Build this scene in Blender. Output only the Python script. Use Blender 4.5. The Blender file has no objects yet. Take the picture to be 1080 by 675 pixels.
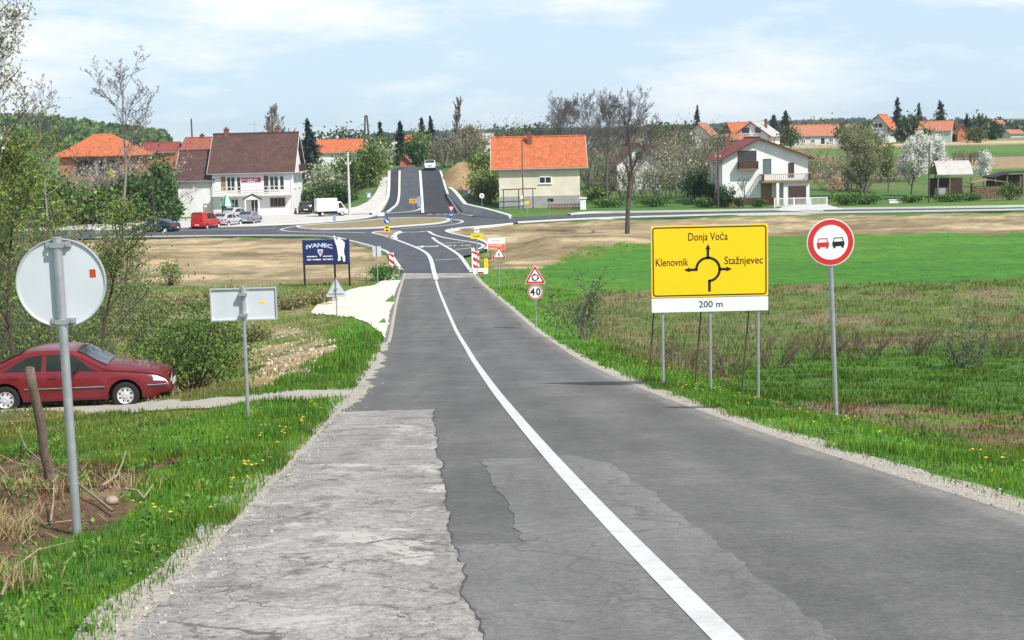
import bpy, bmesh, math, random
import numpy as np
from mathutils import Vector, Matrix
from mathutils.geometry import delaunay_2d_cdt

# ------------------------------------------------------------------ camera, world, sun, exposure
SC = bpy.context.scene
COL = SC.collection
F, CZ, YH = 1600.0, 8.8, 147.0            # focal length in px of a 1080 px wide frame, eye height, horizon row
PITCH = math.atan((337.5 - YH) / F)
ROLL = math.radians(1.3)
_c, _s = math.cos(PITCH), math.sin(PITCH)
FWD = Vector((0, _c, -_s)); UP0 = Vector((0, _s, _c)); RT0 = Vector((1, 0, 0))
RIGHT = math.cos(ROLL) * RT0 - math.sin(ROLL) * UP0
UPV = math.sin(ROLL) * RT0 + math.cos(ROLL) * UP0
cam_d = bpy.data.cameras.new('camera'); cam = bpy.data.objects.new('camera', cam_d); COL.objects.link(cam)
cam_d.sensor_fit = 'HORIZONTAL'; cam_d.sensor_width = 36.0; cam_d.lens = 36.0 * F / 1080.0
cam_d.clip_start = 0.1; cam_d.clip_end = 12000
m = Matrix((RIGHT, UPV, -FWD)).transposed().to_4x4(); m.translation = (0, 0, CZ)
cam.matrix_world = m
SC.camera = cam

SUN_AZ, SUN_EL = 137.0, 46.0              # clockwise from the view direction (+Y), degrees
w = bpy.data.worlds.new('World'); SC.world = w; w.use_nodes = True
nt = w.node_tree; nt.nodes.clear()
N = nt.nodes.new; LK = nt.links.new
out = N('ShaderNodeOutputWorld'); bg = N('ShaderNodeBackground'); bg.inputs['Strength'].default_value = 0.12
sky = N('ShaderNodeTexSky'); sky.sky_type = 'NISHITA'; sky.sun_disc = False
sky.sun_elevation = math.radians(SUN_EL); sky.sun_rotation = math.radians(SUN_AZ)
sky.air_density = 1.0; sky.dust_density = 0.0; sky.ozone_density = 4.0; sky.altitude = 800
# thin cloud: streaky noise on the direction vector
tc = N('ShaderNodeTexCoord'); mp = N('ShaderNodeMapping'); mp.inputs['Scale'].default_value = (1.0, 1.0, 4.2)
nz = N('ShaderNodeTexNoise'); nz.inputs['Scale'].default_value = 5.5; nz.inputs['Detail'].default_value = 9; nz.inputs['Roughness'].default_value = 0.6
cr = N('ShaderNodeValToRGB'); cr.color_ramp.elements[0].position = 0.43; cr.color_ramp.elements[1].position = 0.63
cr.color_ramp.elements[1].color = (0.9, 0.9, 0.9, 1)
# thin pale veil, thickest towards the horizon all round
sx = N('ShaderNodeSeparateXYZ'); LK(tc.outputs['Generated'], sx.inputs['Vector'])
vr = N('ShaderNodeMapRange'); vr.inputs['From Min'].default_value = 0.0; vr.inputs['From Max'].default_value = 0.5; vr.inputs['To Min'].default_value = 0.92; vr.inputs['To Max'].default_value = 0.06
LK(sx.outputs['Z'], vr.inputs['Value'])
veil = N('ShaderNodeMix'); veil.data_type = 'RGBA'; veil.inputs['B'].default_value = (4.85, 6.05, 7.25, 1)
LK(vr.outputs['Result'], veil.inputs['Factor']); LK(sky.outputs['Color'], veil.inputs['A'])
mx = N('ShaderNodeMix'); mx.data_type = 'RGBA'; mx.inputs['B'].default_value = (7.9, 8.0, 8.1, 1)
LK(tc.outputs['Generated'], mp.inputs['Vector']); LK(mp.outputs['Vector'], nz.inputs['Vector']); LK(nz.outputs['Fac'], cr.inputs['Fac'])
LK(cr.outputs['Color'], mx.inputs['Factor']); LK(veil.outputs['Result'], mx.inputs['A'])
LK(mx.outputs['Result'], bg.inputs['Color']); LK(bg.outputs['Background'], out.inputs['Surface'])

sd = bpy.data.lights.new('sun', 'SUN'); sd.energy = 4.7; sd.angle = math.radians(0.53); sd.color = (1.0, 0.955, 0.88)
sun = bpy.data.objects.new('sun', sd); COL.objects.link(sun)
_az, _el = math.radians(SUN_AZ), math.radians(SUN_EL)
SUNV = Vector((math.sin(_az) * math.cos(_el), math.cos(_az) * math.cos(_el), math.sin(_el)))
sun.rotation_euler = SUNV.to_track_quat('Z', 'Y').to_euler()
SC.view_settings.view_transform = 'Standard'; SC.view_settings.look = 'None'
SC.view_settings.exposure = 0.22; SC.view_settings.gamma = 1.0; SC.view_settings.use_curve_mapping = False
SC.cycles.use_denoising = True; SC.cycles.denoiser = 'OPENIMAGEDENOISE'
SC.cycles.max_bounces = 6; SC.cycles.transparent_max_bounces = 8; SC.cycles.volume_bounces = 1
SC.cycles.use_adaptive_sampling = False

# ------------------------------------------------------------------ terrain heights
RNG = np.random.default_rng(7)
random.seed(7)
_LAT = RNG.random((257, 257))
def vnoise(x, y, sc, seed=0):
    x = np.asarray(x, float) / sc + seed * 17.3 + 1000; y = np.asarray(y, float) / sc + seed * 9.7 + 1000
    xi = np.floor(x).astype(int); yi = np.floor(y).astype(int); fx = x - xi; fy = y - yi
    fx = fx * fx * (3 - 2 * fx); fy = fy * fy * (3 - 2 * fy); xi &= 255; yi &= 255
    a = _LAT[xi, yi]; b = _LAT[xi + 1, yi]; c = _LAT[xi, yi + 1]; d = _LAT[xi + 1, yi + 1]
    return (a * (1 - fx) + b * fx) * (1 - fy) + (c * (1 - fx) + d * fx) * fy
def fnoise(x, y, sc, seed=0, octv=3):
    t = 0.0; a = 1.0; n = 0.0
    for k in range(octv):
        t = t + a * vnoise(x, y, sc / 2 ** k, seed + k * 3); n += a; a *= 0.55
    return t / n
def sstep(a, b, x):
    t = np.clip((np.asarray(x, float) - a) / (b - a), 0, 1); return t * t * (3 - 2 * t)
def hermite(xs, ys):
    xs = np.array(xs, float); ys = np.array(ys, float)
    h = np.diff(xs); dl = np.diff(ys) / h; m = np.zeros_like(xs)
    m[0] = dl[0]; m[-1] = dl[-1]
    for i in range(1, len(xs) - 1):
        m[i] = 0 if dl[i - 1] * dl[i] <= 0 else 2 * dl[i - 1] * dl[i] / (dl[i - 1] + dl[i])
    def f(x):
        x = np.clip(np.asarray(x, float), xs[0], xs[-1]); i = np.clip(np.searchsorted(xs, x) - 1, 0, len(xs) - 2)
        t = (x - xs[i]) / h[i]; t2 = t * t; t3 = t2 * t
        return (2*t3 - 3*t2 + 1) * ys[i] + (t3 - 2*t2 + t) * h[i] * m[i] + (-2*t3 + 3*t2) * ys[i + 1] + (t3 - t2) * h[i] * m[i + 1]
    return f
prof = hermite([-60, -30, 0, 10.3, 19, 28, 45, 64, 80, 95, 110, 9999], [11.5, 10.0, 7.2, 6.13, 5.22, 4.25, 2.5, .95, .3, .0, 0, 0])
rise = hermite([0, 186, 200, 220, 245, 300, 345, 375, 600, 1200, 9999], [0, 0, .12, .9, 2.0, 4.2, 5.3, 5.7, 5.4, 4, 4])
hillroad = hermite([0, 184, 192, 236, 250, 300, 9999], [0, 0, .45, 4.45, 4.6, 3.6, 3.6])

def ray(px, py):
    a = (px - 540.0) / F; b = -(py - 337.5) / F
    return FWD + RIGHT * a + UPV * b
def on_prof(px, py, f=prof, lo=3.0, hi=420.0):          # the point of the road's long profile seen at a pixel
    d = ray(px, py); a, b = lo, hi; prev = lo
    for t in np.arange(lo, hi, .5):
        if CZ + d.z * t < float(f(d.y * t)): b = t; a = prev; break
        prev = t
    for _ in range(30):
        t = (a + b) / 2
        if CZ + d.z * t < float(f(d.y * t)): b = t
        else: a = t
    return (d.x * b, d.y * b)
def flat(px, py, z=0.0):                                 # the point of a level plane seen at a pixel
    d = ray(px, py); t = (z - CZ) / d.z; return (d.x * t, d.y * t)
def at(px, py, Y):                                       # the point seen at a pixel at distance Y
    d = ray(px, py); t = Y / d.y; return Vector((d.x * t, Y, CZ + d.z * t))

L_PX = [(120,675),(195,600),(270,520),(318,465),(364,415),(385,400),(397,380),(405,350),(412,325),(418,305),(423,292),(425,284)]
R_PX = [(1080,548),(1000,513),(900,480),(800,450),(720,425),(680,411),(640,393),(600,370),(570,350),(545,330),(525,312),(510,300),(500,290),(491,278)]
C_PX = [(758,675),(690,600),(640,545),(580,480),(535,430),(505,390),(488,360),(475,335),(465,312),(460,296)]
def curve_from(pts):
    w_ = [on_prof(*p) for p in pts]; ys = [p[1] for p in w_]; xs = [p[0] for p in w_]
    # extend behind the camera along a straight line
    ys = [-40.0] + ys + [130.0]; xs = [xs[0] + (xs[0] - xs[2]) * .0] + xs + [xs[-1] + (xs[-1] - xs[-2]) / (ys[-2] - ys[-3]) * (130 - ys[-2])]
    co = np.polyfit(ys[1:-1], xs[1:-1], 4)
    y0, y1 = ys[1], ys[-2]
    p = np.poly1d(co); dp = p.deriv()
    def f(y):
        y = np.asarray(y, float); yc = np.clip(y, y0, y1)
        return p(yc) + dp(yc) * (y - yc)
    return f
edgeL = curve_from(L_PX); edgeR = curve_from(R_PX); lineC = curve_from(C_PX)

RX0, RX1 = -17.5, -10.5                                   # the uphill road's corridor
def H(x, y):
    x = np.asarray(x, float); y = np.asarray(y, float)
    z = prof(y)
    l = edgeL(np.minimum(y, 100)); r = edgeR(np.minimum(y, 100))
    uR = x - r; uL = l - x
    near = 1 - sstep(74, 96, y)
    dR = .95 * near * sstep(4, 18, y) + .25 * near
    dL = (.42 * sstep(14, 32, y) + .25) * near
    z = z - dR * sstep(.45, 5.5, uR) - dL * sstep(.9, 6.5, uL)
    inside = (uR < -0.05) & (uL < -0.05) & (y < 112)
    rough = sstep(.3, 2.5, np.maximum(uR, uL)) * (1 - sstep(90, 100, y)) + .0
    z = z + rough * ((fnoise(x, y, 5, 1) - .5) * .35 + (vnoise(x, y, .7, 5) - .5) * .07)
    # little ditch on the left behind the round sign
    z = z + .16 * np.exp(-((x + 4.1) / 1.1) ** 2 - ((y - 12.2) / 1.2) ** 2) * (.6 + .8 * vnoise(x, y, .45, 77))
    z = np.where(inside, z - .09, z)
    # dirt mounds beside the new roundabout
    z = z + .9 * np.exp(-((x - 5.5) / 7) ** 2 - ((y - 124) / 9) ** 2) * sstep(0, 3, x)
    z = z + .5 * np.exp(-((x + 30) / 9) ** 2 - ((y - 122) / 8) ** 2)
    z = z - .32 * sstep(97, 103, y) * (1 - sstep(172, 182, y)) * np.clip(fnoise(x, y, 3.2, 14, 3) - .25, 0, 1) * 1.3
    # far rise of the land
    g = rise(y) * (1 + .15 * (fnoise(x, y, 60, 11, 2) - .5) * sstep(200, 260, y))
    lat = np.exp(-np.maximum(np.abs(x + 13.6) - 5.6, 0) ** 2 / (2 * 2.6 ** 2))
    hr = hillroad(y)
    z = z + g + np.maximum(hr - g, 0) * lat * sstep(184, 190, y)
    z = np.where((np.abs(x + 13.6) < 6) & (y > 184) & (y < 300), z - .12, z)
    # distant hills
    hl = sstep(1000, 2300, y) * (2 + 22 * fnoise(x, y * .5, 900, 21, 3))
    hl = hl + 9 * np.exp(-((x + 225) / 62) ** 2 - ((y - 700) / 160) ** 2) + 8 * np.exp(-((x + 300) / 110) ** 2 - ((y - 740) / 200) ** 2)
    return z + hl
def h1(x, y): return float(H(np.array([x]), np.array([y]))[0])
def hit(px, py, lo=3.0, hi=900.0):                        # where a pixel's ray meets the ground
    d = ray(px, py); ts = np.arange(lo, hi, .25)
    below = CZ + d.z * ts < H(d.x * ts, d.y * ts)
    i = int(np.argmax(below)) if below.any() else len(ts) - 1
    a, b = ts[max(i - 1, 0)], ts[i]
    for _ in range(14):
        t = (a + b) / 2
        if CZ + d.z * t < h1(d.x * t, d.y * t): b = t
        else: a = t
    return Vector((d.x * b, d.y * b, h1(d.x * b, d.y * b)))
def mpp(Y): return Y / F                                   # metres per photo pixel at distance Y

# ------------------------------------------------------------------ materials
MATS = {}
def mat(name, col, rough=.8, var=.12, scale=6.0, col2=None, bump=0.0, bscale=40.0, metal=0.0, spec=.5, stretch=None, coat=0.0):
    if name in MATS: return MATS[name]
    M = bpy.data.materials.new(name); M.use_nodes = True; t = M.node_tree
    b = t.nodes['Principled BSDF']; b.inputs['Roughness'].default_value = rough; b.inputs['Metallic'].default_value = metal
    b.inputs['Specular IOR Level'].default_value = spec
    if coat: b.inputs['Coat Weight'].default_value = coat; b.inputs['Coat Roughness'].default_value = .06
    c2 = col2 if col2 else tuple(max(0, c * (1 - var * 2)) for c in col)
    tcn = t.nodes.new('ShaderNodeTexCoord'); vec = tcn.outputs['Object']
    if stretch:
        mpn = t.nodes.new('ShaderNodeMapping'); mpn.inputs['Scale'].default_value = stretch; t.links.new(vec, mpn.inputs['Vector']); vec = mpn.outputs['Vector']
    n = t.nodes.new('ShaderNodeTexNoise'); n.inputs['Scale'].default_value = scale; n.inputs['Detail'].default_value = 7; n.inputs['Roughness'].default_value = .65
    t.links.new(vec, n.inputs['Vector'])
    r = t.nodes.new('ShaderNodeValToRGB'); r.color_ramp.elements[0].position = .33; r.color_ramp.elements[1].position = .67
    r.color_ramp.elements[0].color = (*c2, 1); r.color_ramp.elements[1].color = (*col, 1)
    t.links.new(n.outputs['Fac'], r.inputs['Fac']); t.links.new(r.outputs['Color'], b.inputs['Base Color'])
    if bump:
        n2 = t.nodes.new('ShaderNodeTexNoise'); n2.inputs['Scale'].default_value = bscale; n2.inputs['Detail'].default_value = 4
        t.links.new(vec, n2.inputs['Vector'])
        bp = t.nodes.new('ShaderNodeBump'); bp.inputs['Strength'].default_value = bump; bp.inputs['Distance'].default_value = .02
        t.links.new(n2.outputs['Fac'], bp.inputs['Height']); t.links.new(bp.outputs['Normal'], b.inputs['Normal'])
    MATS[name] = M; return M
def glass(name='window_glass', col=(.03, .04, .05)):
    return mat(name, col, rough=.08, var=.25, scale=.8, spec=.8)
def attr_mat(name, transl=.0, rough=.8, noise=None):
    """colour from the mesh's own Col attribute; leaves let some light through"""
    if name in MATS: return MATS[name]
    M = bpy.data.materials.new(name); M.use_nodes = True; t = M.node_tree
    b = t.nodes['Principled BSDF']; b.inputs['Roughness'].default_value = rough; b.inputs['Specular IOR Level'].default_value = .3
    a = t.nodes.new('ShaderNodeAttribute'); a.attribute_name = 'Col'
    t.links.new(a.outputs['Color'], b.inputs['Base Color'])
    if transl:
        tr = t.nodes.new('ShaderNodeBsdfTranslucent'); mxs = t.nodes.new('ShaderNodeMixShader'); mxs.inputs['Fac'].default_value = transl
        t.links.new(a.outputs['Color'], tr.inputs['Color']); t.links.new(b.outputs['BSDF'], mxs.inputs[1]); t.links.new(tr.outputs['BSDF'], mxs.inputs[2])
        t.links.new(mxs.outputs['Shader'], t.nodes['Material Output'].inputs['Surface'])
    MATS[name] = M; return M
def roof_mat(name, col, col2, moss=None):
    """rows and columns of roof tiles as fine relief, weathered colour"""
    if name in MATS: return MATS[name]
    M = mat(name, col, rough=.85, scale=1.3, col2=col2)
    t = M.node_tree; b = t.nodes['Principled BSDF']
    tcn = t.nodes.new('ShaderNodeTexCoord')
    wv = t.nodes.new('ShaderNodeTexWave'); wv.wave_type = 'BANDS'; wv.bands_direction = 'Z'; wv.inputs['Scale'].default_value = 2.2; wv.wave_profile = 'SAW'
    wv.inputs['Distortion'].default_value = .25
    wx = t.nodes.new('ShaderNodeTexWave'); wx.wave_type = 'BANDS'; wx.bands_direction = 'X'; wx.inputs['Scale'].default_value = 1.5
    wx.inputs['Distortion'].default_value = .3
    ad = t.nodes.new('ShaderNodeMath'); ad.operation = 'ADD'
    bp = t.nodes.new('ShaderNodeBump'); bp.inputs['Strength'].default_value = .55; bp.inputs['Distance'].default_value = .05
    for q in (wv, wx): t.links.new(tcn.outputs['Object'], q.inputs['Vector'])
    t.links.new(wv.outputs['Fac'], ad.inputs[0]); t.links.new(wx.outputs['Fac'], ad.inputs[1])
    t.links.new(ad.outputs[0], bp.inputs['Height']); t.links.new(bp.outputs['Normal'], b.inputs['Normal'])
    # darker joints between tile courses and fine per-tile variation
    r = next(q for q in t.nodes if q.type == 'VALTORGB')
    vo = t.nodes.new('ShaderNodeTexVoronoi'); vo.inputs['Scale'].default_value = 3.2; t.links.new(tcn.outputs['Object'], vo.inputs['Vector'])
    hs = t.nodes.new('ShaderNodeHueSaturation'); mr = t.nodes.new('ShaderNodeMapRange')
    mr.inputs['To Min'].default_value = .78; mr.inputs['To Max'].default_value = 1.15
    sx = t.nodes.new('ShaderNodeSeparateColor'); t.links.new(vo.outputs['Color'], sx.inputs['Color'])
    t.links.new(sx.outputs['Red'], mr.inputs['Value']); t.links.new(mr.outputs['Result'], hs.inputs['Value'])
    t.links.new(r.outputs['Color'], hs.inputs['Color']); t.links.new(hs.outputs['Color'], b.inputs['Base Color'])
    return M

# ------------------------------------------------------------------ mesh helpers
def link(name, me, material=None, parent=None, label=None, cat=None, group=None, kind=None, loc=None):
    o = bpy.data.objects.new(name, me); COL.objects.link(o)
    if material is not None and me is not None and not me.materials: me.materials.append(material)
    if parent is not None: o.parent = parent
    if loc is not None: o.location = loc
    if label: o['label'] = label
    if cat: o['category'] = cat
    if group: o['group'] = group
    if kind: o['kind'] = kind
    return o
def thing(name, label, cat, loc=(0, 0, 0), rotz=0.0, group=None):
    o = link(name, None, label=label, cat=cat, group=group, loc=loc); o.rotation_euler = (0, 0, rotz); o.empty_display_size = .3
    return o
class MB:
    def __init__(s): s.v = []; s.f = []
    def add(s, vs, fs):
        n = len(s.v); s.v += [tuple(p) for p in vs]; s.f += [tuple(i + n for i in q) for q in fs]; return s
    def box(s, c, d, R=None):
        x, y, z = (q / 2 for q in d)
        vs = [Vector((i * x, j * y, k * z)) for k in (-1, 1) for j in (-1, 1) for i in (-1, 1)]
        if R is not None: vs = [R @ p for p in vs]
        c = Vector(c)
        return s.add([p + c for p in vs], [(0, 2, 3, 1), (4, 5, 7, 6), (0, 1, 5, 4), (2, 6, 7, 3), (0, 4, 6, 2), (1, 3, 7, 5)])
    def b2(s, x0, x1, y0, y1, z0, z1): return s.box(((x0 + x1) / 2, (y0 + y1) / 2, (z0 + z1) / 2), (x1 - x0, y1 - y0, z1 - z0))
    def cyl(s, p, q, r, r2=None, n=10, caps=True):
        p, q = Vector(p), Vector(q); r2 = r if r2 is None else r2; d = (q - p).normalized()
        a = d.orthogonal().normalized(); b = d.cross(a)
        ring = [(a * math.cos(2 * math.pi * i / n) + b * math.sin(2 * math.pi * i / n)) for i in range(n)]
        fs = [(i, (i + 1) % n, n + (i + 1) % n, n + i) for i in range(n)]
        if caps: fs += [tuple(range(n))[::-1], tuple(range(n, 2 * n))]
        return s.add([p + k * r for k in ring] + [q + k * r2 for k in ring], fs)
    def prism(s, poly, ax, a, b):
        """closed outline of (u, v) extruded along axis ax from a to b; ax 'y': (x, z), 'x': (y, z), 'z': (x, y)"""
        mk = {'y': lambda u, v, t: (u, t, v), 'x': lambda u, v, t: (t, u, v), 'z': lambda u, v, t: (u, v, t)}[ax]
        n = len(poly)
        return s.add([mk(u, v, a) for u, v in poly] + [mk(u, v, b) for u, v in poly],
                     [tuple(range(n))[::-1], tuple(range(n, 2 * n))] + [(i, (i + 1) % n, n + (i + 1) % n, n + i) for i in range(n)])
    def sheet(s, poly, y):                              # flat print facing -Y
        return s.add([(u, y, v) for u, v in poly], [tuple(range(len(poly)))])
    def mesh(s, smooth=False, angle=None, fix=True):
        me = bpy.data.meshes.new('m'); me.from_pydata([tuple(map(float, p)) for p in s.v], [], s.f)
        if fix:
            bm = bmesh.new(); bm.from_mesh(me); bmesh.ops.recalc_face_normals(bm, faces=bm.faces); bm.to_mesh(me); bm.free()
        if smooth or angle:
            me.polygons.foreach_set('use_smooth', [True] * len(me.polygons))
            if angle: me.set_sharp_from_angle(angle=math.radians(angle))
        me.update(); return me
    def build(s, name, material, parent=None, smooth=False, angle=None, fix=True, **kw):
        me = s.mesh(smooth, angle, fix); me.name = name
        return link(name, me, material, parent, **kw)
def np_mesh(name, V, faces4=None, faces3=None, colors=None):
    """fast mesh from numpy arrays (quads and/or triangles), optional per-vertex colour"""
    me = bpy.data.meshes.new(name)
    V = np.asarray(V, np.float32); me.vertices.add(len(V)); me.vertices.foreach_set('co', V.ravel())
    parts = []; tot = []
    if faces4 is not None and len(faces4): parts.append(np.asarray(faces4, np.int32).ravel()); tot.append(np.full(len(faces4), 4, np.int32))
    if faces3 is not None and len(faces3): parts.append(np.asarray(faces3, np.int32).ravel()); tot.append(np.full(len(faces3), 3, np.int32))
    li = np.concatenate(parts); lt = np.concatenate(tot)
    me.loops.add(len(li)); me.loops.foreach_set('vertex_index', li)
    me.polygons.add(len(lt)); me.polygons.foreach_set('loop_start', np.concatenate([[0], np.cumsum(lt)[:-1]]).astype(np.int32))
    me.polygons.foreach_set('loop_total', lt)
    me.update(calc_edges=True)
    if colors is not None:
        ca = me.color_attributes.new('Col', 'FLOAT_COLOR', 'POINT')
        c = np.ones((len(V), 4), np.float32); c[:, :3] = colors; ca.data.foreach_set('color', c.ravel())
    return me
def smooth(me): me.polygons.foreach_set('use_smooth', [True] * len(me.polygons)); return me
def tubes(segs, name='tubes', n_big=7):
    """many tapered limbs (p, q, r0, r1) as one mesh"""
    S = np.array([(*p, *q, a, b) for p, q, a, b in segs], np.float64)
    Vs = []; Fs = []; off = 0
    for lo, hi, n in ((.06, 9e9, n_big), (.02, .06, 5), (0, .02, 3)):
        k = (S[:, 6] >= lo) & (S[:, 6] < hi); s = S[k]
        if not len(s): continue
        p, q = s[:, :3], s[:, 3:6]; d = q - p; L = np.linalg.norm(d, axis=1, keepdims=True) + 1e-9; d = d / L
        q = q + d * (s[:, 7:8] * .5)
        ref = np.where(np.abs(d[:, 2:3]) < .9, np.array([[0, 0, 1.]]), np.array([[1., 0, 0]]))
        a = np.cross(d, ref); a /= np.linalg.norm(a, axis=1, keepdims=True); b = np.cross(d, a)
        ang = np.arange(n) * 2 * np.pi / n
        ring = a[:, None, :] * np.cos(ang)[None, :, None] + b[:, None, :] * np.sin(ang)[None, :, None]
        V = np.concatenate([p[:, None] + ring * s[:, 6][:, None, None], q[:, None] + ring * s[:, 7][:, None, None]], 1).reshape(-1, 3)
        i = np.arange(n); base = (np.arange(len(s)) * 2 * n)[:, None, None] + off
        fc = np.stack([i, (i + 1) % n, n + (i + 1) % n, n + i], 1)[None] + base
        Vs.append(V); Fs.append(fc.reshape(-1, 4)); off += len(V)
    return smooth(np_mesh(name, np.concatenate(Vs), np.concatenate(Fs)))
def cards(P, size, cols, rng, name='crown', aspect=1.4, up=0.0, jitter=.35):
    """leaf-sized bent quads at points P"""
    n = len(P); P = np.asarray(P, float)
    d = rng.normal(size=(n, 3)); d[:, 2] += up; d /= np.linalg.norm(d, axis=1, keepdims=True)
    e = rng.normal(size=(n, 3)); e -= (e * d).sum(1, keepdims=True) * d; e /= np.linalg.norm(e, axis=1, keepdims=True)
    s = (np.asarray(size) * rng.uniform(1 - jitter, 1 + jitter, n))[:, None]
    a = d * s * aspect * .5; b = e * s * .5
    V = np.stack([P - a, P + b * .9, P + a, P - b * .9], 1).reshape(-1, 3)
    f = np.arange(4 * n).reshape(n, 4)
    return np_mesh(name, V, f, None, np.repeat(np.asarray(cols), 4, 0))
def drape(poly, off, step, hf=H):
    """sheet over the ground inside a world polygon [(x, y)]"""
    P = [Vector(p) for p in poly]; bd = []
    for i in range(len(P)):
        a, b = P[i], P[(i + 1) % len(P)]; k = max(1, int((b - a).length / step))
        bd += [a.lerp(b, j / k) for j in range(k)]
    xs = np.array([p.x for p in bd]); ys = np.array([p.y for p in bd])
    gx, gy = np.meshgrid(np.arange(xs.min() + step / 2, xs.max(), step), np.arange(ys.min() + step / 2, ys.max(), step))
    gx = gx.ravel() + .0; gy = gy.ravel() + .0
    k = inpoly(gx, gy, poly)
    pts = bd + [Vector((x, y)) for x, y in zip(gx[k], gy[k])]
    n = len(bd)
    r = delaunay_2d_cdt(pts, [(i, (i + 1) % n) for i in range(n)], [], 1, 1e-5)
    v = np.array([(p.x, p.y) for p in r[0]]); z = hf(v[:, 0], v[:, 1]) + off
    cen = [np.mean(v[list(f)], axis=0) for f in r[2]]
    ok = inpoly(np.array([c[0] for c in cen]), np.array([c[1] for c in cen]), poly)
    me = bpy.data.meshes.new('sheet'); me.from_pydata([(x, y, q) for (x, y), q in zip(v.tolist(), z.tolist())], [], [tuple(f) for f, o in zip(r[2], ok) if o])
    bm = bmesh.new(); bm.from_mesh(me)
    for f_ in bm.faces:
        if f_.normal.z < 0: f_.normal_flip()
    bm.to_mesh(me); bm.free(); me.update(); return smooth(me)
def inpoly(x, y, poly):
    x = np.asarray(x, float); y = np.asarray(y, float); ins = np.zeros(x.shape, bool); n = len(poly)
    for i in range(n):
        x0, y0 = poly[i][0], poly[i][1]; x1, y1 = poly[(i + 1) % n][0], poly[(i + 1) % n][1]
        if y0 == y1: continue
        c = ((y0 > y) != (y1 > y)) & (x < (x1 - x0) * (y - y0) / (y1 - y0) + x0); ins ^= c
    return ins
def chaikin(p, k=2, closed=True):
    for _ in range(k):
        q = []; n = len(p)
        for i in range(n if closed else n - 1):
            a, b = p[i], p[(i + 1) % n]
            q += [(a[0] * .75 + b[0] * .25, a[1] * .75 + b[1] * .25), (a[0] * .25 + b[0] * .75, a[1] * .25 + b[1] * .75)]
        p = q if closed else [p[0]] + q + [p[-1]]
    return p
def ribbon(pts, width, zf, taper=None):
    """flat painted band along world points"""
    P = [Vector(p[:2]) for p in pts]; V = []; Fc = []
    for i, p in enumerate(P):
        d = (P[min(i + 1, len(P) - 1)] - P[max(i - 1, 0)]).normalized(); nrm = Vector((-d.y, d.x))
        w_ = (width if not hasattr(width, '__len__') else width[i]) / 2
        for s in (1, -1):
            q = p + nrm * w_ * s; V.append((q.x, q.y, zf(q.x, q.y)))
        if i: Fc.append((2 * i - 2, 2 * i - 1, 2 * i + 1, 2 * i))
    b = MB(); b.add(V, Fc); me = b.mesh(fix=False)
    bm = bmesh.new(); bm.from_mesh(me)
    for f_ in bm.faces:
        if f_.normal.z < 0: f_.normal_flip()
    bm.to_mesh(me); bm.free(); return me
def kerb_mesh(pts, width, hgt, zf, closed=False):
    """raised kerb with a real height along world points"""
    P = [Vector(p[:2]) for p in pts]; n = len(P); V = []; Fc = []
    for i, p in enumerate(P):
        a = P[(i - 1) % n] if closed else P[max(i - 1, 0)]; b = P[(i + 1) % n] if closed else P[min(i + 1, n - 1)]
        d = (b - a).normalized(); nr = Vector((-d.y, d.x)) * width / 2; z = zf(p.x, p.y)
        for q, zz in ((p + nr, z - .2), (p + nr, z + hgt), (p - nr, z + hgt), (p - nr, z - .2)): V.append((q.x, q.y, zz))
    for i in range(n if closed else n - 1):
        j = (i + 1) % n
        for k in range(3): Fc.append((4 * i + k, 4 * i + k + 1, 4 * j + k + 1, 4 * j + k))
    b = MB(); b.add(V, Fc); return b.mesh()
def text_mesh(txt, size, sx=1.0, bold=0.0, font_shear=0.0):
    cu = bpy.data.curves.new('t', 'FONT'); cu.body = txt; cu.size = size; cu.align_x = 'CENTER'; cu.align_y = 'CENTER'; cu.offset = bold; cu.resolution_u = 3; cu.shear = font_shear
    ob = bpy.data.objects.new('t', cu); COL.objects.link(ob); bpy.context.view_layer.update()
    me = bpy.data.meshes.new_from_object(ob.evaluated_get(bpy.context.evaluated_depsgraph_get()))
    bpy.data.objects.remove(ob); bpy.data.curves.remove(cu)
    me.materials.clear()
    for v in me.vertices: v.co = (v.co.x * sx, v.co.y, 0)
    return me
def text_on(parent, txt, x, z, y, size, material, sx=1.0, bold=0.0, name='lettering'):
    me = text_mesh(txt, size, sx, bold)
    for v in me.vertices: v.co = (v.co.x + x, y, v.co.y + z)
    return link(name, me, material, parent)
# ------------------------------------------------------------------ zones of the ground (colour belongs to soil and plants)
GREEN = np.array((.085, .20, .020)); MEADOW = np.array((.125, .19, .032)); FIELD = np.array((.055, .19, .014))
DRY = np.array((.27, .225, .115)); DIRT = np.array((.40, .29, .155)); DIRT2 = np.array((.52, .40, .235)); BROWN = np.array((.16, .095, .05)); RUST = np.array((.20, .145, .08))
def zpoly(px): return [tuple(hit(*p))[:2] for p in px]
def xpoly(px): return [flat(*p) for p in px]
Z_RFIELD = zpoly([(566,287),(600,275),(700,259.5),(820,249),(1080,245),(1079,246)][:5] + [(1500,238),(1500,285),(1080,297),(820,300),(640,306),(600,312)])
Z_RSCRUB = zpoly([(590,318),(640,306),(820,300),(1080,297),(1500,287),(1500,352),(1080,362),(820,372),(770,392),(700,392),(650,376),(612,352)])
Z_RUST = zpoly([(790,428),(860,424),(960,428),(1080,436),(1500,440),(1500,490),(1080,470),(1000,462),(930,450),(850,438)])
Z_RDARK = zpoly([(770,392),(820,372),(1080,362),(1500,352),(1500,440),(1080,436),(960,428),(860,424),(800,428),(760,410)])
Z_RDIRT = xpoly([(470,246),(480,241),(545,236),(640,232),(800,228),(1080,225),(1500,216),(1500,235),(1080,244),(820,248),(700,258),(630,266.5),(595,274.5),(575,281),(550,283.5),(531,279.5),(514,271),(500,254)])
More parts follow.
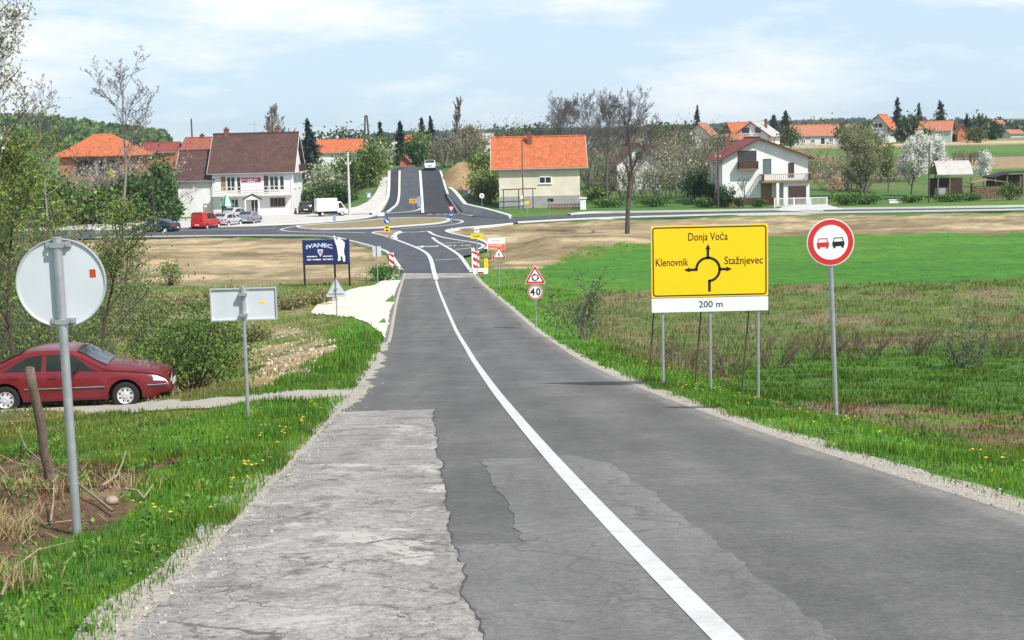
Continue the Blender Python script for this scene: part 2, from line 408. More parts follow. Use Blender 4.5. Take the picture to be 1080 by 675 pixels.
Z_LDIRT = xpoly([(-400,262),(100,253),(150,250),(340,251),(370,256),(410,268),(424,283),(420,289),(380,297),(250,296),(130,300),(-400,306)])
Z_LPATCH = zpoly([(262,352),(300,344),(340,350),(362,362),(352,384),(318,404),(270,412),(258,390)])
Z_LDITCH = zpoly([(-60,490),(20,480),(62,490),(120,500),(150,492),(180,482),(188,498),(166,530),(126,556),(70,568),(24,590),(-60,612)])
Z_RFAR1 = [(66, 255), (66, 330), (260, 330), (260, 255)]
def zones(x, y):
    """albedo of the soil and the sward, and how tall / how dense the plants stand"""
    n1 = fnoise(x, y, 3.0, 31); n2 = fnoise(x, y, .8, 33, 2); n3 = fnoise(x, y, 14, 35)
    wob = np.clip(.02 * y, .25, 1.8)
    jx = x + (n1 - .5) * wob * 3.2 + (n2 - .5) * wob * .9; jy = y + (fnoise(x, y, 3.0, 41) - .5) * wob * 3.2
    n = len(x); c = np.empty((n, 3)); hgt = np.full(n, .11); den = np.ones(n)
    def put(k, col, h_=None, d_=None):
        c[k] = col[k] if getattr(col, 'shape', (3,)) != (3,) else col
        if h_ is not None: hgt[k] = h_
        if d_ is not None: den[k] = d_
    def mixc(a, b, t): return a[None] * (1 - t[:, None]) + b[None] * t[:, None]
    t = np.clip((n1 - .35) * 2.2, 0, 1)
    put(np.ones(n, bool), mixc(GREEN, MEADOW, t))
    l = edgeL(np.minimum(y, 100)); r = edgeR(np.minimum(y, 100)); uL = l - x; uR = x - r
    k = (uL > 0) & (y > 22) & (y < 100)
    tt = np.clip((n1 - .42) * 4.5, 0, 1) * sstep(1.2, 5.5, uL) * sstep(22, 32, y)
    put(k, mixc(MEADOW, DRY, tt * .85), None); den[k] = 1 - .3 * tt[k]
    k = inpoly(jx, jy, Z_LPATCH); put(k, mixc(DIRT2 * .85, MEADOW, np.clip((n1 - .48) * 5, 0, 1)), .08, .45)
    k = inpoly(jx, jy, Z_RDARK); put(k, mixc(GREEN * .78, np.array((.11, .14, .03)), np.clip((n1 - .68) * 3.5, 0, 1)), .11, .9)
    k = inpoly(jx, jy, Z_RFIELD); put(k, mixc(FIELD, FIELD * np.array((1.5, 1.15, 1.3)), np.clip((n3 - .4) * 3, 0, 1)), .06, .10); c[k] *= (.72 + .56 * fnoise(x[k] * .2, y[k] + .12 * x[k], 1.6, 55, 4))[:, None]
    k = inpoly(jx, jy, Z_RSCRUB); put(k, mixc(DRY * np.array((.80, .78, .82)), np.array((.115, .165, .04)), np.clip((n1 - .27) * 4.5, 0, 1)), .15, .9)
    k = inpoly(jx, jy, Z_RUST); put(k, mixc(RUST, MEADOW, np.clip((n2 - .46) * 6, 0, 1)), .10, .5)
    # fresh green verge right beside the tarmac
    k = (uR > 0) & (uR < 1.5 + (n1 - .5) * 1.4) & (y < 100); put(k, mixc(GREEN, GREEN * 1.3, t), .11, 1.)
    k = (uL > 0) & (uL < 1.6 + (n1 - .5) * 2.2) & (y < 96); put(k, mixc(GREEN * .9, GREEN * 1.25, t), .16, 1.)
    k = inpoly(jx, jy, Z_LDITCH); put(k, mixc(BROWN * .85, DIRT * .75, np.clip((n2 - .55) * 4, 0, 1)), .09, .26)
    k = inpoly(jx, jy, Z_RDIRT) | inpoly(jx, jy, Z_LDIRT)
    streak = fnoise(x * .25, y, 2.4, 51); tt = np.clip((streak - .4) * 4, 0, 1)
    put(k, mixc(DIRT * np.array((.66, .68, .64)), DIRT2, tt), .1, .02); k2 = k & (n1 > .56); c[k2] *= .72; k2 = k & (n3 > .55) & (n2 > .45); c[k2] = c[k2] * .6 + np.array((.14, .13, .05)) * .4
    # land beyond the roundabout: lawns, ploughed strips
    far = y > 182
    put(far, mixc(np.array((.07, .16, .03)), np.array((.14, .17, .05)), np.clip((n3 - .4) * 3, 0, 1)), .1, .0)
    k = far & (x > 62) & (y > 236) & (x < 300)
    st = np.sin((y - .10 * x) * .075 + 1.2) + (n1 - .5) * .5
    put(k & (st > .35), DIRT * .80, None, 0); put(k & (st < -.6), np.array((.09, .20, .03)), None, 0)
    k = far & (x > 45) & (y > 343 + (n1 - .5) * 3) & (y < 362); put(k, DIRT2, None, 0)
    k = far & (x > 20) & (x < 62) & (y > 232) & (n3 > .46); put(k, np.array((.25, .20, .09)), None, 0)
    return c, hgt, den

# ------------------------------------------------------------------ ground: one sheet to the horizon
def build_ground():
    ys = [-25.0]
    while ys[-1] < 5200:
        y = ys[-1]
        ys.append(y + (.30 if y < 6 else .0115 * y + .16 if y < 130 else .012 * y))
    ys = np.array(ys); u = np.linspace(-1, 1, 301); u = np.sign(u) * (np.abs(u) * .72 + .28 * np.abs(u) ** 3)
    wid = 16 + np.maximum(ys, 0) * .62
    X = u[None, :] * wid[:, None] - np.interp(ys, [0, 150], [0, 6])[:, None]; Y = np.repeat(ys[:, None], 301, 1)
    x = X.ravel(); y = Y.ravel(); z = H(x, y); c, _, _ = zones(x, y)
    R_, C_ = X.shape; i = (np.arange(R_ - 1)[:, None] * C_ + np.arange(C_ - 1)[None, :]).ravel()
    fc = np.stack([i, i + 1, i + C_ + 1, i + C_], 1)
    me = smooth(np_mesh('ground', np.stack([x, y, z], 1), fc, None, c))
    M = attr_mat('ground_soil', rough=.95); t = M.node_tree; b = t.nodes['Principled BSDF']
    a = next(q for q in t.nodes if q.type == 'ATTRIBUTE'); ge = t.nodes.new('ShaderNodeNewGeometry')
    val = None
    for sc, lo, hi in ((.9, .72, 1.25), (7.0, .62, 1.32), (45.0, .7, 1.28)):
        n = t.nodes.new('ShaderNodeTexNoise'); n.inputs['Scale'].default_value = sc; n.inputs['Detail'].default_value = 5; n.inputs['Roughness'].default_value = .7
        t.links.new(ge.outputs['Position'], n.inputs['Vector'])
        mr = t.nodes.new('ShaderNodeMapRange'); mr.inputs['From Min'].default_value = .3; mr.inputs['From Max'].default_value = .7
        mr.inputs['To Min'].default_value = lo; mr.inputs['To Max'].default_value = hi; t.links.new(n.outputs['Fac'], mr.inputs['Value'])
        if val is None: val = mr.outputs['Result']
        else:
            mu = t.nodes.new('ShaderNodeMath'); mu.operation = 'MULTIPLY'; t.links.new(val, mu.inputs[0]); t.links.new(mr.outputs['Result'], mu.inputs[1]); val = mu.outputs[0]
        last = n
    hs = t.nodes.new('ShaderNodeHueSaturation'); t.links.new(a.outputs['Color'], hs.inputs['Color']); t.links.new(val, hs.inputs['Value'])
    t.links.new(hs.outputs['Color'], b.inputs['Base Color'])
    bp = t.nodes.new('ShaderNodeBump'); bp.inputs['Strength'].default_value = .6; bp.inputs['Distance'].default_value = .04
    t.links.new(last.outputs['Fac'], bp.inputs['Height']); t.links.new(bp.outputs['Normal'], b.inputs['Normal'])
    return link('ground', me, M, kind='structure')
build_ground()

# ------------------------------------------------------------------ asphalt materials
def asphalt(name, col, var, crack=0.0, blotch=None, crack_scale=1.1, tracks=False):
    M = bpy.data.materials.new(name); M.use_nodes = True; t = M.node_tree; b = t.nodes['Principled BSDF']
    b.inputs['Roughness'].default_value = .88; b.inputs['Specular IOR Level'].default_value = .35
    ge = t.nodes.new('ShaderNodeNewGeometry'); pos = ge.outputs['Position']
    def noise(sc, det=5, vec=pos, dist=0.0, rgh=.6):
        n = t.nodes.new('ShaderNodeTexNoise'); n.inputs['Scale'].default_value = sc; n.inputs['Detail'].default_value = det; n.inputs['Distortion'].default_value = dist; n.inputs['Roughness'].default_value = rgh
        t.links.new(vec, n.inputs['Vector']); return n
    def ramp(fac, p0, c0, p1, c1):
        r = t.nodes.new('ShaderNodeValToRGB'); r.color_ramp.elements[0].position = p0; r.color_ramp.elements[1].position = p1
        r.color_ramp.elements[0].color = (*c0, 1); r.color_ramp.elements[1].color = (*c1, 1); t.links.new(fac, r.inputs['Fac']); return r.outputs['Color']
    def mul(a_, b_, f_=1.0):
        q = t.nodes.new('ShaderNodeMix'); q.data_type = 'RGBA'; q.blend_type = 'MULTIPLY'; q.inputs['Factor'].default_value = f_
        t.links.new(a_, q.inputs['A']); t.links.new(b_, q.inputs['B']); return q.outputs['Result']
    big = noise(.45, 6)
    mpn = t.nodes.new('ShaderNodeMapping'); mpn.inputs['Scale'].default_value = (1.6, .12, 1); t.links.new(pos, mpn.inputs['Vector'])
    lane = noise(1.0, 4, mpn.outputs['Vector'])
    c = ramp(big.outputs['Fac'], .3, tuple(q * (1 - var) for q in col), .7, tuple(q * (1 + var) for q in col))
    c = mul(c, ramp(lane.outputs['Fac'], .3, (.82,) * 3, .7, (1.12,) * 3))
    fine = noise(90, 3, rgh=.8); c = mul(c, ramp(fine.outputs['Fac'], .3, (.72,) * 3, .72, (1.25,) * 3))
    mid = noise(9, 6, rgh=.8); c = mul(c, ramp(mid.outputs['Fac'], .3, (.78,) * 3, .7, (1.2,) * 3)); gr2 = noise(34, 4, rgh=.8); c = mul(c, ramp(gr2.outputs['Fac'], .32, (.74,) * 3, .68, (1.2,) * 3))
    hgt = fine.outputs['Fac']
    if blotch:
        dk = noise(1.7, 9, rgh=.72, dist=.8); c = mul(c, ramp(dk.outputs['Fac'], .50, (1.05,) * 3, .64, (.62, .61, .60)))
        cr2 = noise(22, 6, rgh=.8); c = mul(c, ramp(cr2.outputs['Fac'], .36, (.62,) * 3, .55, (1.08,) * 3))
        bn = noise(1.0, 8, rgh=.72, dist=.6)
        mk = ramp(bn.outputs['Fac'], .555, (0, 0, 0), .60, (1, 1, 1))
        q = t.nodes.new('ShaderNodeMix'); q.data_type = 'RGBA'; t.links.new(mk, q.inputs['Factor']); t.links.new(c, q.inputs['A']); q.inputs['B'].default_value = (*blotch, 1)
        c = mul(q.outputs['Result'], ramp(fine.outputs['Fac'], .3, (.8,) * 3, .7, (1.1,) * 3), .5)
    if crack:
        wn = noise(1.6, 5); av = t.nodes.new('ShaderNodeVectorMath'); av.operation = 'MULTIPLY_ADD'; t.links.new(wn.outputs['Color'], av.inputs[0]); av.inputs[1].default_value = (.9, .9, 0); t.links.new(pos, av.inputs[2])
        for sc, wd, thr in ((crack_scale, .009, .43), (crack_scale * 4.2, .020, .50)):
            vo = t.nodes.new('ShaderNodeTexVoronoi'); vo.feature = 'DISTANCE_TO_EDGE'; vo.inputs['Scale'].default_value = sc; t.links.new(av.outputs[0], vo.inputs['Vector'])
            ck = ramp(vo.outputs['Distance'], wd * .42, (0,) * 3, wd * 1.25, (1,) * 3)
            ms = noise(.55 if sc < 2 else .9, 4); mk = ramp(ms.outputs['Fac'], thr - .02, (1,) * 3, thr + .05, (0,) * 3)
            q = t.nodes.new('ShaderNodeMix'); q.data_type = 'RGBA'; q.blend_type = 'LIGHTEN'; q.inputs['Factor'].default_value = 1
            t.links.new(ck, q.inputs['A']); t.links.new(mk, q.inputs['B'])
            q2 = t.nodes.new('ShaderNodeMix'); q2.data_type = 'RGBA'; t.links.new(q.outputs['Result'], q2.inputs['Factor']); q2.inputs['A'].default_value = (.125, .118, .108, 1); t.links.new(c, q2.inputs['B'])
            c = q2.outputs['Result']
    if tracks:
        at_ = t.nodes.new('ShaderNodeAttribute'); at_.attribute_name = 'Col'; sc_ = t.nodes.new('ShaderNodeSeparateColor'); t.links.new(at_.outputs['Color'], sc_.inputs['Color'])
        ln = noise(2.2, 6, rgh=.7); wob = t.nodes.new('ShaderNodeMath'); wob.operation = 'MULTIPLY_ADD'; t.links.new(ln.outputs['Fac'], wob.inputs[0]); wob.inputs[1].default_value = .06; t.links.new(sc_.outputs['Red'], wob.inputs[2])
        tr = t.nodes.new('ShaderNodeValToRGB'); e = tr.color_ramp.elements; e[0].position = .03; e[0].color = (1.7, 1.66, 1.55, 1); e[1].position = .985; e[1].color = (1.5, 1.46, 1.38, 1)
        for p_, v_ in ((.055, 1.0), (.14, .88), (.25, 1.03), (.38, .86), (.5, 1.07), (.62, .88), (.75, 1.05), (.88, .9), (.96, 1.02)): q = e.new(p_); q.color = (v_, v_, v_, 1)
        t.links.new(wob.outputs[0], tr.inputs['Fac']); c = mul(c, tr.outputs['Color'])
        sp = noise(3.3, 8, rgh=.75, dist=1.2); c = mul(c, ramp(sp.outputs['Fac'], .60, (1, 1, 1), .70, (.70, .69, .68)))
        dn = noise(.9, 7, rgh=.8); c = mul(c, ramp(dn.outputs['Fac'], .52, (1, 1, 1), .68, (1.22, 1.2, 1.15)))
    t.links.new(c, b.inputs['Base Color'])
    bp = t.nodes.new('ShaderNodeBump'); bp.inputs['Strength'].default_value = .35; bp.inputs['Distance'].default_value = .008
    t.links.new(hgt, bp.inputs['Height']); t.links.new(bp.outputs['Normal'], b.inputs['Normal'])
    MATS[name] = M; return M
A_MAIN = asphalt('grey_asphalt', (.142, .139, .132), .14, crack=0, tracks=True)
A_OLD = asphalt('old_pale_asphalt', (.345, .33, .305), .16, crack=1, blotch=(.47, .445, .395), crack_scale=.9)
A_WORN = asphalt('worn_asphalt', (.19, .186, .177), .2, crack=1, crack_scale=.7)
A_NEW = asphalt('new_asphalt', (.082, .090, .102), .12)
A_DARK = asphalt('fresh_black_asphalt', (.045, .050, .058), .1)
GRAVEL = mat('pale_gravel', (.55, .51, .44), .95, col2=(.30, .265, .21), scale=26, bump=1.0, bscale=60)
CONCRETE = mat('pale_concrete', (.60, .575, .53), .9, col2=(.46, .44, .40), scale=1.2, bump=.2, bscale=30)
KERB = mat('white_kerb_concrete', (.68, .67, .64), .85, var=.08, scale=3)
PAINT = mat('white_road_paint', (.68, .68, .66), .7, col2=(.50, .50, .48), scale=5)
_t = PAINT.node_tree; _b = _t.nodes['Principled BSDF']; _r = next(q for q in _t.nodes if q.type == 'VALTORGB'); _n = _t.nodes.new('ShaderNodeTexNoise'); _n.inputs['Scale'].default_value = 14; _n.inputs['Detail'].default_value = 9; _n.inputs['Roughness'].default_value = .8
_g = _t.nodes.new('ShaderNodeNewGeometry'); _t.links.new(_g.outputs['Position'], _n.inputs['Vector']); _k = _t.nodes.new('ShaderNodeValToRGB'); _k.color_ramp.elements[0].position = .57; _k.color_ramp.elements[1].position = .66; _t.links.new(_n.outputs['Fac'], _k.inputs['Fac'])
_m = _t.nodes.new('ShaderNodeMix'); _m.data_type = 'RGBA'; _t.links.new(_k.outputs['Color'], _m.inputs['Factor']); _t.links.new(_r.outputs['Color'], _m.inputs['A']); _m.inputs['B'].default_value = (.33, .33, .32, 1); _t.links.new(_m.outputs['Result'], _b.inputs['Base Color'])
YPAINT = mat('yellow_road_paint', (.72, .62, .30), .7, var=.1)

def zroad(x, y): return float(prof(y)) + .012
# the old road: ribbon between the two edges, with a slight crown and a ragged rim
def build_road():
    ys = np.concatenate([np.arange(-25, 20, .25), np.arange(20, 60, .5), np.arange(60, 111, .8)])
    V = []; Fc = []; nx = 17
    for y in ys:
        l, r = float(edgeL(y)) + .02, float(edgeR(y))
        l += (fnoise(np.array([0.]), np.array([y]), .8, 61)[0] - .5) * .14; r += (fnoise(np.array([9.]), np.array([y]), .7, 62)[0] - .5) * .14
        for k in range(nx):
            t = k / (nx - 1); V.append((l + (r - l) * t, y, float(prof(y)) + .012))
    for j in range(len(ys) - 1):
        for k in range(nx - 1): a = j * nx + k; Fc.append((a, a + 1, a + nx + 1, a + nx))
    tt_ = np.tile(np.linspace(0, 1, nx), len(ys)); me = smooth(np_mesh('road', np.array(V), np.array(Fc), None, np.stack([tt_] * 3, 1))); link('road', me, A_MAIN, kind='structure')
    for nm, ef, sgn, wd in (('gravel_shoulder', edgeL, -1, .30), ('gravel_shoulder', edgeR, 1, .26)):
        V = []; Fc = []; n = 7
        for y in ys:
            e = float(ef(y)) + (.22 + (fnoise(np.array([7.]), np.array([y]), .9, 68)[0] - .5) * .5 if sgn < 0 else -.1)
            far = np.interp(y, [0, 20, 50, 110], [1, .85, .6, .5])
            nz_ = fnoise(np.array([3. * sgn]), np.array([y]), 1.6, 63)[0] - .5
            e2 = float(ef(y)) + sgn * (wd * far + nz_ * .42 * (1 if y < 60 else .4))
            if sgn < 0: e2 = float(ef(y)) - .16 + nz_ * .4 - (.3 if 27.4 < y < 32 else 0)
            if sgn < 0 and 53 < y < 106: e, e2 = float(ef(y)) + .30, float(ef(y)) + .05
            for k in range(n):
                t = k / (n - 1); x = e + (e2 - e) * t
                z0 = float(prof(y)) + .012 + .010 * math.sin(math.pi * t) - .03 * t * t
                V.append((x, y, max(z0, (h1(x, y) + .012) if t > .35 else -9)))
        for j in range(len(ys) - 1):
            for k in range(n - 1):
                a = j * n + k; q = (a, a + 1, a + n + 1, a + n); Fc.append(q if sgn > 0 else q[::-1])
        link(nm, smooth(np_mesh(nm, np.array(V), np.array(Fc))), GRAVEL, kind='structure')
build_road()

def ragged(poly, amp, step, seed):
    """densify and wear the outline of a patch"""
    q = []
    for i in range(len(poly)):
        a, b = Vector(poly[i]), Vector(poly[(i + 1) % len(poly)]); L = (b - a).length; k = max(1, int(L / step))
        for j in range(k):
            p = a.lerp(b, j / k); n1 = fnoise(np.array([p.x]), np.array([p.y]), step * 4, seed, 3)[0] - .5; n2 = fnoise(np.array([p.x]), np.array([p.y]), step * 4, seed + 40, 3)[0] - .5
            q.append((p.x + n1 * amp, p.y + n2 * amp * 1.6))
    return q
HR = lambda x, y: prof(y) + .012
def road_px(l): return [on_prof(*p) for p in l]
old_px = [(457,433),(461,470),(470,535),(484,600),(514,690),(540,760),(30,760),(132,676),(208,600),(278,525),(322,478),(358,436),(410,434)]
old_w = ragged(ragged(road_px(old_px), .10, .16, 71), .06, .05, 72)
link('old_asphalt_patch', drape(old_w, .0055, .5, HR), A_OLD, kind='structure')
def seam(poly, zoff, lo, hi):
    rr = random.Random(len(poly)); pts = [p for p in poly] ; w_ = [max(.004, rr.gauss(.009, .008)) for _ in pts]
    link('tar_seam', ribbon(pts[lo:hi], w_[lo:hi], lambda x, y: float(prof(y)) + .012 + zoff), TAR, kind='structure')
TAR = mat('tar_seam', (.085, .082, .078), .8, var=.2)
worn_px = [(506,487),(560,484),(600,481),(640,490),(690,522),(760,577),(880,676),(1000,770),(520,770),(500,690),(474,610),(468,577),(552,574),(536,540)]
worn_w = ragged(ragged(road_px(worn_px), .12, .16, 75), .07, .05, 76)
link('worn_asphalt_patch', drape(worn_w, .0040, .5, HR), A_WORN, kind='structure')
near_ = [i for i, p in enumerate(old_w) if p[0] > -.75]; seam(old_w, .0075, 0, max(i for i in near_ if i < len(old_w) // 2))
# pale old seal strip near the foot of the hill, where new meets old
link('worn_asphalt_patch', drape([(float(edgeL(y)) + .3, y) for y in (97.5, 107)] + [(float(edgeR(y)) - .1, y) for y in (107, 97.5)], .006, 1.0, HR), A_OLD, kind='structure')

# centre line
ysl = list(np.arange(-10, 30, .5)) + list(np.arange(30, 97, 1.0))
link('centre_line', ribbon([(float(lineC(y)) , y) for y in ysl], .142, lambda x, y: float(prof(y)) + .0195), PAINT, kind='structure')

# gravel track to the parked car, pull-in at the roadside
trk = [hit(*p) for p in [(372,413),(335,417),(290,420),(240,424),(190,428)]]
trk_l = [(p.x, p.y) for p in trk] + [(-9.6, 34.6), (-14.5, 35.6), (-22, 36.5), (-34, 38)]
wid = [2.4, 1.9, 1.7, 1.7, 1.9, 2.4, 2.5, 2.5, 2.5]
def strip_poly(c, ws):
    P = [Vector(p) for p in c]; a = []; b = []
    for i, p in enumerate(P):
        d = (P[min(i + 1, len(P) - 1)] - P[max(i - 1, 0)]).normalized(); n = Vector((-d.y, d.x)) * ws[i] / 2; a.append(tuple(p + n)); b.append(tuple(p - n))
    return a + b[::-1]
link('gravel_track', drape(ragged(strip_poly(trk_l, wid), .5, .35, 81), .022, .45), GRAVEL, kind='structure')
pull = [hit(*p)[:2] for p in [(328,330),(338,318),(352,312),(395,301),(415,291),(422,287)]] + [(float(edgeL(y)) + .35, y) for y in (104, 98, 90, 80, 70, 60, 53)] + [hit(399,350)[:2], hit(388,341)[:2], hit(360,335)[:2]]
link('pull_in_paving', drape(ragged([tuple(p) for p in pull], .10, .6, 83), .035, .8), mat('cream_concrete', (.70, .66, .56), .9, col2=(.58, .54, .46), scale=.6, bump=.2, bscale=30), kind='structure')

# ------------------------------------------------------------------ roundabout: flat new asphalt, islands with kerbs, paint
ZA = .05
FL = lambda x, y: np.zeros_like(np.asarray(x, float))
new_px = [(423,288),(418,279),(411,268),(393,261.5),(368,255),(352,251.5),(334,250),(290,249.5),(200,250),(100,252),(-300,262),
          (-300,249),(150,242),(220,240.5),(290,238.6),(352,234.6),(387,230.8),(401,226.6),(470,225.5),(500,227.5),(538,229.5),(580,228),(620,226),(690,224.5),(800,222.5),(1080,219),(1500,208),
          (1500,214),(1080,222.5),(800,226.5),(640,231),(590,233.5),(545,236),(500,240.5),(479,242.5),(470,245),(477,248),(501,253),(512,257),(516,261),(512,265),(500,268.5),(489,270.5),(490,277),(497,288)]
new_w = [flat(*p) for p in new_px]
link('new_asphalt', drape(new_w, ZA, 3.0, FL), A_NEW, kind='structure')
# pale paved forecourt in front of the bar and the walk beside the uphill road
fore = [flat(*p) for p in [(-60,247),(100,242.5),(150,241.8),(220,240.3),(290,238.4),(352,234.4),(387,230.6),(400,226.6),(406,221),(392,214),(370,217),(330,219.5),(310,224),(200,231),(120,235),(-60,241)]]
link('forecourt_paving', drape(fore, .07, 2.0, FL), CONCRETE, kind='structure')
# driveway pad of the white house
drv = [flat(*p) for p in [(808,225.4),(893,222.4),(872,216.5),(826,219)]]
link('driveway', drape(drv, .12, 2.0, lambda x, y: H(x, y)), CONCRETE, kind='structure')

def isl(name, px, top_mat, k=2, hgt=.13, width=.32, soil=True):
    w_ = chaikin([flat(*p) for p in px], k)
    link('kerb', kerb_mesh(w_, width, hgt, lambda x, y: ZA, True), KERB, kind='structure')
    if soil:
        link(name, drape(w_, 0, 1.6, lambda x, y: ZA + hgt - .03 + .0 * x), top_mat, kind='structure')
SOIL = mat('island_soil', (.30, .235, .12), .95, col2=(.19, .16, .075), scale=.9, bump=.6, bscale=9)
isl('traffic_island', [(311,240),(322,243.2),(368,242.4),(403,241.2),(430,239.2),(457,237.2),(469,235.4),(475,233),(468,231),(448,230.6),(421,231),(401,232),(372,235.2),(345,237.2),(322,238.6)], SOIL)
isl('splitter_island', [(390,246.4),(401,249),(411,251.8),(416,249.5),(418,246.6),(424,245.3),(410,244.6)], SOIL, 1, .10, .25)
link('kerb', kerb_mesh(chaikin([flat(*p) for p in [(540,236.6),(524,238.4),(501,240.2),(479,242.2),(468.5,244.8),(477,247.8),(501,252.8),(512,256.4),(516.5,260.5),(512,264.6)]], 2, False), .3, .12, lambda x, y: .04), KERB, kind='structure')
def line_px(px, width, k=2, nm='lane_line', z=ZA + .006, m_=None, hf=None):
    w_ = chaikin([flat(*p) for p in px], k, False)
    return link(nm, ribbon(w_, width, hf or (lambda x, y: z)), m_ or PAINT, kind='structure')
line_px([(460,296),(458,289),(455,275),(451,268),(442,262.8),(427,257),(418,253.4),(412,251.6)], .30, 2, z=ZA + .012)
line_px([(418,252.6),(416,249),(420,246.4),(428,245.2),(440,245.5),(452,243.8),(455,247),(463,250),(479,253.2),(496,255.4),(508,258),(511,260.4),(504,263.4)], .32)
line_px([(456,251),(461,255.5),(474.5,262.8),(484.5,269.6),(488,274),(493.5,282),(498,288)], .28)
line_px([(295,243.4),(299,241.2),(322,237.4),(350,236)], .3)
line_px([(295,243),(310,245.2),(360,245.4),(385,246)], .35)
line_px([(423,241.6),(455,239.6),(480,237),(489,234.6),(486,232.6),(474,231.4)], .32)
line_px([(150,243.6),(200,243.2),(260,242.4),(292,241)], .3)
line_px([(459,275.2),(487,273.4)], .25, 0)
line_px([(467,257.2),(490,256)], .3, 0, 'bus_bay_line', m_=YPAINT); line_px([(480,263.8),(497,262.2)], .3, 0, 'bus_bay_line', m_=YPAINT)
for a_, b_ in (((450.5, 226.8), (455.5, 226.6)), ((459.5, 226.7), (464, 226.5)), ((467.5, 226.6), (472, 226.4)), ((478, 226.5), (480.5, 226.3))):
    line_px([a_, b_], 1.1, 0, 'give_way_dash', z=.085)
def arrow_mark():
    c = Vector(flat(455, 260.6)); b = MB()
    b.add([(c.x - 1.0 + u, c.y + v, ZA + .008) for u, v in [(-.35, 0), (.35, 1.3), (.35, .4), (1.2, .4), (1.6, 1.0), (1.6, -.2), (1.2, -.35), (.35, -.35), (.35, -1.3)]], [(0, 8, 7, 3, 2), (0, 2, 1), (3, 7, 6, 5, 4)])
    b.build('turn_arrow', PAINT, fix=True, kind='structure')
arrow_mark()
me = text_mesh('BUS', 1.7, .8); c0 = flat(482.5, 259.6)
for v in me.vertices: v.co = (v.co.x + c0[0], v.co.y * 1.1 + c0[1], ZA + .008)
link('bus_lettering', me, PAINT, kind='structure')
# kerb line between the right-hand street and the soil bank
rk = [flat(*p) for p in [(538,231.4),(545,236.0)]]
for px in ([(545,235.8),(590,233.2),(640,230.8),(700,229),(800,226.3),(1080,222.3),(1500,213.4)], [(600,227.4),(618,224.6),(690,224.2),(800,222.1),(1080,218.6),(1500,207.5)]):
    link('kerb', kerb_mesh(chaikin([flat(*p) for p in px], 2, False), .45, .16, lambda x, y: .04), KERB, kind='structure')
link('kerb', kerb_mesh(chaikin([flat(*p) for p in [(424,287),(418,278.6),(411,267.6),(393,261),(368,254.6),(352,251),(334,249.6),(290,249.1),(200,249.6),(100,251.6)]], 2, False), .25, .10, lambda x, y: .04), KERB, kind='structure')
link('kerb', kerb_mesh(chaikin([flat(*p) for p in [(100,243.4),(150,241.8),(220,240.3),(290,238.4),(352,234.4),(387,230.6),(399,227)]], 2, False), .3, .14, lambda x, y: .04), KERB, kind='structure')

# uphill road
HRD = lambda x, y: hillroad(y)
def hpx(l): return [on_prof(px, py, hillroad, 150, 420) for px, py in l]
def hsheet(name, lpx, rpx, off, m_):
    l = hpx(lpx); r = hpx(rpx)
    ys = np.concatenate([np.arange(max(l[0][1], r[0][1]), 238, 2.0), np.arange(238, 302, 8)]); V = []; Fc = []
    fx = lambda P, y: np.interp(y, [p[1] for p in P], [p[0] for p in P])
    for y in ys:
        for t in (0, .5, 1): V.append((fx(l, y) * (1 - t) + fx(r, y) * t, y, float(hillroad(y)) + off))
    for j in range(len(ys) - 1):
        for k in range(2): a = j * 3 + k; Fc.append((a, a + 1, a + 4, a + 3))
    link(name, smooth(np_mesh(name, np.array(V), np.array(Fc))), m_, kind='structure')
hsheet('uphill_road', [(400,226.4),(404,222),(408.5,214),(410.5,204),(412,180.5)], [(492,227),(483,220),(476,210),(471,200),(464.5,180.5)], .062, A_NEW)
hsheet('fresh_asphalt_lane', [(405,222.5),(409,214),(411,204),(412.6,181)], [(414,222.5),(419.5,215),(420.6,205),(421.2,181)], .068, A_DARK)
hsheet('fresh_asphalt_lane', [(447.5,225.2),(446.5,215),(445.8,205),(443.6,181)], [(485,226),(478,216),(471.4,206),(464,181)], .068, A_DARK)
def hline(px, width, hgt=0, nm='lane_line'):
    p = chaikin(hpx(px), 1, False)
    if hgt: link(nm, kerb_mesh(p, width, hgt, lambda x, y: float(hillroad(y)) + .06), KERB, kind='structure')
    else: link(nm, ribbon(p, width, lambda x, y: float(hillroad(y)) + .075), PAINT, kind='structure')
hline([(407.8,225.4),(414,220.5),(419,216.5),(420.8,209),(421.2,200),(421.6,181)], .30, .12, 'kerb')
hline([(446,226),(445.5,219),(445,209),(443,181)], .36, .12, 'kerb')
hline([(499,229),(486,226.6),(479,216.8),(472,206.6),(464.3,181)], .28, .12, 'kerb')
_e = hpx([(399,226.4),(404,222),(408.3,214),(410.2,204),(411,190)]); _fx = lambda y: float(np.interp(y, [p[1] for p in _e], [p[0] for p in _e]))
_yy = list(np.arange(187, 226, 3.0)); _wd = lambda y: float(np.interp(y, [187, 192, 200, 210, 226], [7, 4.2, 2.4, 1.6, 1.2]))
link('forecourt_paving', drape([(_fx(y) - .1, y) for y in _yy] + [(_fx(y) - _wd(y), y) for y in _yy[::-1]], .2, 1.5), CONCRETE, kind='structure')
hline([(391,227),(401,222),(407,214),(410,206),(410.6,181)], .4, .2, 'kerb')
hline([(403,225.8),(425,224.6),(440,222.8),(445,219.5)], .35)
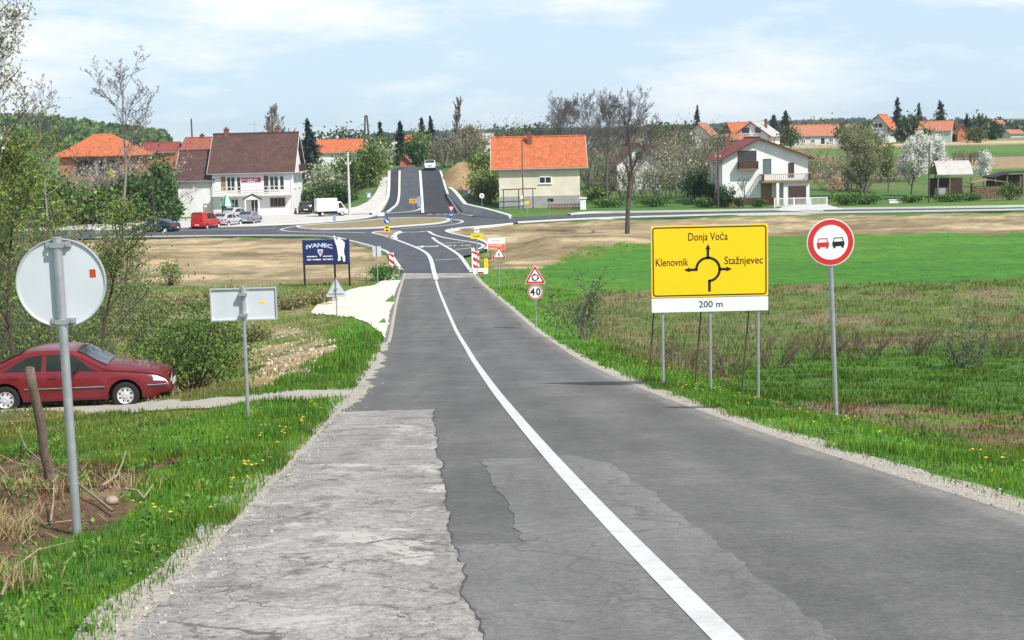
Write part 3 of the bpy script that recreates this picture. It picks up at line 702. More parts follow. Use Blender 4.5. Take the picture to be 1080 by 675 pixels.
# ------------------------------------------------------------------ plants
BARK = mat('grey_bark', (.15, .135, .12), .95, col2=(.075, .066, .058), scale=14, bump=.5, bscale=30)
BARK2 = mat('brown_bark', (.115, .080, .055), .95, col2=(.05, .035, .025), scale=14, bump=.5, bscale=30)
TWIG = mat('twig_bark', (.17, .155, .145), .95, col2=(.10, .09, .082), scale=3)
LEAF = attr_mat('leaf', transl=.35, rough=.6)
NEEDLE = attr_mat('needle', transl=.12, rough=.7)
LB_ = 1.45
def grow(rng, h, r0, levels=4, clear=.3, spread=.9, gnarl=.16, up=.10, kids=(9, 6, 5, 4), shrink=.55, lean=(0, 0), stems=1, droop=0.0):
    """recursive limbs; returns (trunk and limbs, twigs, twig tips)"""
    thick, thin, tips = [], [], []
    def norm(v): L = math.sqrt(v[0]**2 + v[1]**2 + v[2]**2) or 1; return (v[0]/L, v[1]/L, v[2]/L)
    def branch(p, d, L, r, lvl):
        n = 9 if lvl == 0 else 6 if lvl == 1 else 4 if lvl == 2 else 3
        pts = [p]; dirs = [d]; rs = [r]
        for i in range(n):
            g = gnarl * (1 if lvl else .45); u = up if lvl else .05
            d = norm((d[0] + rng.gauss(0, g), d[1] + rng.gauss(0, g), d[2] + rng.gauss(0, g * .7) + u - droop * lvl * .05))
            q = (p[0] + d[0] * L / n, p[1] + d[1] * L / n, p[2] + d[2] * L / n)
            t = (i + 1) / n; r2 = max(r * (1 - t * (.72 if lvl == 0 else .8)), .004)
            (thick if lvl <= 1 else thin).append((p, q, rs[-1], r2))
            p = q; pts.append(p); dirs.append(d); rs.append(r2)
        if lvl >= levels: tips.append((pts[-1], d)); tips.append((pts[-2], d)); return
        m = kids[min(lvl, len(kids) - 1)]
        for k in range(m):
            t = (clear if lvl == 0 else .22) + (1 - (clear if lvl == 0 else .22)) * ((k + rng.random()) / m) ** (.8 if lvl == 0 else 1)
            t = min(t, .985); i = int(t * n); f = t * n - i; a, b = pts[i], pts[min(i + 1, n)]
            o = tuple(a[j] + (b[j] - a[j]) * f for j in range(3)); d0 = dirs[min(i + 1, n)]
            ang = rng.random() * 6.283 if lvl == 0 else rng.random() * 6.283
            ax = norm((math.cos(ang), math.sin(ang), rng.gauss(0, .35)))
            s = spread * (rng.uniform(.75, 1.2)) * (1.15 - .55 * t if lvl == 0 else 1)
            dd = norm((d0[0] + ax[0] * s, d0[1] + ax[1] * s, d0[2] + ax[2] * s * .6))
            LL = L * shrink * rng.uniform(.7, 1.15) * (1.2 - .6 * t if lvl == 0 else 1.1 - .5 * t)
            branch(o, dd, LL, max(rs[i] * rng.uniform(.45, .62), .006), lvl + 1)
    for s in range(stems):
        if stems == 1: d = norm((lean[0], lean[1], 1)); o = (0, 0, -.15)
        else:
            a = 6.283 * s / stems + rng.random(); d = norm((math.cos(a) * .38 * rng.uniform(.3, 1.3), math.sin(a) * .38 * rng.uniform(.3, 1.3), 1)); o = (math.cos(a) * r0 * 2, math.sin(a) * r0 * 2, -.15)
        branch(o, d, h * (.86 if levels > 2 else .92) * (1 if stems == 1 else rng.uniform(.7, 1)), r0, 0)
    return thick, thin, tips
def minr(segs, r): return [(p, q, max(a, r), max(b, r * .8)) for p, q, a, b in segs]
def colvar(rng, n, cols, wts=None, jit=.22):
    c = np.array(cols)[rng.choice(len(cols), n, p=wts)]; return np.clip(c * rng.uniform(1 - jit, 1 + jit, (n, 1)), 0, 1)
def tree(name, label, base, h, seed, r0=None, twig=.012, leaf=None, bark=None, group=None, cat='tree', rotz=0.0, twigm=None, **kw):
    """trunk with limbs, and a crown of twigs plus leaves or blossom (leaf = (count per tip, size, spread, colours))"""
    rng = random.Random(seed); nr = np.random.default_rng(seed)
    th, tn, tips = grow(rng, h, r0 or h * .016, **kw)
    o = thing(name, label, cat, base, rotz, group)
    link('trunk', tubes(minr(th, twig * 1.3), 'trunk'), bark or BARK, o)
    if tn: link('crown', tubes(minr(tn, twig), 'crown'), twigm or TWIG, o)
    if leaf:
        k, size, spr, cols = leaf[:4]; wts = leaf[4] if len(leaf) > 4 else None
        T = np.array([t[0] for t in tips]); T = np.repeat(T, k, 0) + nr.normal(size=(len(T) * k, 3)) * spr
        T = T[T[:, 2] > .15]
        link('foliage' if wts is None else 'blossom', cards(T, size, np.clip(colvar(nr, len(T), cols, wts) * LB_, 0, .85), nr), LEAF, o)
    return o
G_YOUNG = [(.14, .22, .035), (.09, .17, .03), (.19, .25, .06), (.06, .11, .025), (.15, .13, .05)]
G_DARK = [(.045, .10, .022), (.03, .07, .018), (.07, .14, .03), (.10, .17, .04)]
G_PALE = [(.24, .26, .12), (.18, .23, .09), (.28, .27, .16)]
WHITE_BL = [(.72, .70, .64), (.60, .58, .50), (.80, .78, .74), (.25, .28, .12), (.18, .14, .09)]
BW = [.32, .26, .22, .12, .08]
def bush(name, label, base, rx, ry, rz, n, seed, cols, size=.12, group=None, clumps=26, cat='bush', stems=9, wts=None, rough=.5, rotz=0.0):
    """rounded shrub of leaf clumps with gaps, on several stems"""
    nr = np.random.default_rng(seed); o = thing(name, label, cat, base, rotz, group)
    c = nr.normal(size=(clumps, 3)); c /= np.linalg.norm(c, axis=1, keepdims=True); c *= nr.uniform(.25, 1, (clumps, 1)) ** .6
    c = c * np.array([rx, ry, rz * .5]) * .82 + np.array([0, 0, rz * .52])
    k = nr.integers(0, clumps, n); P = c[k] + nr.normal(size=(n, 3)) * np.array([rx, ry, rz * .5]) * (.20 + .14 * rough)
    keep = P[:, 2] > .03; P = P[keep]; k = k[keep]
    tone = nr.uniform(.7, 1.25, clumps)[k][:, None]
    link('crown', cards(P, size, np.clip(colvar(nr, len(P), cols, wts) * tone * LB_, 0, .85), nr), LEAF, o)
    segs = []
    for q in c[:max(stems, 3) * 2]:
        a = np.array([nr.normal() * .02, nr.normal() * .02, -.1]); mid = (a + q) / 2 + nr.normal(size=3) * .06 * rx
        segs += [(a, mid, .03, .022), (mid, q, .022, .01), (q, q + nr.normal(size=3) * .18 * rx + np.array([0, 0, .15 * rz]), .012, .006)]
    link('stem', tubes([(tuple(p), tuple(q), a, b) for p, q, a, b in segs], 'stem'), BARK2, o)
    return o
def twigbush(name, label, base, rx, ry, h, seed, nstem=40, group=None, m_=None, twig=.012, leaf=None, cat='bush', rotz=0):
    """leafless thicket: many rising forked stems"""
    rng = random.Random(seed); nr = np.random.default_rng(seed); segs = []; tips = []
    for _ in range(nstem):
        a = rng.random() * 6.283; q = math.sqrt(rng.random()); p = (math.cos(a) * rx * q * .8, math.sin(a) * ry * q * .8, -.1)
        d = [math.cos(a) * .45 * q + rng.gauss(0, .2), math.sin(a) * .45 * q + rng.gauss(0, .2), 1.0]; L = h * rng.uniform(.6, 1.05) * (1.1 - .35 * q)
        r = twig * 1.8; n = 5
        for i in range(n):
            d = [d[0] + rng.gauss(0, .16), d[1] + rng.gauss(0, .16), d[2]]
            l = math.sqrt(sum(t * t for t in d)); e = tuple(p[j] + d[j] / l * L / n for j in range(3)); segs.append((p, e, r, r * .8)); r *= .8
            if i > 0:
                for _k in range(3):
                    dd = (d[0] / l + rng.gauss(0, .6), d[1] / l + rng.gauss(0, .6), d[2] / l + rng.gauss(0, .25)); f = tuple(p[j] + (e[j] - p[j]) * rng.random() for j in range(3))
                    L2 = L * .22 * rng.uniform(.5, 1.2); g = tuple(f[j] + dd[j] * L2 for j in range(3)); segs.append((f, g, max(r * .6, twig * .6), twig * .5)); tips.append(g)
                    dd = (dd[0] + rng.gauss(0, .5), dd[1] + rng.gauss(0, .5), dd[2] + .1); g2 = tuple(g[j] + dd[j] * L2 * .7 for j in range(3)); segs.append((g, g2, twig * .6, twig * .4)); tips.append(g2)
            p = e
        tips.append(p)
    o = thing(name, label, cat, base, rotz, group)
    link('stem', tubes(segs, 'stem'), m_ or TWIG, o)
    if leaf:
        k, size, spr, cols = leaf[:4]; T = np.repeat(np.array(tips), k, 0); T = T + nr.normal(size=T.shape) * spr; T = T[T[:, 2] > .05]
        link('crown', cards(T, size, np.clip(colvar(nr, len(T), cols, leaf[4] if len(leaf) > 4 else None) * LB_, 0, .85), nr), LEAF, o)
    return o
def conifer(name, label, base, h, R, seed, cols=((.018, .045, .024), (.028, .06, .03), (.012, .03, .018)), group=None, layers=30, rotz=0):
    nr = np.random.default_rng(seed); o = thing(name, label, 'conifer', base, rotz, group)
    link('trunk', tubes([((0, 0, -.2), (0, 0, h * .5), h * .018, h * .011), ((0, 0, h * .5), (0, 0, h * .99), h * .011, .015)], 'trunk'), BARK2, o)
    P = []; D = []; S = []; segs = []
    for i in range(layers):
        t = (i + .5) / layers; z = h * (.08 + .92 * t); rr = R * (1 - t) ** .85 * nr.uniform(.75, 1.15) + .04 * R
        for k in range(max(5, int(11 * (1 - t) + 4))):
            a = nr.uniform(0, 6.283); L = rr * nr.uniform(.6, 1.15); tip = np.array([math.cos(a) * L, math.sin(a) * L, z - L * .28 + nr.normal() * .03 * h]); root = np.array([0, 0, z])
            segs.append((tuple(root), tuple(tip), .03, .012))
            for f in np.linspace(.25, 1, 6):
                p = root + (tip - root) * f; P.append(p + nr.normal(size=3) * .03 * R); dd = (tip - root) / (np.linalg.norm(tip - root) + 1e-6); D.append(dd + nr.normal(size=3) * .45); S.append(.16 * R + .03 * h * (1 - t) * .5)
    P.append(np.array([0, 0, h])); D.append(np.array([0, 0, 1.])); S.append(.05 * h)
    P = np.array(P); D = np.array(D); D /= np.linalg.norm(D, axis=1, keepdims=True); S = np.array(S)[:, None] * nr.uniform(.7, 1.3, (len(P), 1))
    e = np.cross(D, np.array([[0, 0, 1.]])); e /= np.linalg.norm(e, axis=1, keepdims=True) + 1e-6; e[:, 2] -= .25
    V = np.stack([P - D * S * .6, P + e * S * .42, P + D * S, P - e * S * .42 - np.array([0, 0, .12]) * S], 1).reshape(-1, 3)
    link('crown', np_mesh('crown', V, np.arange(len(V)).reshape(-1, 4), None, np.repeat(colvar(nr, len(P), cols), 4, 0)), NEEDLE, o)
    link('branch', tubes(segs, 'branch'), BARK2, o)
    return o
def dup(o, loc, label, rotz=0.0, s=1.0):
    c = o.copy(); COL.objects.link(c); c.location = loc; c.rotation_euler = (0, 0, rotz); c.scale = (s, s, s) if not hasattr(s, '__len__') else s; c['label'] = label
    for ch in list(o.children):
        q = ch.copy(); COL.objects.link(q); q.parent = c
        for gch in list(ch.children): r = gch.copy(); COL.objects.link(r); r.parent = q
    return c
def gpos(x, y, dz=0.0): return Vector((x, y, h1(x, y) + dz))
def gpx(px, Y, dz=0.0):                                    # on the ground at distance Y, on the line of sight through column px
    z = 0.0; x = 0
    for _ in range(4):
        # row that puts the point on the ground
        p = at(px, 337.5, Y); x = p.x
        for _k in range(3):
            row = 337.5 + (p.z - h1(x, Y)) * F / Y * .99; q = at(px, row, Y); x = q.x; p = q; row0 = row
        break
    return Vector((x, Y, h1(x, Y) + dz))

# ------------------------------------------------------------------ grass: real blades
def blades(name, P, hgt, wid, cols, rng, lean=.35, label=None):
    n = len(P); a = rng.uniform(0, 6.283, n); dx, dy = np.cos(a), np.sin(a)
    b = rng.uniform(0, 6.283, n); le = rng.uniform(.1, 1, n) * lean * hgt; lx, ly = np.cos(b) * le, np.sin(b) * le
    w2 = wid * .5; z = P[:, 2] - .015
    V = np.stack([np.stack([P[:, 0] - dx * w2, P[:, 1] - dy * w2, z], 1), np.stack([P[:, 0] + dx * w2, P[:, 1] + dy * w2, z], 1),
                  np.stack([P[:, 0] + dx * w2 * .75 + lx * .4, P[:, 1] + dy * w2 * .75 + ly * .4, z + hgt * .58], 1), np.stack([P[:, 0] - dx * w2 * .75 + lx * .4, P[:, 1] - dy * w2 * .75 + ly * .4, z + hgt * .58], 1),
                  np.stack([P[:, 0] + lx, P[:, 1] + ly, z + hgt * (1 - .25 * le / (hgt + 1e-6))], 1)], 1).reshape(-1, 3)
    i = np.arange(n)[:, None] * 5; q = i + np.array([[0, 1, 2, 3]]); t = i + np.array([[3, 2, 4]])
    return link(name, np_mesh(name, V, q, t, np.repeat(cols, 5, 0)), LEAF, kind='stuff', label=label, cat='grass')
def sow(n, x0, x1, y0, y1, rng):
    x = rng.uniform(x0, x1, n); y = rng.uniform(y0, y1, n); return x, y
TRK = strip_poly(trk_l, [w_ * .8 for w_ in wid]); PULL = [tuple(p) for p in pull]
def field(bands, side, name, label, rng):
    Ps, Hs, Ws, Cs = [], [], [], []
    for n, x0, x1, y0, y1, hs, ws in bands:
        x, y = sow(n, x0, x1, y0, y1, rng)
        if side < 0: k = (x < edgeL(y) + .02 + (fnoise(x, y, .7, 64) - .5) * .7 + rng.normal(0, .09, len(x)) + np.where(rng.random(len(x)) < .03, .25, 0)) & (np.abs(x) < 5.5 + .40 * y)
        else: k = (x > edgeR(y) + .14 + (fnoise(x, y, .7, 64) - .5) * .4 + rng.normal(0, .06, len(x))) & (np.abs(x) < 6.5 + .38 * y)
        k &= ~inpoly(x, y, TRK) & ~inpoly(x, y, PULL)
        x, y = x[k], y[k]; c, hg, dn = zones(x, y)
        cl = fnoise(x, y, .9, 91, 2); tuft = np.clip((cl - .3) * 2.4, .25, 1.5); near_y = y0
        k = rng.random(len(x)) < dn * np.clip(tuft, 0, 1); x, y, c, hg, tuft = x[k], y[k], c[k], hg[k], tuft[k]
        m_ = len(x); hh = hg * hs * rng.uniform(.55, 1.25, m_) * (.6 + .55 * tuft); ww = ws * rng.uniform(.7, 1.3, m_)
        bright = rng.uniform(.6, 1.6, (m_, 1)) * (.62 + .75 * fnoise(x, y, 1.3, 96, 2))[:, None] if y0 < 45 else rng.uniform(1.1, 1.55, (m_, 1)); c = c * bright
        hue = (fnoise(x, y, .55, 93, 2) - .5)[:, None] * (2.2 if y0 < 30 else 1.2) + rng.normal(0, .12, (m_, 1)); c = c * (1 + hue * np.array([[.42, .14, -.1]]))
        dry = rng.random(m_) < (.06 if y0 < 45 else .0); c[dry] = DRY * rng.uniform(.7, 1.2, (dry.sum(), 1)); yel = rng.random(m_) < .25; c[yel] *= np.array((1.35, 1.12, .9))
        Ps.append(np.stack([x, y, H(x, y)], 1)); Hs.append(hh); Ws.append(ww); Cs.append(np.clip(c, 0, 1))
    return blades(name, np.concatenate(Ps), np.concatenate(Hs), np.concatenate(Ws), np.concatenate(Cs), rng, label=label)
gr = np.random.default_rng(5)
field([(290000, -10, -1.5, 5, 12, .66, .0075), (190000, -11, -2, 12, 20, .8, .011), (120000, -16, -2, 20, 33, 1.0, .018), (60000, -26, -3, 33, 60, 1.3, .04), (45000, -44, -5, 60, 96, 1.4, .07)],
      -1, 'verge_grass', 'fresh green grass and weeds left of the road', gr)
field([(170000, 2.5, 13, 6, 16, .85, .011), (170000, 2, 16, 16, 28, .95, .015), (90000, 1, 21, 28, 50, 1.2, .034), (70000, -1, 38, 50, 90, 1.2, .065), (40000, -3, 60, 85, 130, 1.2, .10)],
      1, 'meadow_grass', 'green meadow grass and dry weeds right of the road', gr)
def scrub():
    """dead stalks standing in the fallow strip right of the road"""
    n = 5000; pl = np.array(Z_RSCRUB); x, y = sow(n * 3, pl[:, 0].min(), min(pl[:, 0].max(), 45), pl[:, 1].min(), pl[:, 1].max(), gr)
    k = inpoly(x, y, Z_RSCRUB) & (fnoise(x, y, 2.5, 95) > .53) & (x > edgeR(y) + 2.2); x, y = x[k][:n], y[k][:n]; m_ = len(x)
    c = np.array([(.27, .20, .14), (.36, .30, .19), (.19, .14, .10), (.17, .19, .06), (.14, .2, .05)])[gr.integers(0, 5, m_)] * gr.uniform(.7, 1.2, (m_, 1))
    blades('dry_stalks', np.stack([x, y, H(x, y)], 1), gr.uniform(.2, .7, m_) * (.5 + fnoise(x, y, 6, 97)), np.full(m_, .03), c, gr, .35, 'dry brown stalks of last year in the fallow strip')
scrub()
def flowers(name, label, spots, col, size):
    Vs, Fs, off = [], [], 0
    for x, y, hh in spots:
        z = h1(x, y) + hh; a = np.arange(7) * 2 * np.pi / 7; r = size * gr.uniform(.7, 1.2)
        V = np.concatenate([[[x, y, z + r * .3]], np.stack([x + np.cos(a) * r, y + np.sin(a) * r, np.full(7, z)], 1), [[x, y, z - r * .35]]])
        Fs += [(off, off + 1 + i, off + 1 + (i + 1) % 7) for i in range(7)] + [(off + 8, off + 1 + (i + 1) % 7, off + 1 + i) for i in range(7)]; Vs.append(V); off += 9
    link(name, np_mesh(name, np.concatenate(Vs), None, np.array(Fs)), mat('dandelion_yellow', (.75, .55, .03), .7), kind='stuff', label=label, cat='flowers')
sp = []
for px, py, n, s in ((340,440,9,14),(325,452,10,14),(300,470,8,20),(285,462,6,16),(255,520,5,12),(265,500,6,14),(200,560,3,30),(330,432,8,10),(18,452,10,18),(40,447,6,14),(285,500,8,26),(150,545,4,18),(232,600,3,12)):
    for _ in range(n):
        p = hit(px + random.gauss(0, s * .6), py + random.gauss(0, s * .28)); 
        if p.x < float(edgeL(p.y)) - .12: sp.append((p.x, p.y, random.uniform(.08, .15)))
flowers('dandelions', 'yellow dandelions scattered in the grass left of the road', sp, None, .022)
sp = []
for _ in range(110):
    y = random.uniform(12, 60); x = float(edgeR(y)) + random.uniform(.3, 2.2); sp.append((x, y, random.uniform(.08, .14)))
flowers('dandelions', 'yellow dandelions in the verge right of the road', sp, None, .022)
def stones():
    """loose chippings on the shoulders"""
    n = 6000; y = gr.uniform(5, 30, n) ** 1.0; side = gr.random(n) < .62
    x = np.where(side, edgeL(y) + gr.normal(.08, .14, n), edgeR(y) + gr.normal(.1, .12, n)); s = gr.gamma(1.6, .003, n) + .003
    z = np.maximum(prof(y) + .02, H(x, y) + .01) - s * .2
    o = np.array([(1, 0, 0), (0, 1, 0), (-1, 0, 0), (0, -1, 0), (0, 0, .7), (0, 0, -.7)])
    V = np.stack([x, y, z], 1)[:, None] + o[None] * s[:, None, None] * gr.uniform(.6, 1.3, (n, 6, 1)); f = np.array([(0, 1, 4), (1, 2, 4), (2, 3, 4), (3, 0, 4), (1, 0, 5), (2, 1, 5), (3, 2, 5), (0, 3, 5)])
    c = np.array([(.46, .43, .37)]) * gr.uniform(.4, 1.15, (n, 1))
    link('loose_gravel', np_mesh('loose_gravel', V.reshape(-1, 3), None, (np.arange(n)[:, None, None] * 6 + f[None]).reshape(-1, 3), np.repeat(c, 6, 0)), attr_mat('stone', rough=.9), kind='stuff', label='loose pale chippings along both edges of the tarmac', cat='gravel')
stones()
def rubble():
    n = 2600; pl = np.array(Z_LPATCH); x, y = sow(n, pl[:, 0].min(), pl[:, 0].max(), pl[:, 1].min(), pl[:, 1].max(), gr); k = inpoly(x, y, Z_LPATCH); x, y = x[k], y[k]; n = len(x)
    s = gr.gamma(1.5, .022, n) + .012; o = np.array([(1, 0, 0), (0, 1, 0), (-1, 0, 0), (0, -1, 0), (0, 0, .7), (0, 0, -.7)])
    V = np.stack([x, y, H(x, y)], 1)[:, None] + o[None] * s[:, None, None] * gr.uniform(.6, 1.3, (n, 6, 1)); f = np.array([(0, 1, 4), (1, 2, 4), (2, 3, 4), (3, 0, 4), (1, 0, 5), (2, 1, 5), (3, 2, 5), (0, 3, 5)])
    c = np.array([(.56, .50, .40)]) * gr.uniform(.45, 1.2, (n, 1))
    link('rubble', np_mesh('rubble', V.reshape(-1, 3), None, (np.arange(n)[:, None, None] * 6 + f[None]).reshape(-1, 3), np.repeat(c, 6, 0)), attr_mat('stone', rough=.9), kind='stuff', label='pale rubble strewn on the bare patch right of the thicket', cat='rubble')
rubble()
def weeds():
    # broad-leaved weeds growing through the verge grass
    Ps = []; Cs = []; Ds = []
    for _ in range(1100):
        if random.random() < .72: y = random.uniform(6, 22); x = float(edgeL(y)) - random.uniform(.15, 4.2)
        else: y = random.uniform(10, 30); x = float(edgeR(y)) + random.uniform(.3, 4)
        z = h1(x, y); c = np.array(random.choice([(.10, .26, .03), (.16, .30, .05), (.07, .18, .03), (.22, .32, .07)])); s = random.uniform(.014, .04)
        for k in range(random.randint(6, 13)):
            a = random.random() * 6.28; e = random.uniform(.2, 1.1); Ds.append((math.cos(a) * math.cos(e), math.sin(a) * math.cos(e), math.sin(e), s)); Ps.append((x + random.gauss(0, .03), y + random.gauss(0, .03), z + random.uniform(.01, .09))); Cs.append(c * random.uniform(.7, 1.3))
    P = np.array(Ps); D = np.array(Ds); S = D[:, 3:4]; D = D[:, :3]; E_ = np.cross(D, np.array([[0, 0, 1.]])); E_ /= np.linalg.norm(E_, axis=1, keepdims=True) + 1e-6
    V = np.stack([P, P + D * S * .8 + E_ * S * .42, P + D * S * 1.7 - np.array([[0, 0, .25]]) * S, P + D * S * .8 - E_ * S * .42], 1).reshape(-1, 3)
    link('broad_weeds', np_mesh('broad_weeds', V, np.arange(len(V)).reshape(-1, 4), None, np.repeat(np.array(Cs), 4, 0)), LEAF, kind='stuff', label='broad-leaved weeds among the verge grass', cat='weeds')
weeds()
# ------------------------------------------------------------------ shared materials for built things
GALV = mat('galvanised_steel', (.46, .48, .50), .42, col2=(.36, .38, .40), scale=9, metal=.55)
ALU = mat('sign_back_aluminium', (.62, .66, .70), .5, col2=(.54, .58, .62), scale=2.5, metal=.15)
ALU_RIM = mat('sign_rim_aluminium', (.66, .68, .70), .35, var=.05, metal=.5)
S_WHITE = mat('sign_white', (.80, .81, .82), .45, var=.02, scale=2)
S_RED = mat('sign_red', (.62, .025, .02), .45, var=.04); S_YEL = mat('sign_yellow', (.95, .60, .003), .45, var=.03, scale=1.5)
S_BLK = mat('sign_black', (.012, .012, .013), .5, var=.1); S_BLUE = mat('sign_blue', (.02, .10, .42), .45, var=.05); S_ORANGE = mat('sign_orange', (.85, .16, .03), .5, var=.05)
S_GREY = mat('sign_grey', (.3, .3, .31), .6)
WOOD = mat('weathered_wood', (.22, .165, .12), .9, col2=(.10, .07, .05), scale=8, stretch=(6, 6, .6), bump=.5, bscale=20)
DARKWOOD = mat('dark_stained_wood', (.075, .035, .022), .7, col2=(.04, .02, .014), scale=6, stretch=(5, 5, .5))
TANWOOD = mat('tan_wood', (.30, .19, .09), .8, col2=(.2, .12, .06), scale=6)
W_WHITE = mat('white_render', (.80, .795, .78), .9, col2=(.70, .695, .68), scale=.7, bump=.25, bscale=25)
W_DIM = mat('grey_white_render', (.66, .655, .63), .9, col2=(.55, .54, .51), scale=.8, bump=.25, bscale=25)
W_CREAM = mat('cream_render', (.74, .68, .54), .9, col2=(.60, .55, .44), scale=.6, bump=.3, bscale=18)
W_YEL = mat('yellow_render', (.72, .50, .16), .9, var=.06, scale=.8); W_GREEN = mat('pale_green_render', (.36, .50, .40), .9, var=.06)
W_GREY = mat('grey_plinth', (.36, .36, .35), .9, col2=(.27, .27, .26), scale=1.2)
W_BRICK = mat('bare_brick', (.46, .17, .09), .95, col2=(.34, .125, .07), scale=3.0, bump=.6, bscale=14)
W_BROWN = mat('brown_boarding', (.14, .075, .045), .8, col2=(.09, .05, .03), scale=3, stretch=(1, 1, 8))
R_ORANGE = roof_mat('orange_tiles', (.56, .150, .055), (.42, .115, .042)); R_BROWN = roof_mat('brown_tiles', (.115, .052, .040), (.070, .038, .031))
R_RED = roof_mat('red_tiles', (.30, .055, .045), (.22, .045, .038)); R_GREY = roof_mat('grey_fibre_roof', (.50, .49, .47), (.40, .39, .37)); R_PALE = roof_mat('faded_orange_tiles', (.50, .19, .10), (.40, .16, .09))
R_RUST = roof_mat('rusty_red_tiles', (.33, .10, .06), (.24, .08, .05))
TRIM_W = mat('white_trim', (.78, .78, .76), .6, var=.04); TRIM_B = mat('brown_trim', (.09, .045, .03), .6, var=.1); GUT = mat('grey_gutter', (.42, .42, .42), .5, metal=.4)
GLASS = glass(); GLASS_B = glass('blue_grey_glass', (.10, .14, .18)); CURT = mat('net_curtain', (.58, .58, .56), .9, var=.1, scale=4)
BRICKM = mat('chimney_brick', (.25, .10, .07), .95, var=.2, scale=5)

# ------------------------------------------------------------------ houses
def window(parent, face, w, d, u, z, ww, hh, frame=TRIM_W, pane=GLASS, mull=1, name='window', sill=True):
    """a window in a face of a house: frame, mullions and sill with a pane of its own"""
    def P(a, dep, zz): return {'F': (a, -d / 2 - dep, zz), 'B': (-a, d / 2 + dep, zz), 'R': (w / 2 + dep, a, zz), 'L': (-w / 2 - dep, -a, zz)}[face]
    def bx(mb, a0, a1, d0, d1, z0, z1):
        p = Vector(P(a0, d0, z0)); q = Vector(P(a1, d1, z1)); mb.box((p + q) / 2, [max(abs(t), .004) for t in (q - p)])
    t = .10; m_ = MB()
    bx(m_, u - ww / 2, u - ww / 2 + t, -.02, .06, z, z + hh); bx(m_, u + ww / 2 - t, u + ww / 2, -.02, .06, z, z + hh)
    bx(m_, u - ww / 2 + t, u + ww / 2 - t, -.02, .06, z + hh - t, z + hh); bx(m_, u - ww / 2 + t, u + ww / 2 - t, -.02, .06, z, z + t)
    for k in range(mull):
        c = u - ww / 2 + ww * (k + 1) / (mull + 1); bx(m_, c - .045, c + .045, -.02, .05, z + t, z + hh - t)
    if sill: bx(m_, u - ww / 2 - .1, u + ww / 2 + .1, -.02, .16, z - .07, z)
    f = m_.build(name, frame, parent); p_ = MB(); bx(p_, u - ww / 2 + t, u + ww / 2 - t, -.02, .012, z + t, z + hh - t); p_.build('pane', pane, f)
    return f
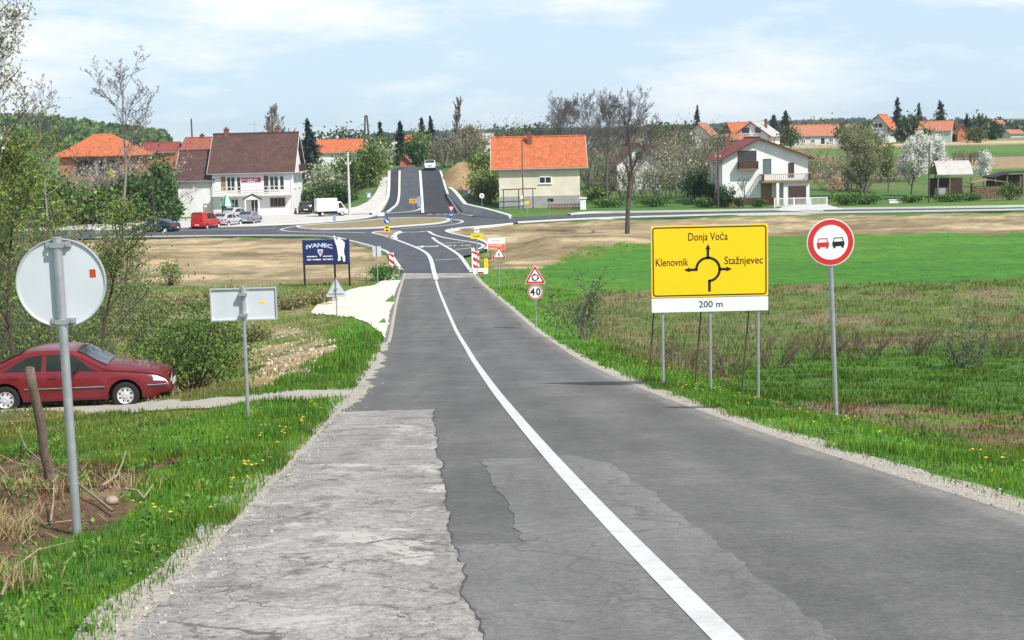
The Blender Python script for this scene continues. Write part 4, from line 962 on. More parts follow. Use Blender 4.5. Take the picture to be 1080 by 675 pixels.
def house(name, label, loc, w, d, he, hr, wall, roof, ridge='x', rotz=0.0, over=.5, gover=.4, plinth=None, wins=(), chim=(), base=-1.0, hip=0.0, fascia=TRIM_B, gutter=True, group=None, cat='house', thick=.16, apex=0.0, gable_mat=None):
    """walls with gables, tiled roof slabs, chimney, gutters, framed windows"""
    o = thing(name, label, cat, loc, rotz, group)
    m_ = MB(); hw, hd = w / 2, d / 2
    rt = thick / 2
    if hip:
        m_.b2(-hw, hw, -hd, hd, base, he)
    elif ridge == 'x': m_.prism([(-hd, base), (hd, base), (hd, he), (apex, hr - rt), (-hd, he)], 'x', -hw, hw)
    else: m_.prism([(-hw, base), (hw, base), (hw, he), (apex, hr - rt), (-hw, he)], 'y', -hd, hd)
    m_.build('wall', wall, o)
    if plinth:
        p = MB(); p.b2(-hw - .05, hw + .05, -hd - .05, hd + .05, base - .05, plinth[0]); p.build('plinth', plinth[1], o)
    r = MB()
    if hip:
        a, b = hw + over, hd + over; sl = (hr - he) / b; ze = he; x = a - b * hip if ridge == 'x' else 0
        V = [(-a, -b, ze), (a, -b, ze), (a, b, ze), (-a, b, ze), (-x, 0, hr), (x, 0, hr)] + [(-a, -b, ze - thick), (a, -b, ze - thick), (a, b, ze - thick), (-a, b, ze - thick)]
        r.add(V, [(0, 1, 5, 4), (1, 2, 5), (2, 3, 4, 5), (3, 0, 4), (6, 7, 1, 0), (7, 8, 2, 1), (8, 9, 3, 2), (9, 6, 0, 3), (9, 8, 7, 6)])
    else:
        half = hd if ridge == 'x' else hw; L = (hw if ridge == 'x' else hd) + gover
        for s in (-1, 1):
            run = abs(s * half - apex); sl = (hr - he) / run
            ee = (s * (half + over), he - over * sl)
            poly = [(apex, hr), ee, (ee[0], ee[1] + thick), (apex, hr + thick)]
            r.prism(poly, 'x' if ridge == 'x' else 'y', -L, L)
        # ridge cap
        if ridge == 'x': r.cyl((-L, apex, hr + thick + .0), (L, apex, hr + thick + .0), .13, n=8)
        else: r.cyl((apex, -L, hr + thick), (apex, L, hr + thick), .13, n=8)
    ro = r.build('roof', roof, o)
    for cx, cy, ch in chim:
        c = MB(); c.b2(cx - .3, cx + .3, cy - .25, cy + .25, he, hr + ch); c.b2(cx - .38, cx + .38, cy - .33, cy + .33, hr + ch, hr + ch + .1); c.b2(cx - .16, cx + .16, cy - .14, cy + .14, hr + ch + .1, hr + ch + .3); c.build('chimney', BRICKM, ro)
    if not hip:
        half = hd if ridge == 'x' else hw; L = (hw if ridge == 'x' else hd) + gover
        for e in (-1, 1):
            for s in (-1, 1):
                run = abs(s * half - apex); sl = (hr - he) / run; ee = (s * (half + over), he - over * sl)
                poly = [(apex, hr - .06), (ee[0], ee[1] - .06), (ee[0], ee[1] + thick * .9), (apex, hr + thick * .9)]
                a, b = (e * L, e * (L + .04)); MB().prism(poly, 'x' if ridge == 'x' else 'y', min(a, b), max(a, b)).build('fascia', fascia, o)
        if gutter:
            for s in (-1, 1):
                run = abs(s * half - apex); sl = (hr - he) / run; ee = s * (half + over + .06); zz = he - over * sl + .02; g = MB()
                if ridge == 'x': g.cyl((-L, ee, zz), (L, ee, zz), .07, n=6)
                else: g.cyl((ee, -L, zz), (ee, L, zz), .07, n=6)
                g.build('gutter', GUT, o)
    for q in wins:
        kw = q[6] if len(q) > 6 else {}
        window(o, q[0], w, d, *q[1:5], **({'mull': q[5]} if len(q) > 5 else {}), **kw)
    return o
def railing(parent, pts, h, mat_, name='railing', gap=.14, bar=.035, solid=False, board=None):
    m_ = MB()
    for a, b in zip(pts[:-1], pts[1:]):
        a, b = Vector(a), Vector(b); L = (b - a).length; d = (b - a) / L
        def rail(z, t, th=.05): 
            c = (a + b) / 2 + Vector((0, 0, z)); R = Matrix.Rotation(math.atan2(d.y, d.x), 3, 'Z'); m_.box(c, (L, th, t), R)
        rail(h - .04, .09, .08)
        if board:
            for z, t in board: rail(z, t)
            n = max(2, int(L / 1.6) + 1)
        else: rail(.08, .06); n = int(L / gap) + 1
        for k in range(n + 1):
            p = a + d * L * k / n; m_.b2(p.x - bar, p.x + bar, p.y - bar, p.y + bar, p.z, p.z + h - .02)
    return m_.build(name, mat_, parent)

# ------------------------------------------------------------------ vehicles
TYRE = mat('tyre_rubber', (.018, .018, .018), .9, var=.2); HUB = mat('silver_wheel_trim', (.70, .71, .72), .4, var=.1, metal=.4); UNDER = mat('underbody_black', (.012, .012, .012), .9)
CARGLASS = glass('car_glass', (.035, .045, .048)); LAMP = mat('clear_lamp', (.75, .76, .78), .15, var=.06, spec=.8); TAIL = mat('red_tail_lamp', (.42, .01, .012), .25, var=.1); BLKTRIM = mat('black_plastic', (.02, .02, .021), .6); CHROME = mat('bright_trim', (.72, .72, .72), .25, metal=.6); PLATE = mat('number_plate', (.75, .75, .72), .5)
def lathe(prof_, c, ax=1, n=20):
    """profile (radius, offset along the axle) turned about an axle parallel to local Y"""
    m_ = MB(); V = []; Fc = []
    for r, o in prof_:
        for k in range(n): a = 2 * math.pi * k / n; V.append((c[0] + r * math.cos(a), c[1] + o, c[2] + r * math.sin(a)))
    for j in range(len(prof_) - 1):
        for k in range(n): Fc.append((j * n + k, j * n + (k + 1) % n, (j + 1) * n + (k + 1) % n, (j + 1) * n + k))
    m_.add(V, Fc); return m_
def car(name, label, loc, rotz, L, W, top, belt, paint, wheels, wr=.31, glassx=None, side_glass=(), doors=(), group=None, cat='car', roofw=.80, detail=True, sill=.24, lampz=.66, tailz=.82, lean=0.0):
    """lofted body with wheel arches, glazing, doors, lamps, wheels; nose towards +X"""
    o = thing(name, label, cat, loc, rotz, group)
    tx = [p[0] for p in top]; tz = [p[1] for p in top]; ft = hermite(tx, tz); fb = hermite([p[0] for p in belt], [p[1] for p in belt])
    x0, x1 = tx[0], tx[-1]
    def hw(x):
        t = (x - x0) / (x1 - x0); e = min(t, 1 - t) * (x1 - x0)
        return W / 2 * (1 - .16 * (1 - min(e / .55, 1)) ** 2.0)
    def sec(x):
        w2 = hw(x); zt = float(ft(x)); zb = min(float(fb(x)), zt - .03); cab = max(0, zt - zb)
        wt = w2 - .03 - min(cab, .62) * (1 - roofw) * .75
        zl = sill + (.10 if x > x1 - .25 or x < x0 + .25 else 0)
        for xw in wheels:
            a = wr + .075; dx = abs(x - xw)
            if dx < a: zl = max(zl, wr + math.sqrt(a * a - dx * dx) * .97)
        zl = min(zl, zb - .08); zm = zl + (zb - zl) * .45
        k = min(1, cab / .2)
        return [(w2 - .05, zl), (w2 - .004, zl + .06 if zl < .4 else zl + .015), (w2, zm), (w2 - .012, zb - .05), (w2 - .045 - .0 * k, zb), (wt + .02, zt - .07 * k - .02), (wt - .06, zt - .012), (wt * .55, zt + .012), (0, zt + .02)]
    xs = set(np.linspace(x0, x1, 44).tolist())
    for xw in wheels:
        a = wr + .075
        for t in np.linspace(0, math.pi, 13): xs.add(xw + a * math.cos(t) * .999)
        xs.add(xw + a + .004); xs.add(xw - a - .004)
    xs = sorted(x for x in xs if x0 <= x <= x1); S = [sec(x) for x in xs]; m_ = MB(); n = 9; V = []; Fc = []
    for x, s in zip(xs, S):
        V += [(x, y, z) for y, z in s] + [(x, -y, z) for y, z in s[:-1][::-1]]
    k = 2 * n - 1
    for j in range(len(xs) - 1):
        for i in range(k - 1): Fc.append((j * k + i, (j + 1) * k + i, (j + 1) * k + i + 1, j * k + i + 1))
    Fc.append(tuple(range(k))); Fc.append(tuple((len(xs) - 1) * k + i for i in range(k))[::-1]); m_.add(V, Fc)
    body = m_.build('body', paint, o, angle=38)
    u = MB(); u.b2(x0 + .12, x1 - .12, -W / 2 + .28, W / 2 - .28, .17, .55); u.b2(wheels[1] - .75 if len(wheels) > 1 else 0, wheels[1] + .5, -W / 2 + .2, W / 2 - .2, .25, .6) if False else None
    u.build('underbody', UNDER, o)
    for xw in wheels:
        for s in (-1, 1):
            y = s * (W / 2 - .105)
            ty = lathe([(wr * .62, -.09 * 1), (wr * .9, -.095), (wr, -.06), (wr, .06), (wr * .9, .095), (wr * .62, .09)], (xw, y, wr), n=24).build('wheel', TYRE, o, angle=40)
            dsc = lathe([(.001, s * .085), (wr * .16, s * .095), (wr * .2, s * .07), (wr * .48, s * .055), (wr * .6, s * .088), (wr * .64, s * .080), (wr * .63, -s * .05)], (xw, y, wr), n=24)
            hub = dsc.build('rim', HUB, ty, angle=40)
            if detail:
                for q in range(8):
                    a = 2 * math.pi * (q + .5) / 8; MB().box((xw + math.cos(a) * wr * .44, y + s * .068, wr + math.sin(a) * wr * .44), (wr * .15, .012, wr * .09), Matrix.Rotation(-a, 3, 'Y')).build('rim_slot', UNDER, ty)
    def surf(x, t, s, off=.006):                        # point on the cabin side: t = 0 belt, 1 roof edge
        c = sec(x); y = c[4][0] + (c[5][0] - c[4][0]) * t; z = c[4][1] + (c[5][1] - c[4][1]) * t
        return (x, s * (y + off), z + off * .3)
    for poly in side_glass:
        for s in (-1, 1):
            g = MB(); pts = []
            for i in range(len(poly)):
                a, b = poly[i], poly[(i + 1) % len(poly)]
                for q in range(4): pts.append((a[0] + (b[0] - a[0]) * q / 4, a[1] + (b[1] - a[1]) * q / 4))
            cx = sum(p[0] for p in pts) / len(pts); ct = sum(p[1] for p in pts) / len(pts)
            g.add([surf(cx, ct, s)] + [surf(x, t, s) for x, t in pts], [(0, 1 + i, 1 + (i + 1) % len(pts)) for i in range(len(pts))]); g.build('side_window', CARGLASS, o)
    def screen(xa, xb, nm, inset=.10):
        g = MB(); V = []; Fc = []; nx, ny = 7, 9
        for i in range(nx):
            x = xa + (xb - xa) * i / (nx - 1); c = sec(x)
            for j in range(ny):
                y = -1 + 2 * j / (ny - 1); wmax = c[6][0] - inset * .35; z = float(ft(x)) + .02 + .008 - (.022 * abs(y) ** 2.5); V.append((x, y * wmax, z + .012))
        for i in range(nx - 1):
            for j in range(ny - 1): a = i * ny + j; Fc.append((a, a + 1, a + ny + 1, a + ny))
        g.add(V, Fc); g.build(nm, CARGLASS, o, smooth=True)
    if glassx:
        if glassx[0]: screen(*glassx[0], 'windscreen')
        if glassx[1]: screen(*glassx[1], 'rear_window')
    def side(x, z, s, off):                              # point on the body side below the belt
        c = sec(x); y = np.interp(z, [c[0][1], c[1][1], c[2][1], c[3][1], c[4][1]], [c[0][0], c[1][0], c[2][0], c[3][0], c[4][0]]); return (x, s * (float(y) + off), z)
    for xa, xb in doors:
        for s in (-1, 1):
            m2 = MB(); V = []; Fc = []; nx, nz = 8, 6
            for i in range(nx):
                x = xa + (xb - xa) * i / (nx - 1); c = sec(x); zl, zh = c[0][1] + .07, c[4][1] - .012
                for j in range(nz): V.append(side(x, zl + (zh - zl) * j / (nz - 1), s, .008))
            for i in range(nx - 1):
                for j in range(nz - 1): a = i * nz + j; Fc.append((a, a + 1, a + nz + 1, a + nz))
            m2.add(V, Fc); dr = m2.build('door', paint, o, smooth=True)
            hx = xa + .10; hz = float(fb(hx)) - .13; p = Vector(side(hx + .08, hz, s, .02)); MB().box(p, (.18, .03, .035)).build('handle', paint if detail else BLKTRIM, dr)
    # lamps, plates, bumpers, trim
    for s in (-1, 1):
        for xe, zz, nm, mt, dx in ((x1, lampz, 'headlight', LAMP, -1), (x0, tailz, 'tail_lamp', TAIL, 1)):
            m2 = MB(); V = []; nx, nz = 5, 3; hh = .085 if nm == 'headlight' else .12
            for i in range(nx):
                x = xe + dx * (.015 + .36 * i / (nx - 1)); c = sec(x)
                for j in range(nz):
                    z = min(zz - hh + 2 * hh * j / (nz - 1) + (.05 * i / nx if nm == 'headlight' else 0), c[4][1] - .01); V.append(side(x, z, s, .012))
            V0 = [(xe - dx * .012, s * (hw(xe) * .55), zz - hh), (xe - dx * .012, s * (hw(xe) * .55), zz), (xe - dx * .012, s * (hw(xe) * .55), zz + hh * .9)]
            V = V0 + V; Fc = []
            for i in range(nx):
                for j in range(nz - 1): a = i * nz + j; Fc.append((a, a + 1, a + nz + 1, a + nz))
            m2.add(V, Fc); m2.build(nm, mt, o, smooth=True)
        b = MB(); V = []; Fc = []; xx = np.linspace(x0 + .02, x1 - .02, 40)
        for x in xx:
            if any(abs(x - q) < wr + .1 for q in wheels): V += [None]; continue
            V += [(side(x, .50, s, .016), side(x, .565, s, .016))]
        runs = []; cur = []
        for i in range(len(V)):
            if V[i]: cur.append(i)
            if (not V[i] or i == len(V) - 1) and len(cur) > 1: runs.append(cur)
            if not V[i]: cur = []
        for rn in runs:
            def strip(z0, z1, off, nm, m_):
                mb = MB(); mb.add([side(xx[i], z, s, off) for i in rn for z in (z0, z1)], [(2 * i, 2 * i + 1, 2 * i + 3, 2 * i + 2) for i in range(len(rn) - 1)]); mb.build(nm, m_, o, fix=False)
            strip(.50, .565, .016, 'side_trim', BLKTRIM)
            if detail: strip(.548, .562, .02, 'bright_strip', CHROME)
        if detail:
            xm = glassx[0][0] - .05 if glassx and glassx[0] else .6
            xm = max(min(xm, glassx[0][1] - .2), glassx[0][0] - .5) if glassx else xm
            p = Vector(surf(xm, .12, s, .02)); mr = MB(); mr.box(p + Vector((0, s * .10, .05)), (.12, .20, .13)); mr.box(p + Vector((0, s * .02, .0)), (.07, .08, .05)); mr.build('wing_mirror', BLKTRIM, o)
    for xe, nm in ((x1, 'front_plate'), (x0, 'rear_plate')):
        sg = 1 if xe > 0 else -1; MB().box((xe + sg * .012, 0, .52), (.02, .52, .12)).build(nm, PLATE, o)
    g = MB(); g.box((x1 + .004, 0, lampz), (.03, hw(x1) * .9, .10)); g.build('grille', BLKTRIM, o)
    return o
def paint(name, col): return mat('paint_' + name, col, .32, var=.04, scale=1.5, coat=.35, spec=.5)
SEDAN = dict(top=[(-2.40, .62), (-2.36, .92), (-2.28, 1.0), (-1.85, 1.04), (-1.62, 1.09), (-.95, 1.37), (-.45, 1.435), (0, 1.435), (.25, 1.39), (1.0, 1.02), (1.15, .985), (1.7, .93), (2.1, .85), (2.3, .76), (2.40, .58)],
             belt=[(-2.40, .55), (-2.3, .90), (-1.6, .955), (-.5, .93), (.9, .89), (1.6, .84), (2.1, .76), (2.3, .67), (2.4, .5)])
HATCH = dict(top=[(-1.95, .62), (-1.92, .98), (-1.80, 1.12), (-1.42, 1.42), (-.6, 1.48), (-.05, 1.45), (.72, 1.02), (.9, .97), (1.5, .86), (1.85, .70), (1.95, .52)],
             belt=[(-1.95, .55), (-1.85, .92), (-.5, .93), (.6, .90), (1.3, .82), (1.8, .63), (1.95, .48)])
VAN = dict(top=[(-2.05, .9), (-2.03, 1.55), (-1.92, 1.80), (-1.4, 1.86), (.1, 1.84), (.45, 1.74), (1.05, 1.16), (1.2, 1.08), (1.75, .92), (2.0, .75), (2.08, .55)],
           belt=[(-2.05, .8), (-2.0, 1.05), (0, 1.05), (.9, 1.0), (1.5, .88), (2.0, .66), (2.08, .5)])

# ------------------------------------------------------------------ road signs (front towards -Y)
def pole(o, h, r=.03, x=0.0, name='pole', m_=None, z0=-.35):
    b = MB(); b.cyl((x, 0, z0), (x, 0, h), r, n=12); b.cyl((x, 0, h), (x, 0, h + .012), r * 1.06, n=12)
    return b.build(name, m_ or GALV, o, angle=40)
def circ(cx, cz, r, n=40, a0=0): return [(cx + r * math.cos(a0 + 2 * math.pi * k / n), cz + r * math.sin(a0 + 2 * math.pi * k / n)) for k in range(n)]
def rrect(cx, cz, w, h, r=.03, n=4):
    p = []
    for sx, sz, a in ((1, 1, 0), (-1, 1, 90), (-1, -1, 180), (1, -1, 270)):
        for k in range(n + 1): t = math.radians(a + 90 * k / n); p.append((cx + sx * (w / 2 - r) + r * math.cos(t), cz + sz * (h / 2 - r) + r * math.sin(t)))
    return p
def tri(cx, cz, s, r=.06, up=1):
    H_ = s * math.sqrt(3) / 2; c = [(0, H_ * 2 / 3), (-s / 2, -H_ / 3), (s / 2, -H_ / 3)]; p = []
    for i, (x, z) in enumerate(c):
        L = math.hypot(x, z); ux, uz = x / L, z / L; ccx, ccz = x - ux * 2 * r, z - uz * 2 * r; a = math.atan2(uz, ux)
        for k in range(-2, 3): t = a + math.radians(60) * k / 2; p.append((cx + ccx + r * math.cos(t), cz + up * (ccz + r * math.sin(t))))
    return p if up > 0 else p[::-1]
def plate(o, poly, y, th, m_, name='plate', back=None):
    pl = MB().prism(poly, 'y', y, y + th).build(name, m_, o)
    return pl
def prints(o, items, y):
    """flat print in thin layers, each 3 mm in front of the last"""
    for i, (poly, m_, nm) in enumerate(items):
        b = MB()
        for p in (poly if isinstance(poly[0], list) else [poly]): b.add([(u, y - .003 * (i + 1), v) for u, v in p], [tuple(range(len(p)))])
        b.build(nm, m_, o, fix=False, kind='stuff' if nm == 'small_print' else None)
def clamps(o, zs, w_=.16, y=.03):
    for z in zs: MB().b2(-w_ / 2, w_ / 2, y - .075, y - .030, z - .018, z + .018).b2(-.05, .05, y - .04, y + .045, z - .02, z + .02).build('clamp', GALV, o)
PY_ = -.045                                             # plates sit in front of the pole
def disc_sign(o, z, R, ring, face=S_WHITE, edge=S_WHITE, ring_w=.15, y=PY_):
    p = plate(o, circ(0, z, R), y, .012, ALU, 'disc'); it = [(circ(0, z, R * .985), edge, 'sign_face')]
    if ring: it += [(circ(0, z, R * .95), ring, 'sign_ring'), (circ(0, z, R * (1 - ring_w * 2)), face, 'sign_field')]
    prints(p, it, y); return p
def tri_sign(o, z, s, up=1, y=PY_):
    p = plate(o, tri(0, z, s, .05 * s, up), y, .012, ALU, 'triangle'); prints(p, [(tri(0, z, s * .985, .05 * s, up), S_WHITE, 'sign_face'), (tri(0, z, s * .93, .045 * s, up), S_RED, 'sign_border'), (tri(0, z, s * .66, .03 * s, up), S_WHITE, 'sign_field')], y); return p
def bars(x0, x1, z, h, n, rng):
    """illegible small lettering as short strokes"""
    out_ = []; x = x0
    while x < x1:
        w_ = (x1 - x0) / n * rng.uniform(.5, .9); out_.append([(x, z - h / 2), (min(x + w_, x1), z - h / 2), (min(x + w_, x1), z + h / 2), (x, z + h / 2)]); x += (x1 - x0) / n
    return out_
# ================================================================== placement
# ------------------------------------------------------------------ road signs near the camera
def sc_at(px, py, Y=None):
    b = hit(px, py) if Y is None else gpx(px, Y); return b, b.y / F
def round_sign_back():
    b, k = sc_at(82, 560, 10.3); o = thing('road_sign', 'large round sign seen from behind on a leaning pole in the left foreground', 'road sign', b, math.pi + .06)
    o.rotation_euler.y = math.radians(.6); zc = 1.755; pole(o, 2.06, .031)
    p = plate(o, circ(0, zc, .297, 64), PY_, .003, ALU, 'disc')
    rim = MB(); n = 64
    pr = [(.288, .004), (.297, .020), (.303, .020), (.303, -.012), (.296, -.012)]; V = []; Fc = []
    for r, yy in pr:
        for q in range(n): a = 2 * math.pi * q / n; V.append((r * math.cos(a), PY_ + yy, zc + r * math.sin(a)))
    for j in range(len(pr)):
        for q in range(n): j2 = (j + 1) % len(pr); Fc.append((j * n + q, j * n + (q + 1) % n, j2 * n + (q + 1) % n, j2 * n + q))
    rim.add(V, Fc).build('rim', ALU_RIM, p, angle=35)
    prints(p, [(circ(0, zc, .292), S_WHITE, 'sign_face')], PY_)
    for z in (zc + .262, zc - .262):
        MB().b2(-.085, .085, PY_ + .004, PY_ + .024, z - .02, z + .02).b2(-.075, -.055, PY_ + .02, PY_ + .05, z - .014, z + .014).b2(.055, .075, PY_ + .02, PY_ + .05, z - .014, z + .014).b2(-.045, .045, .024, .036, z - .017, z + .017).build('clamp', GALV, o)
    MB().b2(-.235, -.195, PY_ + .0035, PY_ + .0055, zc + .03, zc + .085).build('sticker', mat('sticker_orange', (.55, .07, .015), .5, var=.2, scale=60), p)
round_sign_back()
def panel_back():
    b, k = sc_at(262, 442, 20.2); o = thing('direction_sign', 'two rectangular sign panels seen from behind on one post beside the gravel track', 'road sign', b, math.pi + .10)
    pole(o, 1.84, .025)
    for sgn, x in ((-1, -.235), (1, .225)):
        p = plate(o, rrect(x, 1.60, .425, .44, .015), PY_, .004, ALU, 'panel'); w2, h2 = .425 / 2, .22
        MB().b2(x - w2, x + w2, PY_ + .004, PY_ + .03, 1.60 + h2 - .018, 1.60 + h2).b2(x - w2, x + w2, PY_ + .004, PY_ + .03, 1.60 - h2, 1.60 - h2 + .018).b2(x - w2, x - w2 + .018, PY_ + .004, PY_ + .03, 1.60 - h2 + .018, 1.60 + h2 - .018).b2(x + w2 - .018, x + w2, PY_ + .004, PY_ + .03, 1.60 - h2 + .018, 1.60 + h2 - .018).build('rim', ALU_RIM, p)
        prints(p, [(rrect(x, 1.60, .42, .435, .015), S_YEL, 'sign_face')], PY_)
        if sgn < 0: MB().b2(x - .05, x + .03, PY_ + .0045, PY_ + .006, 1.60, 1.63).build('sticker', S_YEL, p)
    clamps(o, (1.74, 1.46), .11)
panel_back()
def roundabout_sign():
    Y = 26.0; b = gpx(749, Y); k = .01625; o = thing('direction_sign', 'big yellow roundabout direction sign with a white 200 m strip on three posts', 'road sign', b)
    zb = float(at(749, 328.4, Y).z) - b.z                     # bottom of the white strip
    lx = lambda px: (px - 749) * k; lz = lambda px, py: zb + (328.4 - py - (px - 749) * .0227) * k
    for px in (699, 749.5, 800.5):
        x = lx(px); g = h1(b.x + x, Y) - b.z; pole(o, zb + 1.45, .026, x, 'post', z0=g - .3)
        s = MB(); s.cyl((x - .12, .06, zb + .35), (x - .20, .75, g - .28), .014, n=8); s.build('brace', mat('brown_brace', (.16, .115, .08), .8), o)
    W2 = 1.005
    pl = plate(o, rrect(0, zb + .875, 2 * W2, 1.24, .03), PY_, .02, ALU, 'panel')
    pw = plate(o, rrect(0, zb + .1235, 2 * W2, .247, .012), PY_, .02, ALU, 'distance_strip')
    y = PY_
    def outline(w_, h_, cz, r, t):
        a = rrect(0, cz, w_, h_, r, 5); c = rrect(0, cz, w_ - 2 * t, h_ - 2 * t, max(r - t, .005), 5); n = len(a)
        return [[a[i], a[(i + 1) % n], c[(i + 1) % n], c[i]] for i in range(n)]
    prints(pl, [(rrect(0, zb + .875, 2 * W2 - .008, 1.232, .03), S_YEL, 'sign_face'), (outline(1.955, 1.19, zb + .875, .055, .021), S_BLK, 'border_line')], y)
    prints(pw, [(rrect(0, zb + .1235, 2 * W2 - .008, .239, .012), S_WHITE, 'sign_face')], y)
    c = (lx(747.3), lz(747.3, 283.4)); R1, R2 = .222, .178; arc = []
    n = 40
    for q in range(n):
        a0 = math.radians(180 - 270 * q / n); a1 = math.radians(180 - 270 * (q + 1) / n)
        arc.append([(c[0] + R1 * math.cos(t), c[1] + R1 * math.sin(t)) for t in (a0, a1)] + [(c[0] + R2 * math.cos(t), c[1] + R2 * math.sin(t)) for t in (a1, a0)])
    h = .022
    sh = [[(c[0] - h, c[1] + R2), (c[0] + h, c[1] + R2), (c[0] + h, c[1] + R1 + .13), (c[0] - h, c[1] + R1 + .13)], [(c[0] - .045, c[1] + R1 + .125), (c[0] + .045, c[1] + R1 + .125), (c[0], c[1] + R1 + .215)],
          [(c[0] - R1 - .10, c[1] - h), (c[0] - R2, c[1] - h), (c[0] - R2, c[1] + h), (c[0] - R1 - .10, c[1] + h)], [(c[0] - R1 - .095, c[1] - .042), (c[0] - R1 - .095, c[1] + .042), (c[0] - R1 - .19, c[1])],
          [(c[0] + R2, c[1] - h), (c[0] + R1 + .10, c[1] - h), (c[0] + R1 + .10, c[1] + h), (c[0] + R2, c[1] + h)], [(c[0] + R1 + .095, c[1] - .042), (c[0] + R1 + .19, c[1]), (c[0] + R1 + .095, c[1] + .042)],
          [(c[0], c[1] - R1 - .16), (c[0] + .045, c[1] - R1 - .16), (c[0] + .045, c[1] - R2), (c[0], c[1] - R2)]]
    prints(pl, [(arc + sh, S_BLK, 'roundabout_symbol')], y - .004)
    for t, px, py, wd, par in (('Donja Voća', 747.3, 249, .675, pl), ('Klenovnik', 709, 276.2, .56, pl), ('Stažnjevec', 785, 273.9, .66, pl), ('200 m', 750, 320.6, .41, pw)):
        me = text_mesh(t, .165, 1, .0006); xs = [v.co.x for v in me.vertices]; w0 = max(xs) - min(xs); f = wd / w0; sz = 1.16 if t != '200 m' else .95
        for v in me.vertices: v.co = (v.co.x * f + lx(px), y - .007, v.co.y * sz + lz(px, py))
        if t == '200 m':                              # figure and unit stand apart
            cut = lx(px) + wd * .18
            for nm, keep in (('distance_figure', lambda q: q < cut), ('distance_unit', lambda q: q >= cut)):
                bm = bmesh.new(); bm.from_mesh(me); bmesh.ops.delete(bm, geom=[v for v in bm.verts if not keep(v.co.x)], context='VERTS'); m2 = bpy.data.meshes.new(nm); bm.to_mesh(m2); bm.free(); link(nm, m2, S_BLK, par)
        else: link('lettering', me, S_BLK, par)
roundabout_sign()
def no_overtaking():
    b = gpx(882, 19.2); o = thing('road_sign', 'round red-rimmed no overtaking sign with a red and a black car', 'road sign', b)
    o.rotation_euler.y = math.radians(-2.2); z = float(at(879, 255, 19.2).z) - b.z; pole(o, z + .2, .03)
    p = disc_sign(o, z, .302, S_RED, ring_w=.135); clamps(o, (z + .15, z - .15))
    for x, m_ in ((-.098, S_RED), (.098, S_BLK)):
        bod = [(x - .075, z - .035), (x - .068, z - .052), (x + .068, z - .052), (x + .075, z - .035), (x + .075, z + .005), (x - .075, z + .005)]
        roof = [[(x - .068, z + .006), (x - .060, z + .006), (x - .047, z + .05), (x - .055, z + .056)], [(x + .06, z + .006), (x + .068, z + .006), (x + .055, z + .056), (x + .047, z + .05)], [(x - .055, z + .048), (x + .055, z + .048), (x + .055, z + .057), (x - .055, z + .057)]]
        wh = [[(x + s - .013, z - .074), (x + s + .013, z - .074), (x + s + .013, z - .051), (x + s - .013, z - .051)] for s in (-.052, .052)]
        prints(p, [([bod] + wh + [list(r) for r in roof], m_, 'car_symbol')], PY_ - .011)
no_overtaking()
def sign40():
    b, k = sc_at(565.5, 347); o = thing('road_sign', 'red triangle roundabout warning above a round 40 speed limit sign', 'road sign', b)
    z1 = float(at(564, 308, b.y).z) - b.z; z2 = float(at(563.5, 292.5, b.y).z) - b.z; pole(o, z2 + .3, .03)
    p = disc_sign(o, z1, 8.1 * k, S_RED, ring_w=.10)
    for dg, dx in (('4', -.115), ('0', .115)):
        me = text_mesh(dg, .40, .9, .012)
        for v in me.vertices: v.co = (v.co.x + dx, PY_ - .013, v.co.y + z1)
        link('digit', me, S_BLK, p)
    q = tri_sign(o, z2, 23.5 * k); sy = []
    for s in range(3):
        a0 = math.radians(100 + 120 * s)
        for j in range(5):
            t0 = a0 + math.radians(16 * j); t1 = a0 + math.radians(16 * (j + 1)); sy.append([(.145 * math.cos(t0), z2 + .145 * math.sin(t0)), (.145 * math.cos(t1), z2 + .145 * math.sin(t1)), (.10 * math.cos(t1), z2 + .10 * math.sin(t1)), (.10 * math.cos(t0), z2 + .10 * math.sin(t0))][::-1])
        t = a0 - .15; sy.append([(.07 * math.cos(t + .25), z2 + .07 * math.sin(t + .25)), (.18 * math.cos(t + .25), z2 + .18 * math.sin(t + .25)), (.13 * math.cos(t - .55), z2 + .13 * math.sin(t - .55))])
    prints(q, [(sy, S_BLK, 'roundabout_symbol')], PY_ - .011); clamps(o, (z1, z2))
sign40()
def tri_back():
    b, k = sc_at(355.5, 335); o = thing('road_sign', 'triangular warning sign seen from behind at the pale pull-in', 'road sign', b, math.pi)
    z = float(at(355, 306.5, b.y).z) - b.z; pole(o, z + 13 * k, .03); p = plate(o, tri(0, z, 23 * k, .05), PY_, .004, ALU, 'triangle'); prints(p, [(tri(0, z, 22.5 * k, .05), S_RED, 'sign_face')], PY_)
    MB().b2(-8 * k, 8 * k, PY_ + .006, PY_ + .03, z - .17, z - .14).build('bracket', GALV, o); clamps(o, (z + .1,))
tri_back()
def small_sign(px, py, name, label, cy, w_px, h_px, mats, back=False, kind='rect', pole_top=None, lean=0.0, cx=None, rot=0.0, Y=None):
    """a far sign of one or more stacked plates: (row of the centre, shape, size in px, face, extra)"""
    b, k = sc_at(px, py, Y); o = thing('road_sign' if name is None else name, label, 'road sign', b, (math.pi if back else 0) + rot)
    return o, b, k
